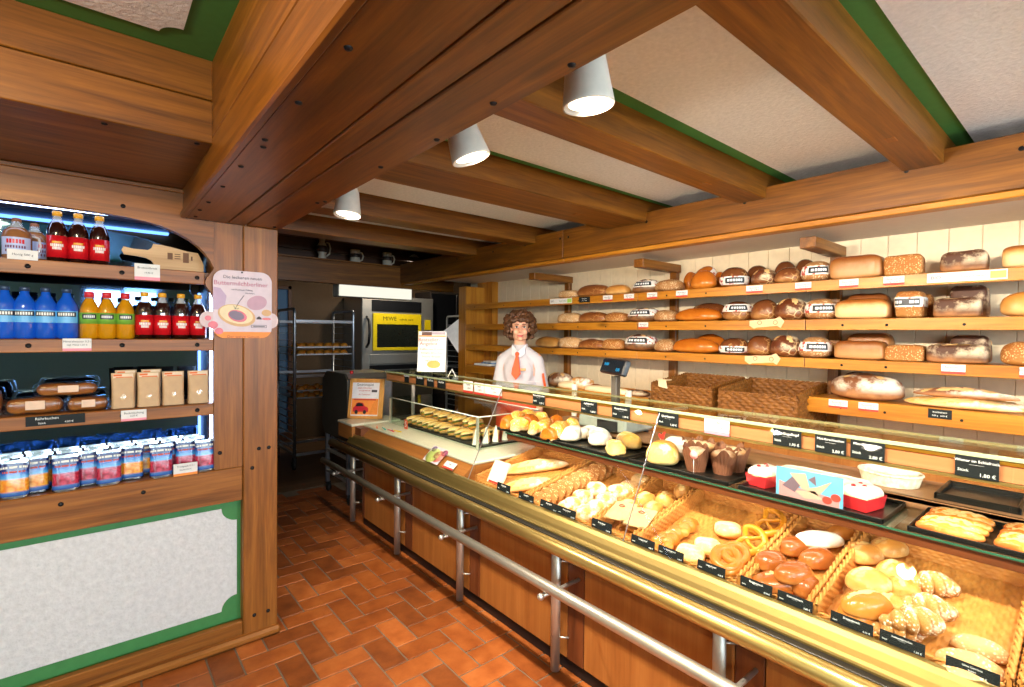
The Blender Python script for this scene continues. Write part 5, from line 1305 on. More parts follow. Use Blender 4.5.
# ================================================================== glass shelf: trays and cakes
GZ = .9203
def tray(pa, pb, label, x0=1.882, x1=2.148, Z_=GZ):
    ya, yb = onz(*pb, Z_+.01).y, onz(*pa, Z_+.01).y
    o = MB().box((x0, ya, Z_), (x1, yb, Z_+.004), .001)
    for lo, hi in (((x0, ya), (x0+.006, yb)), ((x1-.006, ya), (x1, yb)), ((x0, ya), (x1, ya+.006)), ((x0, yb-.006), (x1, yb))): o.box((lo[0], lo[1], Z_), (hi[0], hi[1], Z_+.016), .002)
    tag(o.build('serving_tray', MT['tray'], None, ((x0+x1)/2, (ya+yb)/2, Z_)), label, 'tray', 'black trays on the glass shelf'); return ya, yb
TZ = GZ+.0045
t1 = tray((503, 427), (556, 439), 'black tray under the cheese-topped pastries'); t2 = tray((559, 440), (632, 456.5), 'black tray under the sugared and flaky pastries'); t3 = tray((636, 457.5), (736, 481), 'black tray under the muffins and dusted cakes'); t4 = tray((741, 485), (884, 521), 'black tray under the red boxed cakes'); t5 = tray((906, 528), (1075, 572), 'black tray under the glazed sausage pastries')
def on_tray(px, py, label, L_, W_, H_, mat, yaw=0, cat='pastry', group=None, name='pastry', hz=.5, up=0, **k):
    p = onz(px, py, TZ+up+H_*hz)
    p.x = min(max(p.x, 1.93), 2.11)
    return bread(label, cat, group, (p.x, p.y, TZ+up), yaw, L_, W_, H_, mat, name=name, **k)
n_ = 0
for r_, x_ in enumerate((1.925, 2.01, 2.095)):
    for q in range(4):
        y_ = t1[0]+.04+(t1[1]-t1[0]-.08)*q/3
        bread('cheese-topped bun on the tray beside the sandwich case, %s row, %s from the sugared pastries' % (('front', 'middle', 'rear')[r_], ORD[q]), 'pastry', 'cheese-topped buns', (x_, y_, TZ), rnd.uniform(-.5, .5), .115, .088, .080+.012*r_, 'crosscheese' if (q+r_) % 3 else 'glossy', .85, .85, name='cheese_bun', lump=.018)
for k, (px, py, lab) in enumerate(((572, 434, 'white sugared pastry beside the cheese buns'), (590, 431, 'white sugared pastry in the rear of its tray'), (600, 438, 'white sugared pastry in the middle of its tray'), (612, 432, 'white sugared pastry behind the flaky ones'))): on_tray(px, py, lab, .145, .10, .075, 'sugar', .3, group='sugared pastries', name='sugared_pastry', e1=.85, e2=.85, lump=.014)
for k, (px, py, lab) in enumerate(((615, 446, 'golden flaky turnover at the front of the tray'), (630, 441, 'golden flaky turnover in the middle beside the pane joint'), (642, 437, 'golden flaky turnover at the rear of the tray'))): on_tray(px, py, lab, .16, .095, .075, 'flaky', .9, group='flaky turnovers', name='flaky_turnover', e1=.8, e2=.7, lump=.014)
for px, py, L_, lab in ((663, 452, .19, 'large dusted half-moon cake beside the pane joint'), (681, 446, .17, 'large dusted half-moon cake behind the muffins')): on_tray(px, py, lab, L_, .12, .085, 'sugarcake', .5, group='dusted half-moon cakes', name='dusted_cake', e1=.8, e2=.8, lump=.006) if 'sugarcake' in BM else on_tray(px, py, lab, L_, .14, .10, 'flaky' if px < 670 else 'sugar', .5, group='dusted half-moon cakes', name='dusted_cake', e1=.8, e2=.8, lump=.006)
# muffins in pleated tulip papers
tul = plain('brown_tulip_paper', '#7A4A30', .7); muf = bread_mat('muffin_top', '#B98A5E', '#7A4A28', flour='#F0E0C8', gloss=.6, bump=.5, fl_at=.5)
def muffin(label, px, py):
    p = onz(px, py, TZ+.04); p.x = min(max(p.x, 1.925), 2.11)
    o = root('muffin', label, 'muffin', (p.x, p.y, TZ), rnd.uniform(0, 1.5), 'muffins in tulip papers'); o.scale = (1.45, 1.45, 1.5); m = MB()
    def fn(u, v):
        a_ = 2*pi*u; r_ = .024+.013*v+.0012*sin(24*a_); pk = max(0, .5+.5*cos(4*a_))**1.3
        return (r_*cos(a_)*(1+.15*pk*v*v), r_*sin(a_)*(1+.15*pk*v*v), v*(.050+.024*pk))
    m.grid(fn, 96, 8); m.build('paper_cup', tul, o, local=True)
    MB().lathe([(0, .0), (.024, .0005), (.025, .002), (0, .002)], n=20).build('base', tul, o, local=True)
    m = MB(); m.grid(lambda u, v: (.035*sin(v*pi/2)*cos(2*pi*u), .035*sin(v*pi/2)*sin(2*pi*u), .050+.016*cos(v*pi/2)+.004*noise.noise((cos(2*pi*u)*2+px, sin(2*pi*u)*2, v*3))), 20, 8); m.build('cake_top', muf, o, local=True)
for px, py, lab in ((696, 461, 'muffin with round pink tag in front of it, by the dusted cakes'), (723, 464, 'muffin at the front of the group'), (711, 449, 'muffin at the rear, beside the dusted cakes'), (727, 449, 'muffin at the rear of the group, middle'), (739, 460, 'muffin second along the front'), (746, 455, 'muffin at the end next to the boxed cakes')): muffin(lab, px, py)
pk_ = onz(694, 447, TZ+.075); o = root('round_tag', 'round pink paper tag on a stick in the muffins', 'tag', (1.90, onx(694, 447, 1.90).y, TZ), group=None)
MB().tube([(0, 0, 0.0), (0, 0, .075)], .0012, 6).build('stick', MT['white'], o, local=True); MB().lathe([(0, 0), (.017, 0), (.017, .002), (0, .002)], n=20).xf(Matrix.Translation((0, 0, .085)) @ Matrix.Rotation(-pi/2, 4, 'Y')).build('disc', plain('pink_paper', '#E58A86', .6), o, local=True)
rs = onz(662, 436, TZ+.10); o = root('rooster_pick', 'small red paper rooster on two sticks standing in the dusted cake', 'decoration', (2.0, onx(662, 436, 2.0).y, TZ+.07))
m = MB().prism([(-.014, .052), (-.020, .064), (-.012, .070), (-.006, .062), (.004, .052), (.016, .058), (.020, .048), (.014, .036), (.0, .028), (-.010, .034)], 'x', -.001, .001); m.build('paper_bird', MT['redink'], o, local=True); m = MB()
for q in (-.006, .008): m.tube([(0, q, 0), (0, q, .034)], .001, 6)
m.build('sticks', MT['white'], o, local=True)
# boxed cakes with red paper cases and a long white-topped cake
redp = plain('red_cake_case', '#CE2A2E', .45)
def boxed_cake(label, px, py, L_=.11, W_=.075, yaw=0, Xo=None):
    p = onz(px, py, TZ+.03); 
    if Xo: p = onx(px, py, Xo)
    o = root('boxed_cake', label, 'cake', (p.x, p.y, TZ), yaw, 'cakes in red paper cases'); m = MB()
    m.add([(-L_*.44, -W_*.44, .001), (L_*.44, -W_*.44, .001), (L_*.44, W_*.44, .001), (-L_*.44, W_*.44, .001), (-L_/2, -W_/2, .045), (L_/2, -W_/2, .045), (L_/2, W_/2, .045), (-L_/2, W_/2, .045)], [(0,1,2,3),(0,1,5,4),(1,2,6,5),(2,3,7,6),(3,0,4,7)]); m.build('paper_case', redp, o, local=True)
    m = MB(); m.grid(lambda u, v: (L_*.5*spow(cos(2*pi*u), .4)*sin(v*pi/2)**.6, W_*.5*spow(sin(2*pi*u), .4)*sin(v*pi/2)**.6, .043+.032*cos(v*pi/2)**.7+.004*noise.noise((u*9, v*5, px))), 28, 10); m.build('cake_top', BM['sugar'], o, local=True)
    for k in range(3): MB().ball((L_*(.18*k-.2), W_*.12*(-1)**k, .072), (.009, .008, .007), 10, 7).build('berry', redp, o, local=True)
boxed_cake('cake in a red paper case beside the muffin tray', 765, 477, .12, .085, -.2); boxed_cake('cake in a red paper case at the end of its tray, by the glazed pastries', 861, 498, .125, .10, -.2)
lc = root('long_cake', 'long white-topped cake standing behind the picture card', 'cake', (2.06, onx(822, 466, 2.06).y, TZ), 0)
yy = (onx(775, 460, 2.06).y-onx(868, 472, 2.06).y)/2
MB().box((-.04, -yy, .001), (.04, yy, .055), .006).build('sponge', BM['crumb'], lc, local=True); m = MB(); m.grid(lambda u, v: (.044*spow(cos(2*pi*u), .4)*sin(v*pi/2)**.6, (yy+.003)*spow(sin(2*pi*u), .35)*sin(v*pi/2)**.6, .053+.026*cos(v*pi/2)**.6+.004*noise.noise((u*9, v*5, 3))), 40, 8); m.build('icing', BM['sugar'], lc, local=True)
pc = [onx(776, 490, 1.905), onx(843, 508, 1.905), onx(846, 471, 1.905), onx(779.5, 459.5, 1.905)]
o = root('picture_card', 'clear-fronted picture card of sliced cake with fruit on a blue ground', 'card', (1.905, (pc[0].y+pc[1].y)/2, TZ)); w_ = pc[0].y-pc[1].y; h_ = .108
cm = MB().box((-.001, -w_/2, .002), (.001, w_/2, h_), 0); c_ = cm.build('card', plain('pale_blue_print', '#5F9DBC', .6), o, local=True)
def blob(poly, mt, nm, dx): MB().prism([((.5-a_)*w_, b_*h_) for a_, b_ in poly], 'x', -.001-dx, -.0011).build(nm, mt, c_, local=True)
blob([(.05, .05), (.95, .05), (.95, .30), (.7, .36), (.3, .42), (.05, .55)], plain('print_pink_cloth', '#B98482', .5), 'printed_cloth', .0003)
for poly in ([(.22, .85), (.46, .92), (.52, .5), (.40, .42)], [(.40, .42), (.62, .55), (.84, .82), (.66, .30)], [(.30, .30), (.60, .42), (.72, .2), (.45, .12)]): blob(poly, plain('print_cream', '#B99E86', .5), 'printed_slice', .0006)
for poly in ([(.10, .40), (.26, .75), (.38, .5), (.30, .25)], [(.5, .75), (.60, .9), (.62, .6)]): blob(poly, plain('print_dark', '#6C5A64', .4), 'printed_berries', .0008)
for q in ((.78, .22), (.90, .35)): blob([(q[0]+.07*cos(k), q[1]+.12*sin(k)) for k in [2*pi*i/14 for i in range(14)]], MT['redink'], 'printed_strawberry', .0010)
# glazed pastries in two columns
for col in range(2):
    for k in range(4):
        a_, b_ = ((914+k*6.5, 518-k*6.7+0), (975+k*3.2, 532-k*6.5)) if col == 0 else ((972+k*7, 538-k*8.5), (1034+k*6, 553-k*8.0))
        p0, p1 = onz(*a_, TZ+.03), onz(*b_, TZ+.03)
        x_ = 1.915+.058*k; y0_, y1_ = p0.y, p1.y
        ya = t5[1]-.012-col*.172; 
        bread('glazed golden pastry in the column %s, %s from the front glass' % (('beside the cakes', 'cut by the picture edge')[col], ORD[k]), 'pastry', 'glazed sausage pastries', (x_, ya-.08, TZ), -pi/2+.03, .158, .056, .040, 'eclair', .85, .7, DIAG if k % 2 else XC, taper=.12, name='glazed_pastry', lump=.004, cutw=.006)
# rear ledge: white basket and an empty black tray
RZ = .9553
a_ = onz(936, 484, RZ); b_ = onz(1022, 500, RZ); x0, x1 = 2.20, 2.43
ya, yb = onx(1022, 497, 2.2).y, onx(934, 484, 2.2).y
m = MB().box((x0, ya, RZ), (x1, yb, RZ+.005), .001)
for lo, hi in (((x0, ya), (x0+.012, yb)), ((x1-.012, ya), (x1, yb)), ((x0, ya), (x1, ya+.012)), ((x0, yb-.012), (x1, yb))): m.box((lo[0], lo[1], RZ), (hi[0], hi[1], RZ+.022), .004)
tag(m.build('serving_tray', MT['tray'], None, ((x0+x1)/2, (ya+yb)/2, RZ)), 'empty black tray lying on the rear ledge', 'tray')
wp = onx(890, 471, 2.30); o = root('white_basket', 'low oval white wicker basket on the rear ledge', 'basket', (2.30, wp.y, RZ))
def wb(r0): 
    def fn(u, v):
        a_ = 2*pi*u; r_ = r0*(1+.12*v)+.002*sin(pi*v*7)*sin(26*a_+pi*int(v*7)); return (.075*r_*cos(a_), .088*r_*sin(a_), .042*v+.001)
    return fn
m = MB(); m.grid(wb(1), 104, 28); m.grid(wb(.94), 104, 28); m.build('woven_side', MT['wicker_white'], o, local=True)
MB().lathe([(0, 0), (1, 0), (1, .003), (0, .003)], n=30, sx=.074, sy=.086).build('base', MT['wicker_white'], o, local=True)
MB().tube([(.083*cos(q), .098*sin(q), .043) for q in [2*pi*k/30 for k in range(30)]], .005, 8, True).build('rim', MT['wicker_white'], o, local=True)

# ================================================================== price signs on the counter
def sign(px0, px1, py0, py1, X_, label, lines, mat='slate', ink='chalk', lean=.0, group='price signs along the counter glass', name='price_sign', band=None, zb=None):
    a_ = onx(px0, (py0+py1)/2, X_); b_ = onx(px1, (py0+py1)/2, X_); w_ = a_.y-b_.y; yc = (a_.y+b_.y)/2
    z0 = onx((px0+px1)/2, py1, X_).z if zb is None else zb; h_ = onx((px0+px1)/2, py0, X_).z-z0
    o = root(name, label, 'price sign', (X_, yc, z0), group=group); o.rotation_euler = (0, lean, 0)
    MB().box((-.0015, -w_/2, 0), (.0, w_/2, h_), .0003).build('card', MT[mat], o, local=True)
    if band: MB().box((-.002, -w_/2, 0), (0, w_/2, h_*.2), .0001).build('colour_band', MT[band], o, local=True)
    for s_, sz, fx, fz, al in lines: text(s_, sz*h_, MT[ink], o, frame(None, (0,-1,0), (0,0,1), (-.0019, w_*(.5-fx), h_*fz)), al=al)
    return o
def std(nm, price, unit='Stück'): return [(nm, .26 if len(nm) < 11 else .21 if len(nm) < 15 else .17, .5, .74, 'CENTER'), ('––––––––––', .10, .5, .58, 'CENTER'), (unit, .17, .06, .30, 'LEFT'), (price, .21, .94, .16, 'RIGHT')]
FXS = 1.6165
front = [(497, 510, 484, 498.5, 'Baguette', '1,80 €', 'small black price sign under the baguettes'), (518.5, 533.5, 494, 508, 'Kornecke', '0,75 €', 'small black price sign at the front of the seeded slices'), (540, 557.5, 502, 518, 'Kornspitz', '0,70 €', 'small black price sign between seeded slices and floured rolls'), (557.5, 575.5, 508.5, 526, 'Bauernsemmel', '0,55 €', 'small black price sign under the floured rolls'), (591.5, 611.5, 521, 541.5, 'Brötchen', '0,38 €', 'black price sign under the flat paper bags'),
 (631, 654.5, 538, 560.5, 'Laugenzopf', '0,95 €', 'black price sign under the braided lye pastries'), (658, 683.5, 549, 574, 'Käselaugeneck', '1,25 €', 'black price sign under the cheese-topped pastries'), (697, 725, 564, 590.5, 'Laugenbrezel', '0,68 €', 'black price sign under the lye rings'), (740, 772, 581, 611, 'Roggenweck', '0,70 €', 'black price sign under the large shiny brown bread'), (777, 812.5, 596, 629, 'Kümmelweck', '0,80 €', 'black price sign beside the wicker partition'),
 (830, 873, 618, 653, 'Doppelweck', '0,76 €', 'black price sign under the light oval rolls'), (879, 925, 637, 674, 'Sonnenhörnchen', '1,30 €', 'black price sign under the seeded croissants')]
for x0, x1, y0, y1, nm_, prc, lab in front: sign(x0, x1, y0, y1, FXS, lab, std(nm_, prc), lean=.12, zb=.690)
sign(945, 1000, 665, 702, FXS, 'black sign with chalk handwriting under the long seeded rolls', [('Urno Carriona', .22, .5, .72, 'CENTER'), ('Saaten', .20, .5, .42, 'CENTER'), ('1,10 €', .2, .7, .16, 'CENTER')], lean=.12, zb=.690)
vs_ = [(404.5,409,371,377,'','','tiny black price sign at the curved glass end, first of four'), (416,424,373,381,'','','tiny black price sign on the valance, second of four'), (427,434,376,383.5,'','','tiny black price sign on the valance, third of four'), (437.5,445.5,378,385.5,'','','tiny black price sign on the valance, fourth of four'),
 (533,545,392.5,403,'Butterhörnchen','1,20 €','black price sign on the valance below the saleswoman'), (581,597,400.5,411.5,'Apfeltasche','1,60 €','black price sign on the valance below the bread slices'), (612,630,405.5,417.5,'Nussschnecke','1,70 €','black price sign on the valance below the scale'), (658,678.5,413,424.5,'Quarktasche','1,60 €','black chalked price sign on the valance by the pane joint'), (773,801.5,429.5,444.5,'Mini-Gugelhupf','1,90 €','black price sign on the valance over the red boxed cake'), (815,846.5,435,451,'Mini-Kirschkuchen','2,80 €','black price sign on the valance over the picture card'), (850.5,885,440,457,'Mini-Obstkuchen','2,80 €','black price sign on the valance over the white basket'), (955,999.5,456,476,'Wiener im Schlafrock','1,80 €','large black price sign on the valance over the empty tray')]
for x0, x1, y0, y1, nm_, prc, lab in vs_: sign(x0, x1, y0, y1, VX-.0075, lab, std(nm_, prc) if nm_ else [('Kuchen', .3, .5, .6, 'CENTER')], group='price signs on the valance', zb=1.1225)
for x0, x1, y0, y1, lab in ((463.5,473,381,390,'white price card on the valance, nearest to the poster stand side'), (474.5,484,383,392,'white price card on the valance, middle of three'), (484.5,502,385,395.5,'wide white price card on the valance by the first pane joint'), (704.5,729.5,418,433.5,'wide white price card with pink mark on the valance over the muffins')):
    sign(x0, x1, y0, y1, VX-.0075, lab.replace('nearest to the poster stand side', 'next to the tiny black signs'), [('Muffin' if x0 > 700 else 'Snack', .22, .5, .7, 'CENTER'), ('1,90 €', .18, .6, .4, 'CENTER')], 'white', 'ink', group='white cards on the valance', name='price_card', band='pinkink' if x0 > 700 else 'redink', zb=1.1225)
# cards leaning on the wooden face of the sandwich section
def lean_card(pts, X_, label, name, cat, mat, hh):
    a_ = onx(*pts[0], X_); b_ = onx(*pts[1], X_); w_ = abs(a_.y-b_.y)
    h_ = hh
    o = root(name, label, cat, (X_, (a_.y+b_.y)/2, .7)); o.rotation_euler = (0, .84, 0)
    c_ = MB().box((-.0012, -w_/2, 0), (0, w_/2, h_), .0002).build('card', mat, o, local=True); return o, c_, w_, h_
o, c_, w_, h_ = lean_card([(422.5, 468), (437, 472), (432, 446)], 1.604, 'leaflet with fruit picture leaning on the wooden face', 'leaflet', 'leaflet', plain('lilac_print', '#C9BDC6', .45), .115)
for (fy, fz, r_, mt) in ((.08, .42, .3, plain('print_lime', '#B8C46A', .5)), (-.16, .46, .24, plain('print_coral', '#D9786A', .5)), (-.3, .75, .13, plain('print_berry', '#8C3A5C', .5)), (.22, .8, .12, plain('print_plum', '#6A4A78', .5))): MB().lathe([(0, 0), (r_*w_, 0), (r_*w_, .0006), (0, .0006)], n=18, sy=1.25, sx=1).xf(Matrix.Translation((-.0014, fy*w_*1.4, fz*h_)) @ Matrix.Rotation(-pi/2, 4, 'Y')).build('printed_fruit', mt, c_, local=True)
o, c_, w_, h_ = lean_card([(442, 473), (452, 476), (450, 464)], 1.604, 'small white price card leaning beside the leaflet', 'price_card', 'price card', MT['white'], .05)
MB().box((-.002, -w_/2, 0), (-.001, w_/2, h_*.25), 0).build('colour_band', MT['redink'], c_, local=True); text('Snack', .012, MT['ink'], c_, frame(None, (0,-1,0), (0,0,1), (-.0018, 0, h_*.65)))
p = onslope(494, 480, .05); o = root('flat_paper_bag', 'pale paper bag with printed card standing at the start of the baguettes', 'bag', (1.66, onx(494, 480, 1.66).y, .693)); o.rotation_euler = (0, .5, 0)
m = MB(); m.grid(lambda u, v: (.004*noise.noise((u*4, v*4, 1)), (u-.5)*.13, v*.125), 14, 10); m.grid(lambda u, v: (.006+.004*noise.noise((u*4, v*4, 2)), (u-.5)*.13, v*.125), 14, 10); m.build('bag', plain('cream_paper', '#EFE0C6', .7), o, local=True)
MB().box((-.006, -.045, .0), (-.004, .045, .055), 0).build('printed_card', MT['white'], o, local=True); MB().box((-.0068, -.045, .0), (-.0058, .045, .011), 0).build('colour_band', MT['redink'], o, local=True)
# red number card and coloured pens on the stone edge
o = root('offer_card', 'small red offer card with white figure inside the sandwich case', 'card', (1.845, onx(406, 428, 1.845).y, .7625), .0)
MB().prism([(-.026, 0), (.026, 0), (.022, .075), (-.022, .07)], 'x', -.001, .001).build('card', plain('orange_red_card', '#D9593A', .5), o, local=True); text('5', .06, MT['chalk'], o, frame(None, (0,-1,0), (0,0,1), (-.002, 0, .036)))
for k, (px, py, c, lab) in enumerate(((377, 427, '#E8622A', 'orange pen lying on the stone edge'), (384, 428.5, '#2FA39A', 'teal pen lying on the stone edge'), (391, 430.5, '#C9384E', 'red pen lying on the stone edge beside the yellow one'), (397, 431, '#E9C21C', 'yellow and blue pen lying on the stone edge'))):
    p = onz(px, py, .766); p.x = min(p.x, 1.84); o = root('pen', lab, 'pen', (p.x, p.y, .7665), 1.15+.2*k, 'coloured pens on the stone edge')
    MB().tube([(-.05, 0, 0), (.045, 0, 0)], .0045, 8).build('barrel', plain('pen_%d' % k, c, .35), o, local=True); MB().tube([(.045, 0, 0), (.062, 0, 0)], [.0046, .0015], 8).build('tip', plain('pen_tip_%d' % k, '#2A4FA0' if k == 3 else c, .4), o, local=True)

# ================================================================== sandwiches in the case
ham = plain('pink_ham', '#E0A093', .5); let = plain('lettuce', '#7DB33A', .5, var=.2); chs = plain('yellow_cheese', '#EBC65A', .5)
def sandwich_proto():
    o = root('sandwich', None, 'sandwich'); L_, W_ = .15, .062
    def half(z0, H_, top):
        m = MB()
        def fn(u, v):
            a_ = 2*pi*u; th = v*pi/2; return (L_/2*spow(cos(a_), .8)*sin(th)**.6, W_/2*spow(sin(a_), .85)*sin(th)**.6, z0+(H_*cos(th)**.7 if top else -H_*cos(th)**.7)+.002*noise.noise((u*9, v*4, z0*50)))
        m.grid(fn, 28, 8); m.grid(lambda u, v: (L_/2*v*spow(cos(2*pi*u), .8), W_/2*v*spow(sin(2*pi*u), .85), z0), 28, 2); return m
    half(.024, .023, False).build('bread_base', BM['light'], o, local=True); half(.038, .028, True).build('bread_top', BM['bag'], o, local=True)
    m = MB(); m.grid(lambda u, v: ((L_/2*1.0)*v*spow(cos(2*pi*u), .8), (W_/2*1.04)*v*spow(sin(2*pi*u), .85), .028+.004*v*sin(2*pi*u*13)), 80, 3); m.build('lettuce', let, o, local=True)
    m = MB(); m.grid(lambda u, v: ((L_/2*1.0)*v*spow(cos(2*pi*u), .8), (W_/2*1.06)*v*spow(sin(2*pi*u), .85), .034+.003*v*sin(2*pi*u*7)), 60, 3); m.build('ham', ham, o, local=True)
    return o
sp_ = sandwich_proto(); first = True
sv = MB().box((1.90, 2.60, .7625), (2.37, 3.05, .775), .003); tag(sv.build('serving_tray', MT['tray'], None, (2.1, 2.8, .7625)), 'black tray under the lettuce sandwiches in the glass case', 'tray', 'trays in the sandwich case')
sv = MB().box((1.90, 3.07, .7625), (2.37, 3.62, .775), .003); tag(sv.build('serving_tray', MT['tray'], None, (2.1, 3.3, .7625)), 'black tray under the far sandwiches in the glass case', 'tray', 'trays in the sandwich case')
for r_ in range(2):
    for k in range(10):
        o = sp_ if first else dup(sp_); first = False
        y_ = 2.80+.082*k + (.03 if k > 2 else 0)
        put(o, (1.985+.17*r_, y_, .7755), rnd.uniform(-.1, .1), 'filled baguette sandwich in the glass case, %s row, %s from its side pane' % (('front', 'rear')[r_], ORD[k]), 'sandwiches in the glass case', rot=(-.35, 0, rnd.uniform(-.1, .1)))
for k in range(8):
        o = dup(sp_); put(o, (2.06+.02*(k%2), 2.84+.1*k, .836), 0, 'filled baguette sandwich lying on top in the glass case, %s from its side pane' % ORD[k], 'sandwiches in the glass case', rot=(-.2, 0, .3))
pkm = glass('bag_film', '#F4F2EE', 3.0, .15)
wrp = plain('white_wrap_print', '#E4DEDA', .3); wr2 = plain('brown_wrap_bread', '#B98858', .5)
def cone_proto():
    o = root('wrapped_snack', None, 'wrapped snack')
    m = MB(); m.add([(-.035, -.02, 0), (.035, -.02, 0), (.035, .02, 0), (-.035, .02, 0), (0, -.004, .105), (0, .004, .105)], [(0,1,2,3),(0,1,4),(2,3,5),(1,2,5,4),(3,0,4,5)]); m.build('wrapper', wrp, o, local=True)
    MB().prism([(-.028, .004), (-.004, .004), (-.001, .088)], 'y', -.0215, .0215).build('sandwich_side', wr2, o, local=True)
    MB().box((-.012, -.0225, .012), (.02, -.021, .03), 0).build('sticker', plain('pink_sticker', '#D9506A', .5), o, local=True)
    return o
cp_ = cone_proto()
for k in range(5):
    o = cp_ if k == 0 else dup(cp_); put(o, (1.93+.082*k, 2.665, .7765), .75, 'triangular wrapped sandwich at the side pane of the case, %s from the front glass' % ORD[k], 'triangular wrapped sandwiches')
# ================================================================== poster sign on the cabinet post
SY = 2.654
def sp(px, py): q = ony(px, py, SY); return (q.x, q.z)
x0, zt = sp(213, 269.5); x1, zb = sp(271.7, 340.5); zt = 1.786; zb = 1.468
def rrect(x0, z0, x1, z1, r, n=8):
    p = []
    for cx, cz, a0 in ((x1-r, z1-r, 0), (x0+r, z1-r, pi/2), (x0+r, z0+r, pi), (x1-r, z0+r, 1.5*pi)):
        for k in range(n+1): a_ = a0+pi/2*k/n; p.append((cx+r*cos(a_), cz+r*sin(a_)))
    return p
sg = root('advert_sign', 'rounded advertising sign with a jam doughnut picture hung on the cabinet post', 'sign', (.546, SY, 1.47))
mid = []
R_ = .048
body = MB().prism(rrect(x0, zb, x1, zt, R_), 'y', SY, SY+.004).build('board', plain('pale_pink_print', '#CDB9BE', .45), sg)
lm_ = plain('pale_print', '#C9AFAC', .45)
for a_, b_ in ((.372, .46), (.63, .706)): MB().prism(rrect(a_, 1.516, b_, 1.591, .034), 'y', SY+.0008, SY+.0042).build('side_lobe', lm_, sg)
ob = [p for p in rrect(x0, zb, x1, zt, R_) if p[1] < zb+.030]
lo_ = sorted([p for p in ob if p[0] < .5], key=lambda p: -p[1]); hi_ = sorted([p for p in ob if p[0] > .5], key=lambda p: p[1])
wl = R_-sqrt(max(0, R_**2-(R_-.030)**2))
MB().prism([(x0+wl, zb+.030)]+lo_+hi_+[(x1-wl, zb+.030)], 'y', SY-.0006, SY).build('orange_band', MT['orange'], body)
def ell(px, py, rx, rz, mt, nm, dy, rot=0, parent=None, par=body):
    cx, cz = sp(px, py); m = MB()
    m.prism([(cx+rx*cos(a_)*cos(rot)-rz*sin(a_)*sin(rot), cz+rx*cos(a_)*sin(rot)+rz*sin(a_)*cos(rot)) for a_ in [2*pi*k/28 for k in range(28)]], 'y', SY-.0006-dy, SY-.0001)
    m.build(nm, mt, par)
pm_ = plain('print_mauve', '#A9839A', .35); pc_ = plain('print_dough', '#C99A60', .45); pc2 = plain('print_pale_dough', '#DDC698', .45)
MB().prism([(x0+.001, 1.60), (x0+.045, 1.60), (x0+.055, 1.665), (x0+.03, 1.70), (x0+.001, 1.705)], 'y', SY-.0004, SY).build('printed_shadow', pm_, body)
ell(257, 303, .045, .034, plain('print_rose', '#B58A98', .45), 'printed_bun', .0, .3); ell(266.5, 313, .022, .016, pc_, 'printed_bun', .0003, 0); ell(266.5, 319, .021, .006, plain('print_jam_red', '#C4453A', .35), 'printed_jam', .0004)
ell(237, 315.5, .081, .050, pc_, 'printed_doughnut', .0006, -.25); ell(236.5, 314.5, .072, .042, pc2, 'printed_doughnut_face', .0009, -.25)
ell(237.5, 316, .041, .027, plain('print_jam_edge', '#C7303C', .35), 'printed_filling', .0012, -.3); ell(236.5, 315.5, .033, .021, plain('print_jam_dark', '#5A1E34', .35), 'printed_filling_core', .0015, -.3)
for px, py, r_ in ((213, 325, .020), (219, 331, .017), (208, 318, .013)): ell(px, py, r_, r_*.9, plain('print_strawberry', '#CC4A52', .35), 'printed_strawberry', .0008)
m = MB(); a_ = Vector((sp(244, 295.5)[0], SY-.002, sp(244, 295.5)[1])); b_ = Vector((sp(235, 309)[0], SY-.002, sp(235, 309)[1])); m.tube([a_, a_.lerp(b_, .5)+Vector((-.003, 0, -.001)), b_], .0012, 5); m.tube([b_+Vector((-.006, 0, .016)), b_, b_+Vector((.016, 0, .004))], .0011, 5); m.build('printed_arrow', MT['ink'], body)
def stx(s_, px, py, size, mt): 
    q = sp(px, py); text(s_, size, mt, body, frame(body, (1,0,0), (0,0,1), (q[0], SY-.0012, q[1])))
stx('Die leckeren neuen', 243, 278, .021, MT['ink']); stx('Buttermilchberliner', 241.5, 284, .029, plain('print_text_rose', '#B25A6E', .5)); stx('mit fruchtiger Füllung', 242, 290, .0105, MT['ink']); stx('Himbeere', 250, 293.5, .010, MT['ink']); stx('Der wahre Genuss', 243.5, 336.8, .018, plain('print_brown_text', '#9A4A18', .5))
q = sp(259, 319.5); MB().prism([(q[0]-.012, q[1]), (q[0]+.012, q[1]), (q[0]+.010, q[1]+.008), (q[0], q[1]+.016), (q[0]-.010, q[1]+.008)], 'y', SY-.0022, SY-.001).build('roof_logo', MT['ink'], body)
q = sp(259, 326.5); m = MB()
for lo, hi in (((-.034, -.006), (.034, -.0045)), ((-.034, .0045), (.034, .006)), ((-.034, -.006), (-.0325, .006)), ((.0325, -.006), (.034, .006))): m.box((q[0]+lo[0], SY-.0022, q[1]+lo[1]), (q[0]+hi[0], SY-.001, q[1]+hi[1]), 0)
m.build('logo_frame', MT['ink'], body); MB().box((q[0]-.026, SY-.0022, q[1]-.0015), (q[0]+.026, SY-.001, q[1]+.0015), 0).build('logo_line', MT['ink'], body)
MB().lathe([(0, 0), (.004, 0), (.004, .002), (0, .002)], n=10).xf(Matrix.Translation((sp(242, 272.5)[0], SY-.001, sp(242, 272.5)[1])) @ Matrix.Rotation(pi/2, 4, 'X')).build('hanging_nail', MT['black_bolt'], sg)

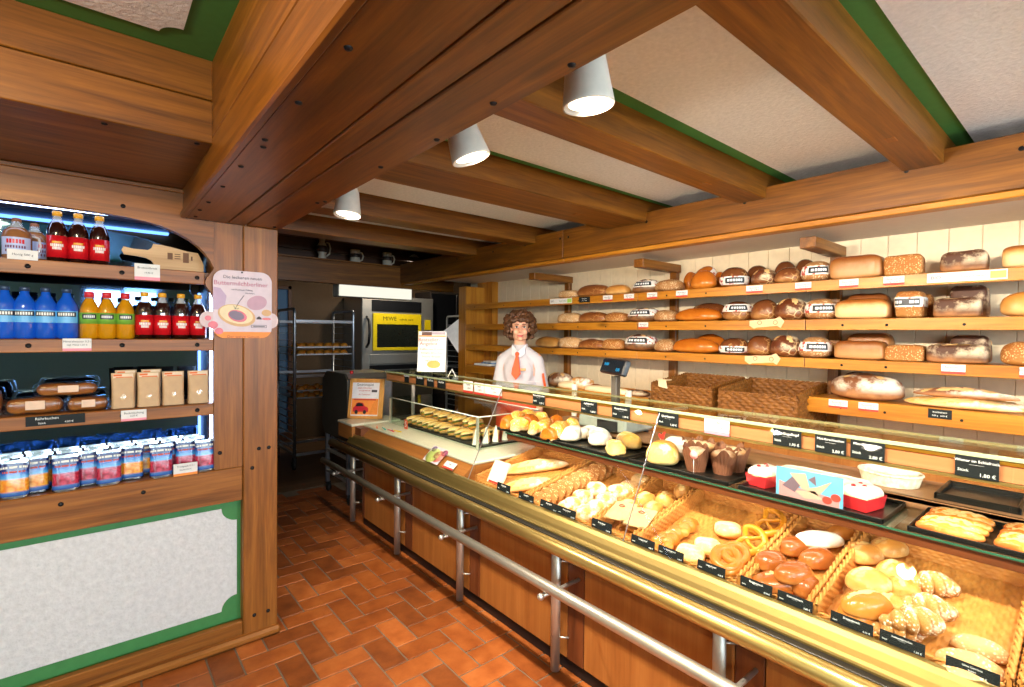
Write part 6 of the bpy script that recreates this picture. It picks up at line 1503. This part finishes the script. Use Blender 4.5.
# ================================================================== flyer with the red car, in a wooden frame
e0 = onz(353.5, 421, .772); e1 = onz(379, 421.5, .772)
ux = Vector((e1.x-e0.x, e1.y-e0.y, 0)); 
ctr = (e0+e1)/2; ux.normalize(); nrm = ux.cross(Vector((0,0,1)))           # nrm points to the viewer
up_ = (Vector((0,0,1))-nrm*.22).normalized(); nn = ux.cross(up_)
fw, fh = .30, .34
ctr = Vector((1.76, 4.035, .7735))
fl_ = root('framed_flyer', 'wood-framed flyer with a red car on an orange ground at the counter end', 'flyer stand', ctr)
def fq(u, v, d=0): return ctr+ux*u*fw+up_*v*fh+nn*d
def fbox(nm, u0, v0, u1, v1, mt, d0, d1, parent): 
    c_ = fq((u0+u1)/2, (v0+v1)/2, (d0+d1)/2); return MB().obox(c_, ux, up_, nn, (u1-u0)*fw/2, (v1-v0)*fh/2, abs(d1-d0)/2, .0005).build(nm, mt, parent)
fr0 = MB()
for u0, v0, u1, v1 in ((-.5, 0, -.42, 1), (.36, 0, .5, 1), (-.5, .90, .5, 1), (-.5, 0, .5, .07)): fr0.obox(fq((u0+u1)/2, (v0+v1)/2, 0), ux, up_, nn, (u1-u0)*fw/2, (v1-v0)*fh/2, .007, .002)
fr0.build('frame', wood('flyer_frame_wood', ('#C07A34', '#D49246', '#E0A65E'), 'z', .4, 1, False), fl_)
bp_ = fbox('sheet', -.42, .07, .36, .90, plain('flyer_white', '#E6E1E4', .5), -.004, .001, fl_)
fbox('orange_ground', -.41, .10, .35, .50, MT['orange'], .001, .0016, bp_); fbox('red_line', -.36, .455, .28, .49, MT['redink'], .0016, .0022, bp_)
fbox('grey_box', .14, .66, .30, .72, MT['ink'], .001, .0018, bp_)
for v_, s_, sz in ((.845, 'Gewinnspiel', .030), (.765, 'Jetzt mitmachen', .018), (.70, 'und gewinnen', .018), (.60, 'Ihr Traumauto', .017)): text(s_, sz, MT['ink'] if v_ > .8 else MT['redink'], bp_, frame(bp_, ux, up_, fq(-.06, v_, .0024)))
car = MB(); carp = [(-.36, .17), (-.36, .27), (-.31, .30), (-.27, .385), (-.20, .405), (-.08, .39), (-.03, .31), (.05, .285), (.08, .25), (.08, .17)]
P_ = [fq(u, v, .0034) for u, v in carp]+[fq(u, v, .0018) for u, v in carp]; n_ = len(carp); car.add(P_, [tuple(range(n_)), tuple(range(2*n_-1, n_-1, -1))]+[(k, k+n_, (k+1) % n_+n_, (k+1) % n_) for k in range(n_)]); car.build('printed_car', plain('car_red', '#C4202E', .4), bp_)
win = MB(); wp_ = [(-.29, .30), (-.255, .375), (-.20, .39), (-.10, .375), (-.06, .31)]; P_ = [fq(u, v, .0042) for u, v in wp_]+[fq(u, v, .003) for u, v in wp_]; n_ = 5; win.add(P_, [tuple(range(n_)), tuple(range(2*n_-1, n_-1, -1))]+[(k, k+n_, (k+1) % n_+n_, (k+1) % n_) for k in range(n_)]); win.build('printed_car_window', MT['slate'], bp_)
for u in (-.26, -.02):
    w_ = MB(); P_ = [fq(u+.045*cos(k), .165+.052*sin(k), .0046) for k in [2*pi*i/16 for i in range(16)]]+[fq(u+.045*cos(k), .165+.052*sin(k), .0015) for k in [2*pi*i/16 for i in range(16)]]; w_.add(P_, [tuple(range(16)), tuple(range(31, 15, -1))]+[(k, k+16, (k+1) % 16+16, (k+1) % 16) for k in range(16)]); w_.build('printed_wheel', MT['rubber'], bp_)
MB().obox(fq(0, .35, -.045)-nn*.02, ux, (Vector((0,0,1))+nrm*.25).normalized(), nrm, .02, .13, .003, .001).build('prop', MT['shelf_z'], fl_)

# ================================================================== poster stand on the glass top
p0 = onz(417.5, 374.5, 1.1925); p1 = onz(443.5, 376.5, 1.1925)
p0 = Vector((1.89, 3.53, 1.1925)); uxp = Vector((.12, -.27, 0)).normalized()
c0 = onx(431, 375.5, 1.93); c0 = Vector((1.945, onx(431, 375, 1.945).y, 1.1925))
uxp = Vector((.70, -.71, 0)).normalized(); nrp = uxp.cross(Vector((0,0,1))); upp = (Vector((0,0,1))-nrp*.12).normalized(); npp = uxp.cross(upp)
pw_, ph_ = .215, .325
ps = root('poster_stand', 'clear poster stand with orange printed offer on the counter top', 'poster stand', c0)
def pq(u, v, d=0): return c0+uxp*u*pw_+upp*v*ph_+npp*d
sh_ = MB().obox(pq(0, .53, 0), uxp, upp, npp, pw_/2, ph_*.47, .0015, .0005).build('sheet', plain('poster_white', '#E9E4E2', .5), ps)
MB().obox(pq(0, .03, -.03), uxp, Vector((0,0,1)), nrp, pw_/2, .008, .05, .002).build('foot', MT['case_glass'], ps)
def pbox(nm, u0, v0, u1, v1, mt, d): MB().obox(pq((u0+u1)/2, (v0+v1)/2, d), uxp, upp, npp, (u1-u0)*pw_/2, (v1-v0)*ph_/2, .0006, 0).build(nm, mt, sh_)
pbox('brown_picture', -.38, .90, -.02, .985, plain('poster_brown', '#5A3A30', .5), .002); pbox('grey_picture', -.02, .92, .46, .985, plain('poster_mauve', '#A99AA4', .5), .002); pbox('orange_strip', -.48, .87, .48, .905, plain('poster_peach', '#E59A5E', .5), .0024)
text('Bestseller-', .040, plain('poster_red_text', '#B5532E', .5), sh_, frame(sh_, uxp, upp, pq(-.10, .80, .003))); text('Angebot', .040, bpy.data.materials['poster_red_text'], sh_, frame(sh_, uxp, upp, pq(-.12, .71, .003)))
for k in range(4):
    text(('Kaffee und Kuchen', 'belegte Brötchen', 'frische Brezeln', 'täglich neu')[k], .024, plain('poster_orange_text', '#E07A3A', .5) if k == 0 else bpy.data.materials['poster_orange_text'], sh_, frame(sh_, uxp, upp, pq(.0, .58-.085*k, .003)))
m = MB(); P_ = [pq(.08+.24*cos(a_), .23+.09*sin(a_), .0026) for a_ in [2*pi*k/20 for k in range(20)]]+[pq(.08+.24*cos(a_), .23+.09*sin(a_), .0012) for a_ in [2*pi*k/20 for k in range(20)]]; m.add(P_, [tuple(range(20)), tuple(range(39, 19, -1))]+[(k, k+20, (k+1) % 20+20, (k+1) % 20) for k in range(20)]); m.build('orange_spot', plain('poster_orange', '#EFA050', .5), sh_)
tn = root('tent_card', 'small white tent card on the counter top beside the poster stand', 'card', (1.98, onx(452, 373, 1.98).y, 1.1925), -.6)
MB().prism([(-.03, 0), (0, .055), (.03, 0), (.027, 0), (0, .050), (-.027, 0)], 'y', -.05, .05).build('card', MT['paper'], tn, local=True)

# white sheet hung at the outer side of the shelf panel, papers on the short shelf
pts = [onx(443, 331, 3.1), onx(461, 317, 3.1), onx(461, 353, 3.1)]
ws = root('hanging_sheet', 'white paper sheet hanging askew at the end of the bread shelving', 'paper', ony(452, 333, 4.715))
a_, b_, c_ = ony(443, 331, 4.715), ony(462, 316, 4.715), ony(463, 357, 4.715)
MB().prism([(a_.x, a_.z), (b_.x, b_.z), (c_.x, c_.z), (c_.x-.03, c_.z-.005)], 'y', 4.704, 4.7055).build('sheet', MT['paper'], ws)
for k, (dy, dz, w_, d_, mt, lab) in enumerate(((4.28, .004, .26, .20, 'paper', 'white stack of papers on the short shelf behind the saleswoman'), (4.21, .026, .20, .17, 'magazine', 'blue and yellow magazine lying on the papers'), (4.20, .040, .19, .16, 'paper', 'white booklet lying on top of the magazine'))):
    if mt == 'magazine': MT['magazine'] = plain('magazine_print', '#7C93B8', .4, var=.5)
    o = root('paper_stack' if k == 0 else 'magazine' if k == 1 else 'booklet', lab, 'papers' if k == 0 else 'magazine' if k == 1 else 'booklet', (3.26, dy, SZ[4]+dz), .1-.15*k)
    for j in range(3 if k == 0 else 1): MB().box((-d_/2, -w_/2+.004*j, .007*j), (d_/2-.004*j, w_/2, .007*j+(.0065 if k == 0 else .012)), .001).build('sheet' if k == 0 else 'cover', MT[mt], o, local=True)

# ================================================================== scale with its customer display
sc_ = root('shop_scale', 'grey shop scale with dark customer display on a pole behind the counter glass', 'scale', (2.31, 1.83, .955))
MB().box((-.13, -.17, .012), (.13, .17, .085), .012).build('body', plain('scale_grey', '#8B9089', .4), sc_, local=True)
for x in (-.1, .1):
    for y in (-.14, .14): MB().lathe([(0, 0), (.014, 0), (.014, .013), (0, .013)], (x, y, 0), 12).build('foot', MT['rubber'], sc_, local=True)
MB().box((-.12, -.16, .095), (.12, .16, .104), .004).box((-.03, -.03, .08), (.03, .03, .1), 0).build('weighing_plate', MT['steel'], sc_, local=True)
MB().box((-.138, -.12, .02), (-.13, .02, .075), .002).build('front_display', MT['black'], sc_, local=True)
MB().box((-.02, -.02, .10), (.02, .02, .31), .004).build('pole', MT['grey_dark'], sc_, local=True)
ds = MB().box((-.018, -.15, -.042), (.018, .15, .042), .008).xf(Matrix.Translation((-.01, 0, .365)) @ Matrix.Rotation(.30, 4, 'X') @ Matrix.Rotation(.0, 4, 'X'))
ds = MB().box((-.018, -.148, -.045), (.018, .148, .045), .008); dm = Matrix.Translation((-.01, 0, .362)) @ Matrix.Rotation(-.45, 4, 'Z') @ Matrix.Rotation(.35, 4, 'Y'); ds.xf(dm)
dh = ds.build('display_head', MT['black'], sc_, local=True)
MB().box((-.0192, -.138, -.034), (-.018, .138, .036), 0).xf(dm).build('display_screen', plain('display_screen', '#141A22', .15), dh, local=True)
dig = emit('cyan_digits', '#39B5E8', 1.0)
for s_, y_, z_ in (('0,000', .075, .008), ('0,00', -.085, -.018)):
    t_ = text(s_, .026, dig, dh, dm @ frame(None, (0,-1,0), (0,0,1), (-.0198, y_, z_)))

# ================================================================== breads on the back counter beside the saleswoman
BZc = .9505
def back_bread(px0, px1, yt, yb, label, mat, name='loaf', Xc=3.10, **k):
    a_ = onx(px0, yt, Xc).y; b_ = onx(px1, yt, Xc).y; top = onx((px0+px1)/2, yt, Xc).z
    return bread(label, 'bread', 'breads on the back counter', (Xc, (a_+b_)/2, k.pop('z0', BZc)), -pi/2, abs(a_-b_), k.pop('W_', .18), top-k.pop('zt', BZc), mat, name=name, **k)
bx = root('bread_crate', 'wooden crate carrying cut breads on the back counter', 'crate', (3.13, 2.62, BZc))
MB().box((3.0, 2.08, BZc), (3.42, 3.02, BZc+.012), .002).build('bottom', MT['shelf_y'], bx)
for lo, hi in (((3.0, 2.08), (3.012, 3.02)), ((3.408, 2.08), (3.42, 3.02)), ((3.0, 2.08), (3.42, 2.092)), ((3.0, 3.008), (3.42, 3.02))): MB().box((lo[0], lo[1], BZc+.012), (hi[0], hi[1], BZc+.11), .002).build('side', MT['shelf_y'], bx)
MB().box((3.012, 2.092, BZc+.09), (3.408, 3.008, BZc+.10), 0).build('tray_insert', MT['shelf_y'], bx)
z0 = BZc+.1005
for px0, px1, yt, lab, mat, kw in ((549, 573, 372.5, 'dark floured round loaf beside the saleswoman arm', 'flour', dict(cuts=CROSS)), (560, 579, 381, 'pale cut loaf half in front of the dark floured one', 'crumb', dict(Xc=3.06)), (574, 591, 377.5, 'wedge of pale rye loaf beside the scale pole', 'rollflour', dict(e1=.5, e2=.5)), (581, 604, 384, 'orange-crusted loaf behind the pole', 'glossy', dict(Xc=3.14)), (586, 628, 386.5, 'long pale cut loaf in front of the pole', 'crumb', dict(Xc=3.05, e1=.5, e2=.5, W_=.09)), (628, 648, 391, 'dark speckled loaf end beside the wicker basket', 'flourdark', dict(Xc=3.08))):
    o_ = kw.pop('Xc', 3.10); a_ = onx(px0, yt, o_).y; b_ = onx(px1, yt, o_).y; top = onx((px0+px1)/2, yt, o_).z
    bread(lab, 'bread', 'breads on the back counter', (o_, (a_+b_)/2, z0), -pi/2, abs(a_-b_), kw.pop('W_', .14), max(.05, top-z0), mat, **kw)

# ================================================================== saleswoman
HX, HY = 2.63, 3.055
wo = root('person', 'smiling person with curly brown hair, white shirt and orange tie behind the counter', 'person', (HX, HY, 0), radians(-52))
skin = plain('skin', '#D9A183', .5, var=.03, Subsurface_Weight=.12, Subsurface_Radius=(.01, .004, .002)) if True else None
def cap(mb, p, q, r0, r1, n=14):
    p, q = Vector(p), Vector(q); mb.tube([p, q], [r0, r1], n); mb.ball(p, r0*.995, n, 9); mb.ball(q, r1*.995, n, 9)
hm = Matrix.Translation((0, .02, 0)) @ Matrix.Rotation(radians(13), 4, 'Z') @ Matrix.Translation((0, -.02, 0))
hb = MB()
hb.ball((0, .018, 1.588), (.073, .090, .092), 20, 14).ball((0, -.020, 1.508), (.056, .060, .060), 18, 12).ball((0, -.056, 1.462), (.022, .018, .016))
for s_ in (-1, 1):
    hb.ball((s_*.032, -.056, 1.518), (.026, .026, .026)).ball((s_*.028, -.066, 1.580), (.022, .012, .010)).ball((s_*.073, .018, 1.54), (.010, .018, .030)).ball((s_*.036, -.018, 1.482), (.022, .032, .024))
hb.tube([(0, -.078, 1.566), (0, -.092, 1.540), (0, -.104, 1.522)], [.008, .009, .012], 10).ball((0, -.102, 1.520), (.013, .012, .010)); hb.ball((.010, -.093, 1.518), .008).ball((-.010, -.093, 1.518), .008)
hb.ball((0, -.078, 1.490), (.024, .010, .012))
hb.xf(hm)
cap(hb, (0, .022, 1.49), (0, .030, 1.35), .048, .054)
hb.ball((0, .03, 1.22), (.155, .100, .16), 20, 12).ball((0, .03, 1.05), (.135, .095, .17), 20, 12).ball((0, .035, .90), (.165, .115, .13), 20, 12)
cap(hb, (-.135, .03, 1.305), (.135, .03, 1.305), .046, .046)
armL = [(.138, .03, 1.285), (.186, .05, 1.05), (.180, -.10, .905)]; armR = [(-.138, .03, 1.285), (-.182, .03, 1.06), (-.070, -.150, 1.060)]
for A in (armL, armR): cap(hb, A[0], A[1], .046, .036); cap(hb, A[1], A[2], .036, .026)
for s_ in (-1, 1):
    cap(hb, (s_*.088, .03, .86), (s_*.090, .025, .48), .080, .052); cap(hb, (s_*.090, .025, .48), (s_*.092, .045, .09), .052, .036); cap(hb, (s_*.092, .05, .045), (s_*.098, -.10, .035), .040, .032)
def hand(mb, w, d, side):            # palm from the wrist along d, four fingers and a thumb
    w, d = Vector(w), Vector(d).normalized(); n_ = Vector((0, 0, 1)); s_ = d.cross(n_).normalized()
    n_ = s_.cross(d).normalized()
    cap(mb, w, w+d*.045, .024, .026); mb.obox(w+d*.05, d, s_, n_, .040, .036, .012, .008)
    for k, (o_, L_) in enumerate(((-.028, .062), (-.010, .072), (.010, .068), (.027, .052))):
        a_ = w+d*.085+s_*o_; b_ = a_+d*L_*.45-n_*.008; c_ = b_+d*L_*.35-n_*.022; e_ = c_+d*L_*.12-n_*.018
        for p, q, r0, r1 in ((a_, b_, .0095, .0088), (b_, c_, .0088, .0080), (c_, e_, .0080, .0070)): cap(mb, p, q, r0, r1, 8)
    a_ = w+d*.03+s_*.030*side; b_ = a_+d*.030+s_*.024*side-n_*.008; c_ = b_+d*.030+s_*.004*side-n_*.010
    cap(mb, a_, b_, .013, .011, 8); cap(mb, b_, c_, .011, .009, 8)
hand(hb, armR[2], (.80, -.35, .12), 1); hand(hb, armL[2], (-.15, -.75, -.45), -1)
body_ = hb.build('body', skin, wo, local=True)
rm = body_.modifiers.new('merge', 'REMESH'); rm.mode = 'VOXEL'; rm.voxel_size = .0055; rm.use_smooth_shade = True
sm2 = body_.modifiers.new('smooth', 'SMOOTH'); sm2.factor = .5; sm2.iterations = 3
def child(mb, nm, mt, parent=wo, vox=None, it=4):
    o = mb.build(nm, mt, parent, local=True)
    if vox:
        r_ = o.modifiers.new('merge', 'REMESH'); r_.mode = 'VOXEL'; r_.voxel_size = vox; r_.use_smooth_shade = True
        s_ = o.modifiers.new('smooth', 'SMOOTH'); s_.factor = .5; s_.iterations = it
    return o
# face: eyes, brows, lips
ey_w = plain('eye_white', '#E8E2DA', .2); ey_d = plain('eye_iris', '#4A3A2C', .2); lipm = plain('lips', '#B5504C', .4); brow = plain('brow_hair', '#5A3A24', .7)
for s_ in (-1, 1):
    e_ = child(MB().ball((s_*.029, -.0735, 1.556), (.0135, .0095, .0075), 14, 9).xf(hm), 'eye', ey_w)
    child(MB().ball((s_*.029, -.0815, 1.556), (.0075, .0032, .0072), 12, 8).xf(hm), 'iris', ey_d, e_)
    child(MB().tube([(s_*.013, -.082, 1.574), (s_*.028, -.0815, 1.580), (s_*.045, -.070, 1.575)], [.0025, .0032, .0018], 8).xf(hm), 'eyebrow', brow)
    child(MB().tube([(s_*.014, -.0785, 1.5615), (s_*.029, -.0815, 1.5655), (s_*.044, -.070, 1.560)], [.0014, .0022, .0012], 8).xf(hm), 'eyelid', brow)
child(MB().tube([(-.027, -.073, 1.497), (-.014, -.084, 1.4905), (0, -.0875, 1.489), (.014, -.084, 1.4905), (.027, -.073, 1.497)], [.002, .0045, .0048, .0045, .002], 8).xf(hm), 'upper_lip', lipm)
child(MB().tube([(-.024, -.073, 1.495), (-.012, -.083, 1.484), (0, -.0865, 1.482), (.012, -.083, 1.484), (.024, -.073, 1.495)], [.002, .0045, .0052, .0045, .002], 8).xf(hm), 'lower_lip', lipm)
# curly bob
hr_ = MB(); hrn = random.Random(3)
hr_.ball((0, .042, 1.595), (.098, .092, .088), 18, 12).ball((0, .065, 1.525), (.092, .065, .075), 18, 12)
for k in range(520):
    z_ = hrn.uniform(-1, 1); a_ = hrn.uniform(0, 2*pi); c_ = sqrt(1-z_*z_)
    p = Vector((.116*c_*cos(a_), .034+.106*c_*sin(a_), 1.582+.104*z_))
    if z_ < -.2: p.x *= 1.10; p.z -= .02
    if p.y < .016 and p.z < 1.604 and abs(p.x) < .088: continue
    if p.z < 1.455: continue
    r_ = hrn.uniform(.011, .021)
    hr_.ball(p+Vector((hrn.uniform(-.01, .01), hrn.uniform(-.01, .01), hrn.uniform(-.01, .01))), r_, 9, 6)
for k in range(36):
    x_ = -.070+.140*k/35; hr_.ball((x_+hrn.uniform(-.006, .006), -.068+.30*x_*x_*4+hrn.uniform(-.008, .006), 1.612-.9*x_*x_+hrn.uniform(-.008, .010)), hrn.uniform(.010, .017), 8, 6)
hr_.xf(hm)
t = NT('curly_hair'); v = t.coord(); n = t.noise(v, 60, 5, .6, 1.5); t.col(t.ramp(n, [(.3, '#2E1A0D'), (.5, '#4E2F1A'), (.72, '#74502E')])); t.bump(n, .6, .006); hairm = t.set(.5, 0, .3)
child(hr_, 'hair', hairm, wo, .0045, 1)
# shirt
cloth = plain('white_shirt_cloth', '#BDB8BC', .85, var=.02, bump=.05)
s0 = MB()
s0.ball((0, .03, 1.215), (.146, .114, .165), 20, 12).ball((0, .03, 1.06), (.142, .116, .20), 20, 12).ball((0, .035, .93), (.175, .128, .12), 20, 12)
for q in (-1, 1): s0.ball((q*.050, -.046, 1.20), (.065, .034, .09), 16, 10)
for q in (-1, 1): cap(s0, (q*.040, .03, 1.355), (q*.128, .03, 1.293), .055, .058)
cap(s0, (0, .030, 1.34), (0, .030, 1.395), .072, .060)
cap(s0, armL[0], armL[1], .056, .052); cap(s0, armL[1], tuple(Vector(armL[1]).lerp(Vector(armL[2]), .25)), .056, .050); cap(s0, armR[0], armR[1], .056, .052); cap(s0, armR[1], tuple(Vector(armR[1]).lerp(Vector(armR[2]), .45)), .056, .046)
child(s0, 'shirt', cloth, wo, .006, 14)
cl = MB()
for s_ in (-1, 1):
    m = MB(); m.add([(s_*.004, -.060, 1.365), (s_*.058, -.010, 1.415), (s_*.062, .030, 1.425), (s_*.064, .03, 1.385), (s_*.052, -.052, 1.335), (s_*.018, -.088, 1.318)], [(0,1,4,5), (1,2,3,4)])
    m.add([(x_*.97, y_-.005, z_) for x_, y_, z_ in m.v], [tuple(f) for f in m.f[:2]]); cl.join(m)
cl_o = child(cl, 'collar', plain('collar_cloth', '#DCD9DE', .8)); so = cl_o.modifiers.new('thick', 'SOLIDIFY'); so.thickness = .005
tie = MB(); tp = [(-.014, 1.352), (.014, 1.352), (.011, 1.325), (.030, 1.23), (.036, 1.19), (.0, 1.145), (-.036, 1.19), (-.030, 1.23), (-.011, 1.325)]
def tie_y(z_): return -.090 if z_ > 1.31 else -.128 if z_ > 1.2 else -.130
n_ = len(tp); tv = [(x_, tie_y(z_)-.006, z_) for x_, z_ in tp]+[(x_, tie_y(z_)+.012, z_) for x_, z_ in tp]
tie.add(tv, [tuple(range(n_)), tuple(range(2*n_-1, n_-1, -1))]+[(k, k+n_, (k+1) % n_+n_, (k+1) % n_) for k in range(n_)]); tie.ball((0, -.088, 1.345), (.017, .012, .017), 12, 8)
child(tie, 'tie', plain('orange_tie_cloth', '#E2501A', .6))
child(MB().obox((.055, -.118, 1.225), (1, 0, 0), (0, .1, 1), (0, -1, .1), .022, .010, .003, .002), 'embroidered_badge', plain('gold_thread', '#C9A070', .6))
child(MB().tube([(.196, -.012, 1.175), (.204, -.008, 1.13), (.214, -.002, 1.08)], .010, 8).obox((.197, -.012, 1.18), (0, 1, 0), (0, 0, 1), (1, 0, 0), .014, .012, .006, .002), 'sleeve_tab', bpy.data.materials['orange_tie_cloth'])
child(MB().obox((.13, -.080, 1.13), (.9, .4, 0), (0, 0, 1), (-.4, .9, 0), .045, .002, .006, .001), 'pocket_seam', plain('seam_grey', '#C9C5C8', .8))
# apron and trousers
ap = MB()
def apf(u, v):
    a_ = pi*(1.12-1.24*u)+pi; r_ = 1+.10*v; return (.186*r_*cos(a_), .035+.142*r_*sin(a_), 1.0-.48*v)
ap.grid(apf, 26, 10); apo = child(ap, 'apron', plain('orange_red_apron', '#D8431C', .7)); so = apo.modifiers.new('thick', 'SOLIDIFY'); so.thickness = .004
tr = MB()
tr.ball((0, .035, .90), (.178, .128, .13), 20, 12)
for s_ in (-1, 1): cap(tr, (s_*.088, .03, .86), (s_*.090, .025, .48), .092, .065); cap(tr, (s_*.090, .025, .48), (s_*.092, .045, .10), .065, .050)
child(tr, 'trousers', plain('black_trousers', '#1D1C20', .8), wo, .008, 4)
for s_ in (-1, 1): child(MB().ball((s_*.097, -.03, .040), (.047, .125, .040), 16, 10), 'shoe', MT['rubber'])

# unseen lamps: one inferred from the gold-lit beam, one added to brighten the bakehouse
for nm_, loc_, w_, c_, lab in (('unseen_lamp', (-.55, .85, 2.26), LEFT_W, (1, .72, .34), 'warm pendant lamp over the aisle beside the drinks cabinet'), ('unseen_lamp', (3.2, 5.9, 2.5), BAKE_W, (1, .88, .7), 'unseen pendant lamp added to brighten the bakehouse')):
    r_ = root(nm_, lab, 'lamp', loc_); zc_ = (2.4 if loc_[1] < 4 else 2.78)-loc_[2]
    MB().lathe([(.03, .10), (.035, .09), (.11, -.02), (.105, -.02), (.03, .085)], n=24).build('shade', MT['lamp_white'], r_, local=True); MB().tube([(0, 0, .09), (0, 0, zc_)], .004, 8).build('cord', MT['black'], r_, local=True); MB().ball((0, 0, .01), .03, 12, 8).build('bulb', MT['lens'], r_, local=True)
    ld = bpy.data.lights.new('bulb_light', 'POINT'); ld.energy = w_; ld.color = c_; ld.shadow_soft_size = .05; lo_ = bpy.data.objects.new('bulb_light', ld); COL.objects.link(lo_); lo_.location = (loc_[0], loc_[1], loc_[2]-.03)
# ================================================================== daylight through the street windows, world
for k, (x0, x1, z0, z1) in enumerate(op):
    ld = bpy.data.lights.new('daylight', 'AREA'); ld.shape = 'RECTANGLE'; ld.size = x1-x0; ld.size_y = z1-z0; ld.energy = DAY_W*(x1-x0)*(z1-z0); ld.color = (.74, .87, 1)
    lo_ = bpy.data.objects.new('daylight', ld); COL.objects.link(lo_); lo_.location = ((x0+x1)/2, -2.85, (z0+z1)/2); lo_.rotation_euler = (pi/2, 0, 0)
wd = bpy.data.worlds.new('sky'); S.world = wd; wd.use_nodes = True
bg = wd.node_tree.nodes['Background']; bg.inputs[0].default_value = (.62, .78, 1, 1); bg.inputs[1].default_value = 2.2
S.view_settings.view_transform = 'Standard'; S.view_settings.look = 'None'; S.view_settings.gamma = 1; S.view_settings.exposure = EXPO
S.view_settings.use_curve_mapping = False
S.cycles.max_bounces = 10; S.cycles.transparent_max_bounces = 24; S.cycles.diffuse_bounces = 5; S.cycles.glossy_bounces = 5
S.cycles.sample_clamp_indirect = 6; S.cycles.use_denoising = True; S.cycles.caustics_reflective = False; S.cycles.caustics_refractive = False

# lettering becomes plain meshes
bpy.context.view_layer.update()
dg = bpy.context.evaluated_depsgraph_get()
for o in [k for k in bpy.data.objects if k.type == 'FONT']:
    me = bpy.data.meshes.new_from_object(o.evaluated_get(dg)); me.name = 'lettering'
    n = bpy.data.objects.new('lettering', me); COL.objects.link(n); n.parent = o.parent; n.matrix_local = o.matrix_local.copy()
    bpy.data.objects.remove(o)
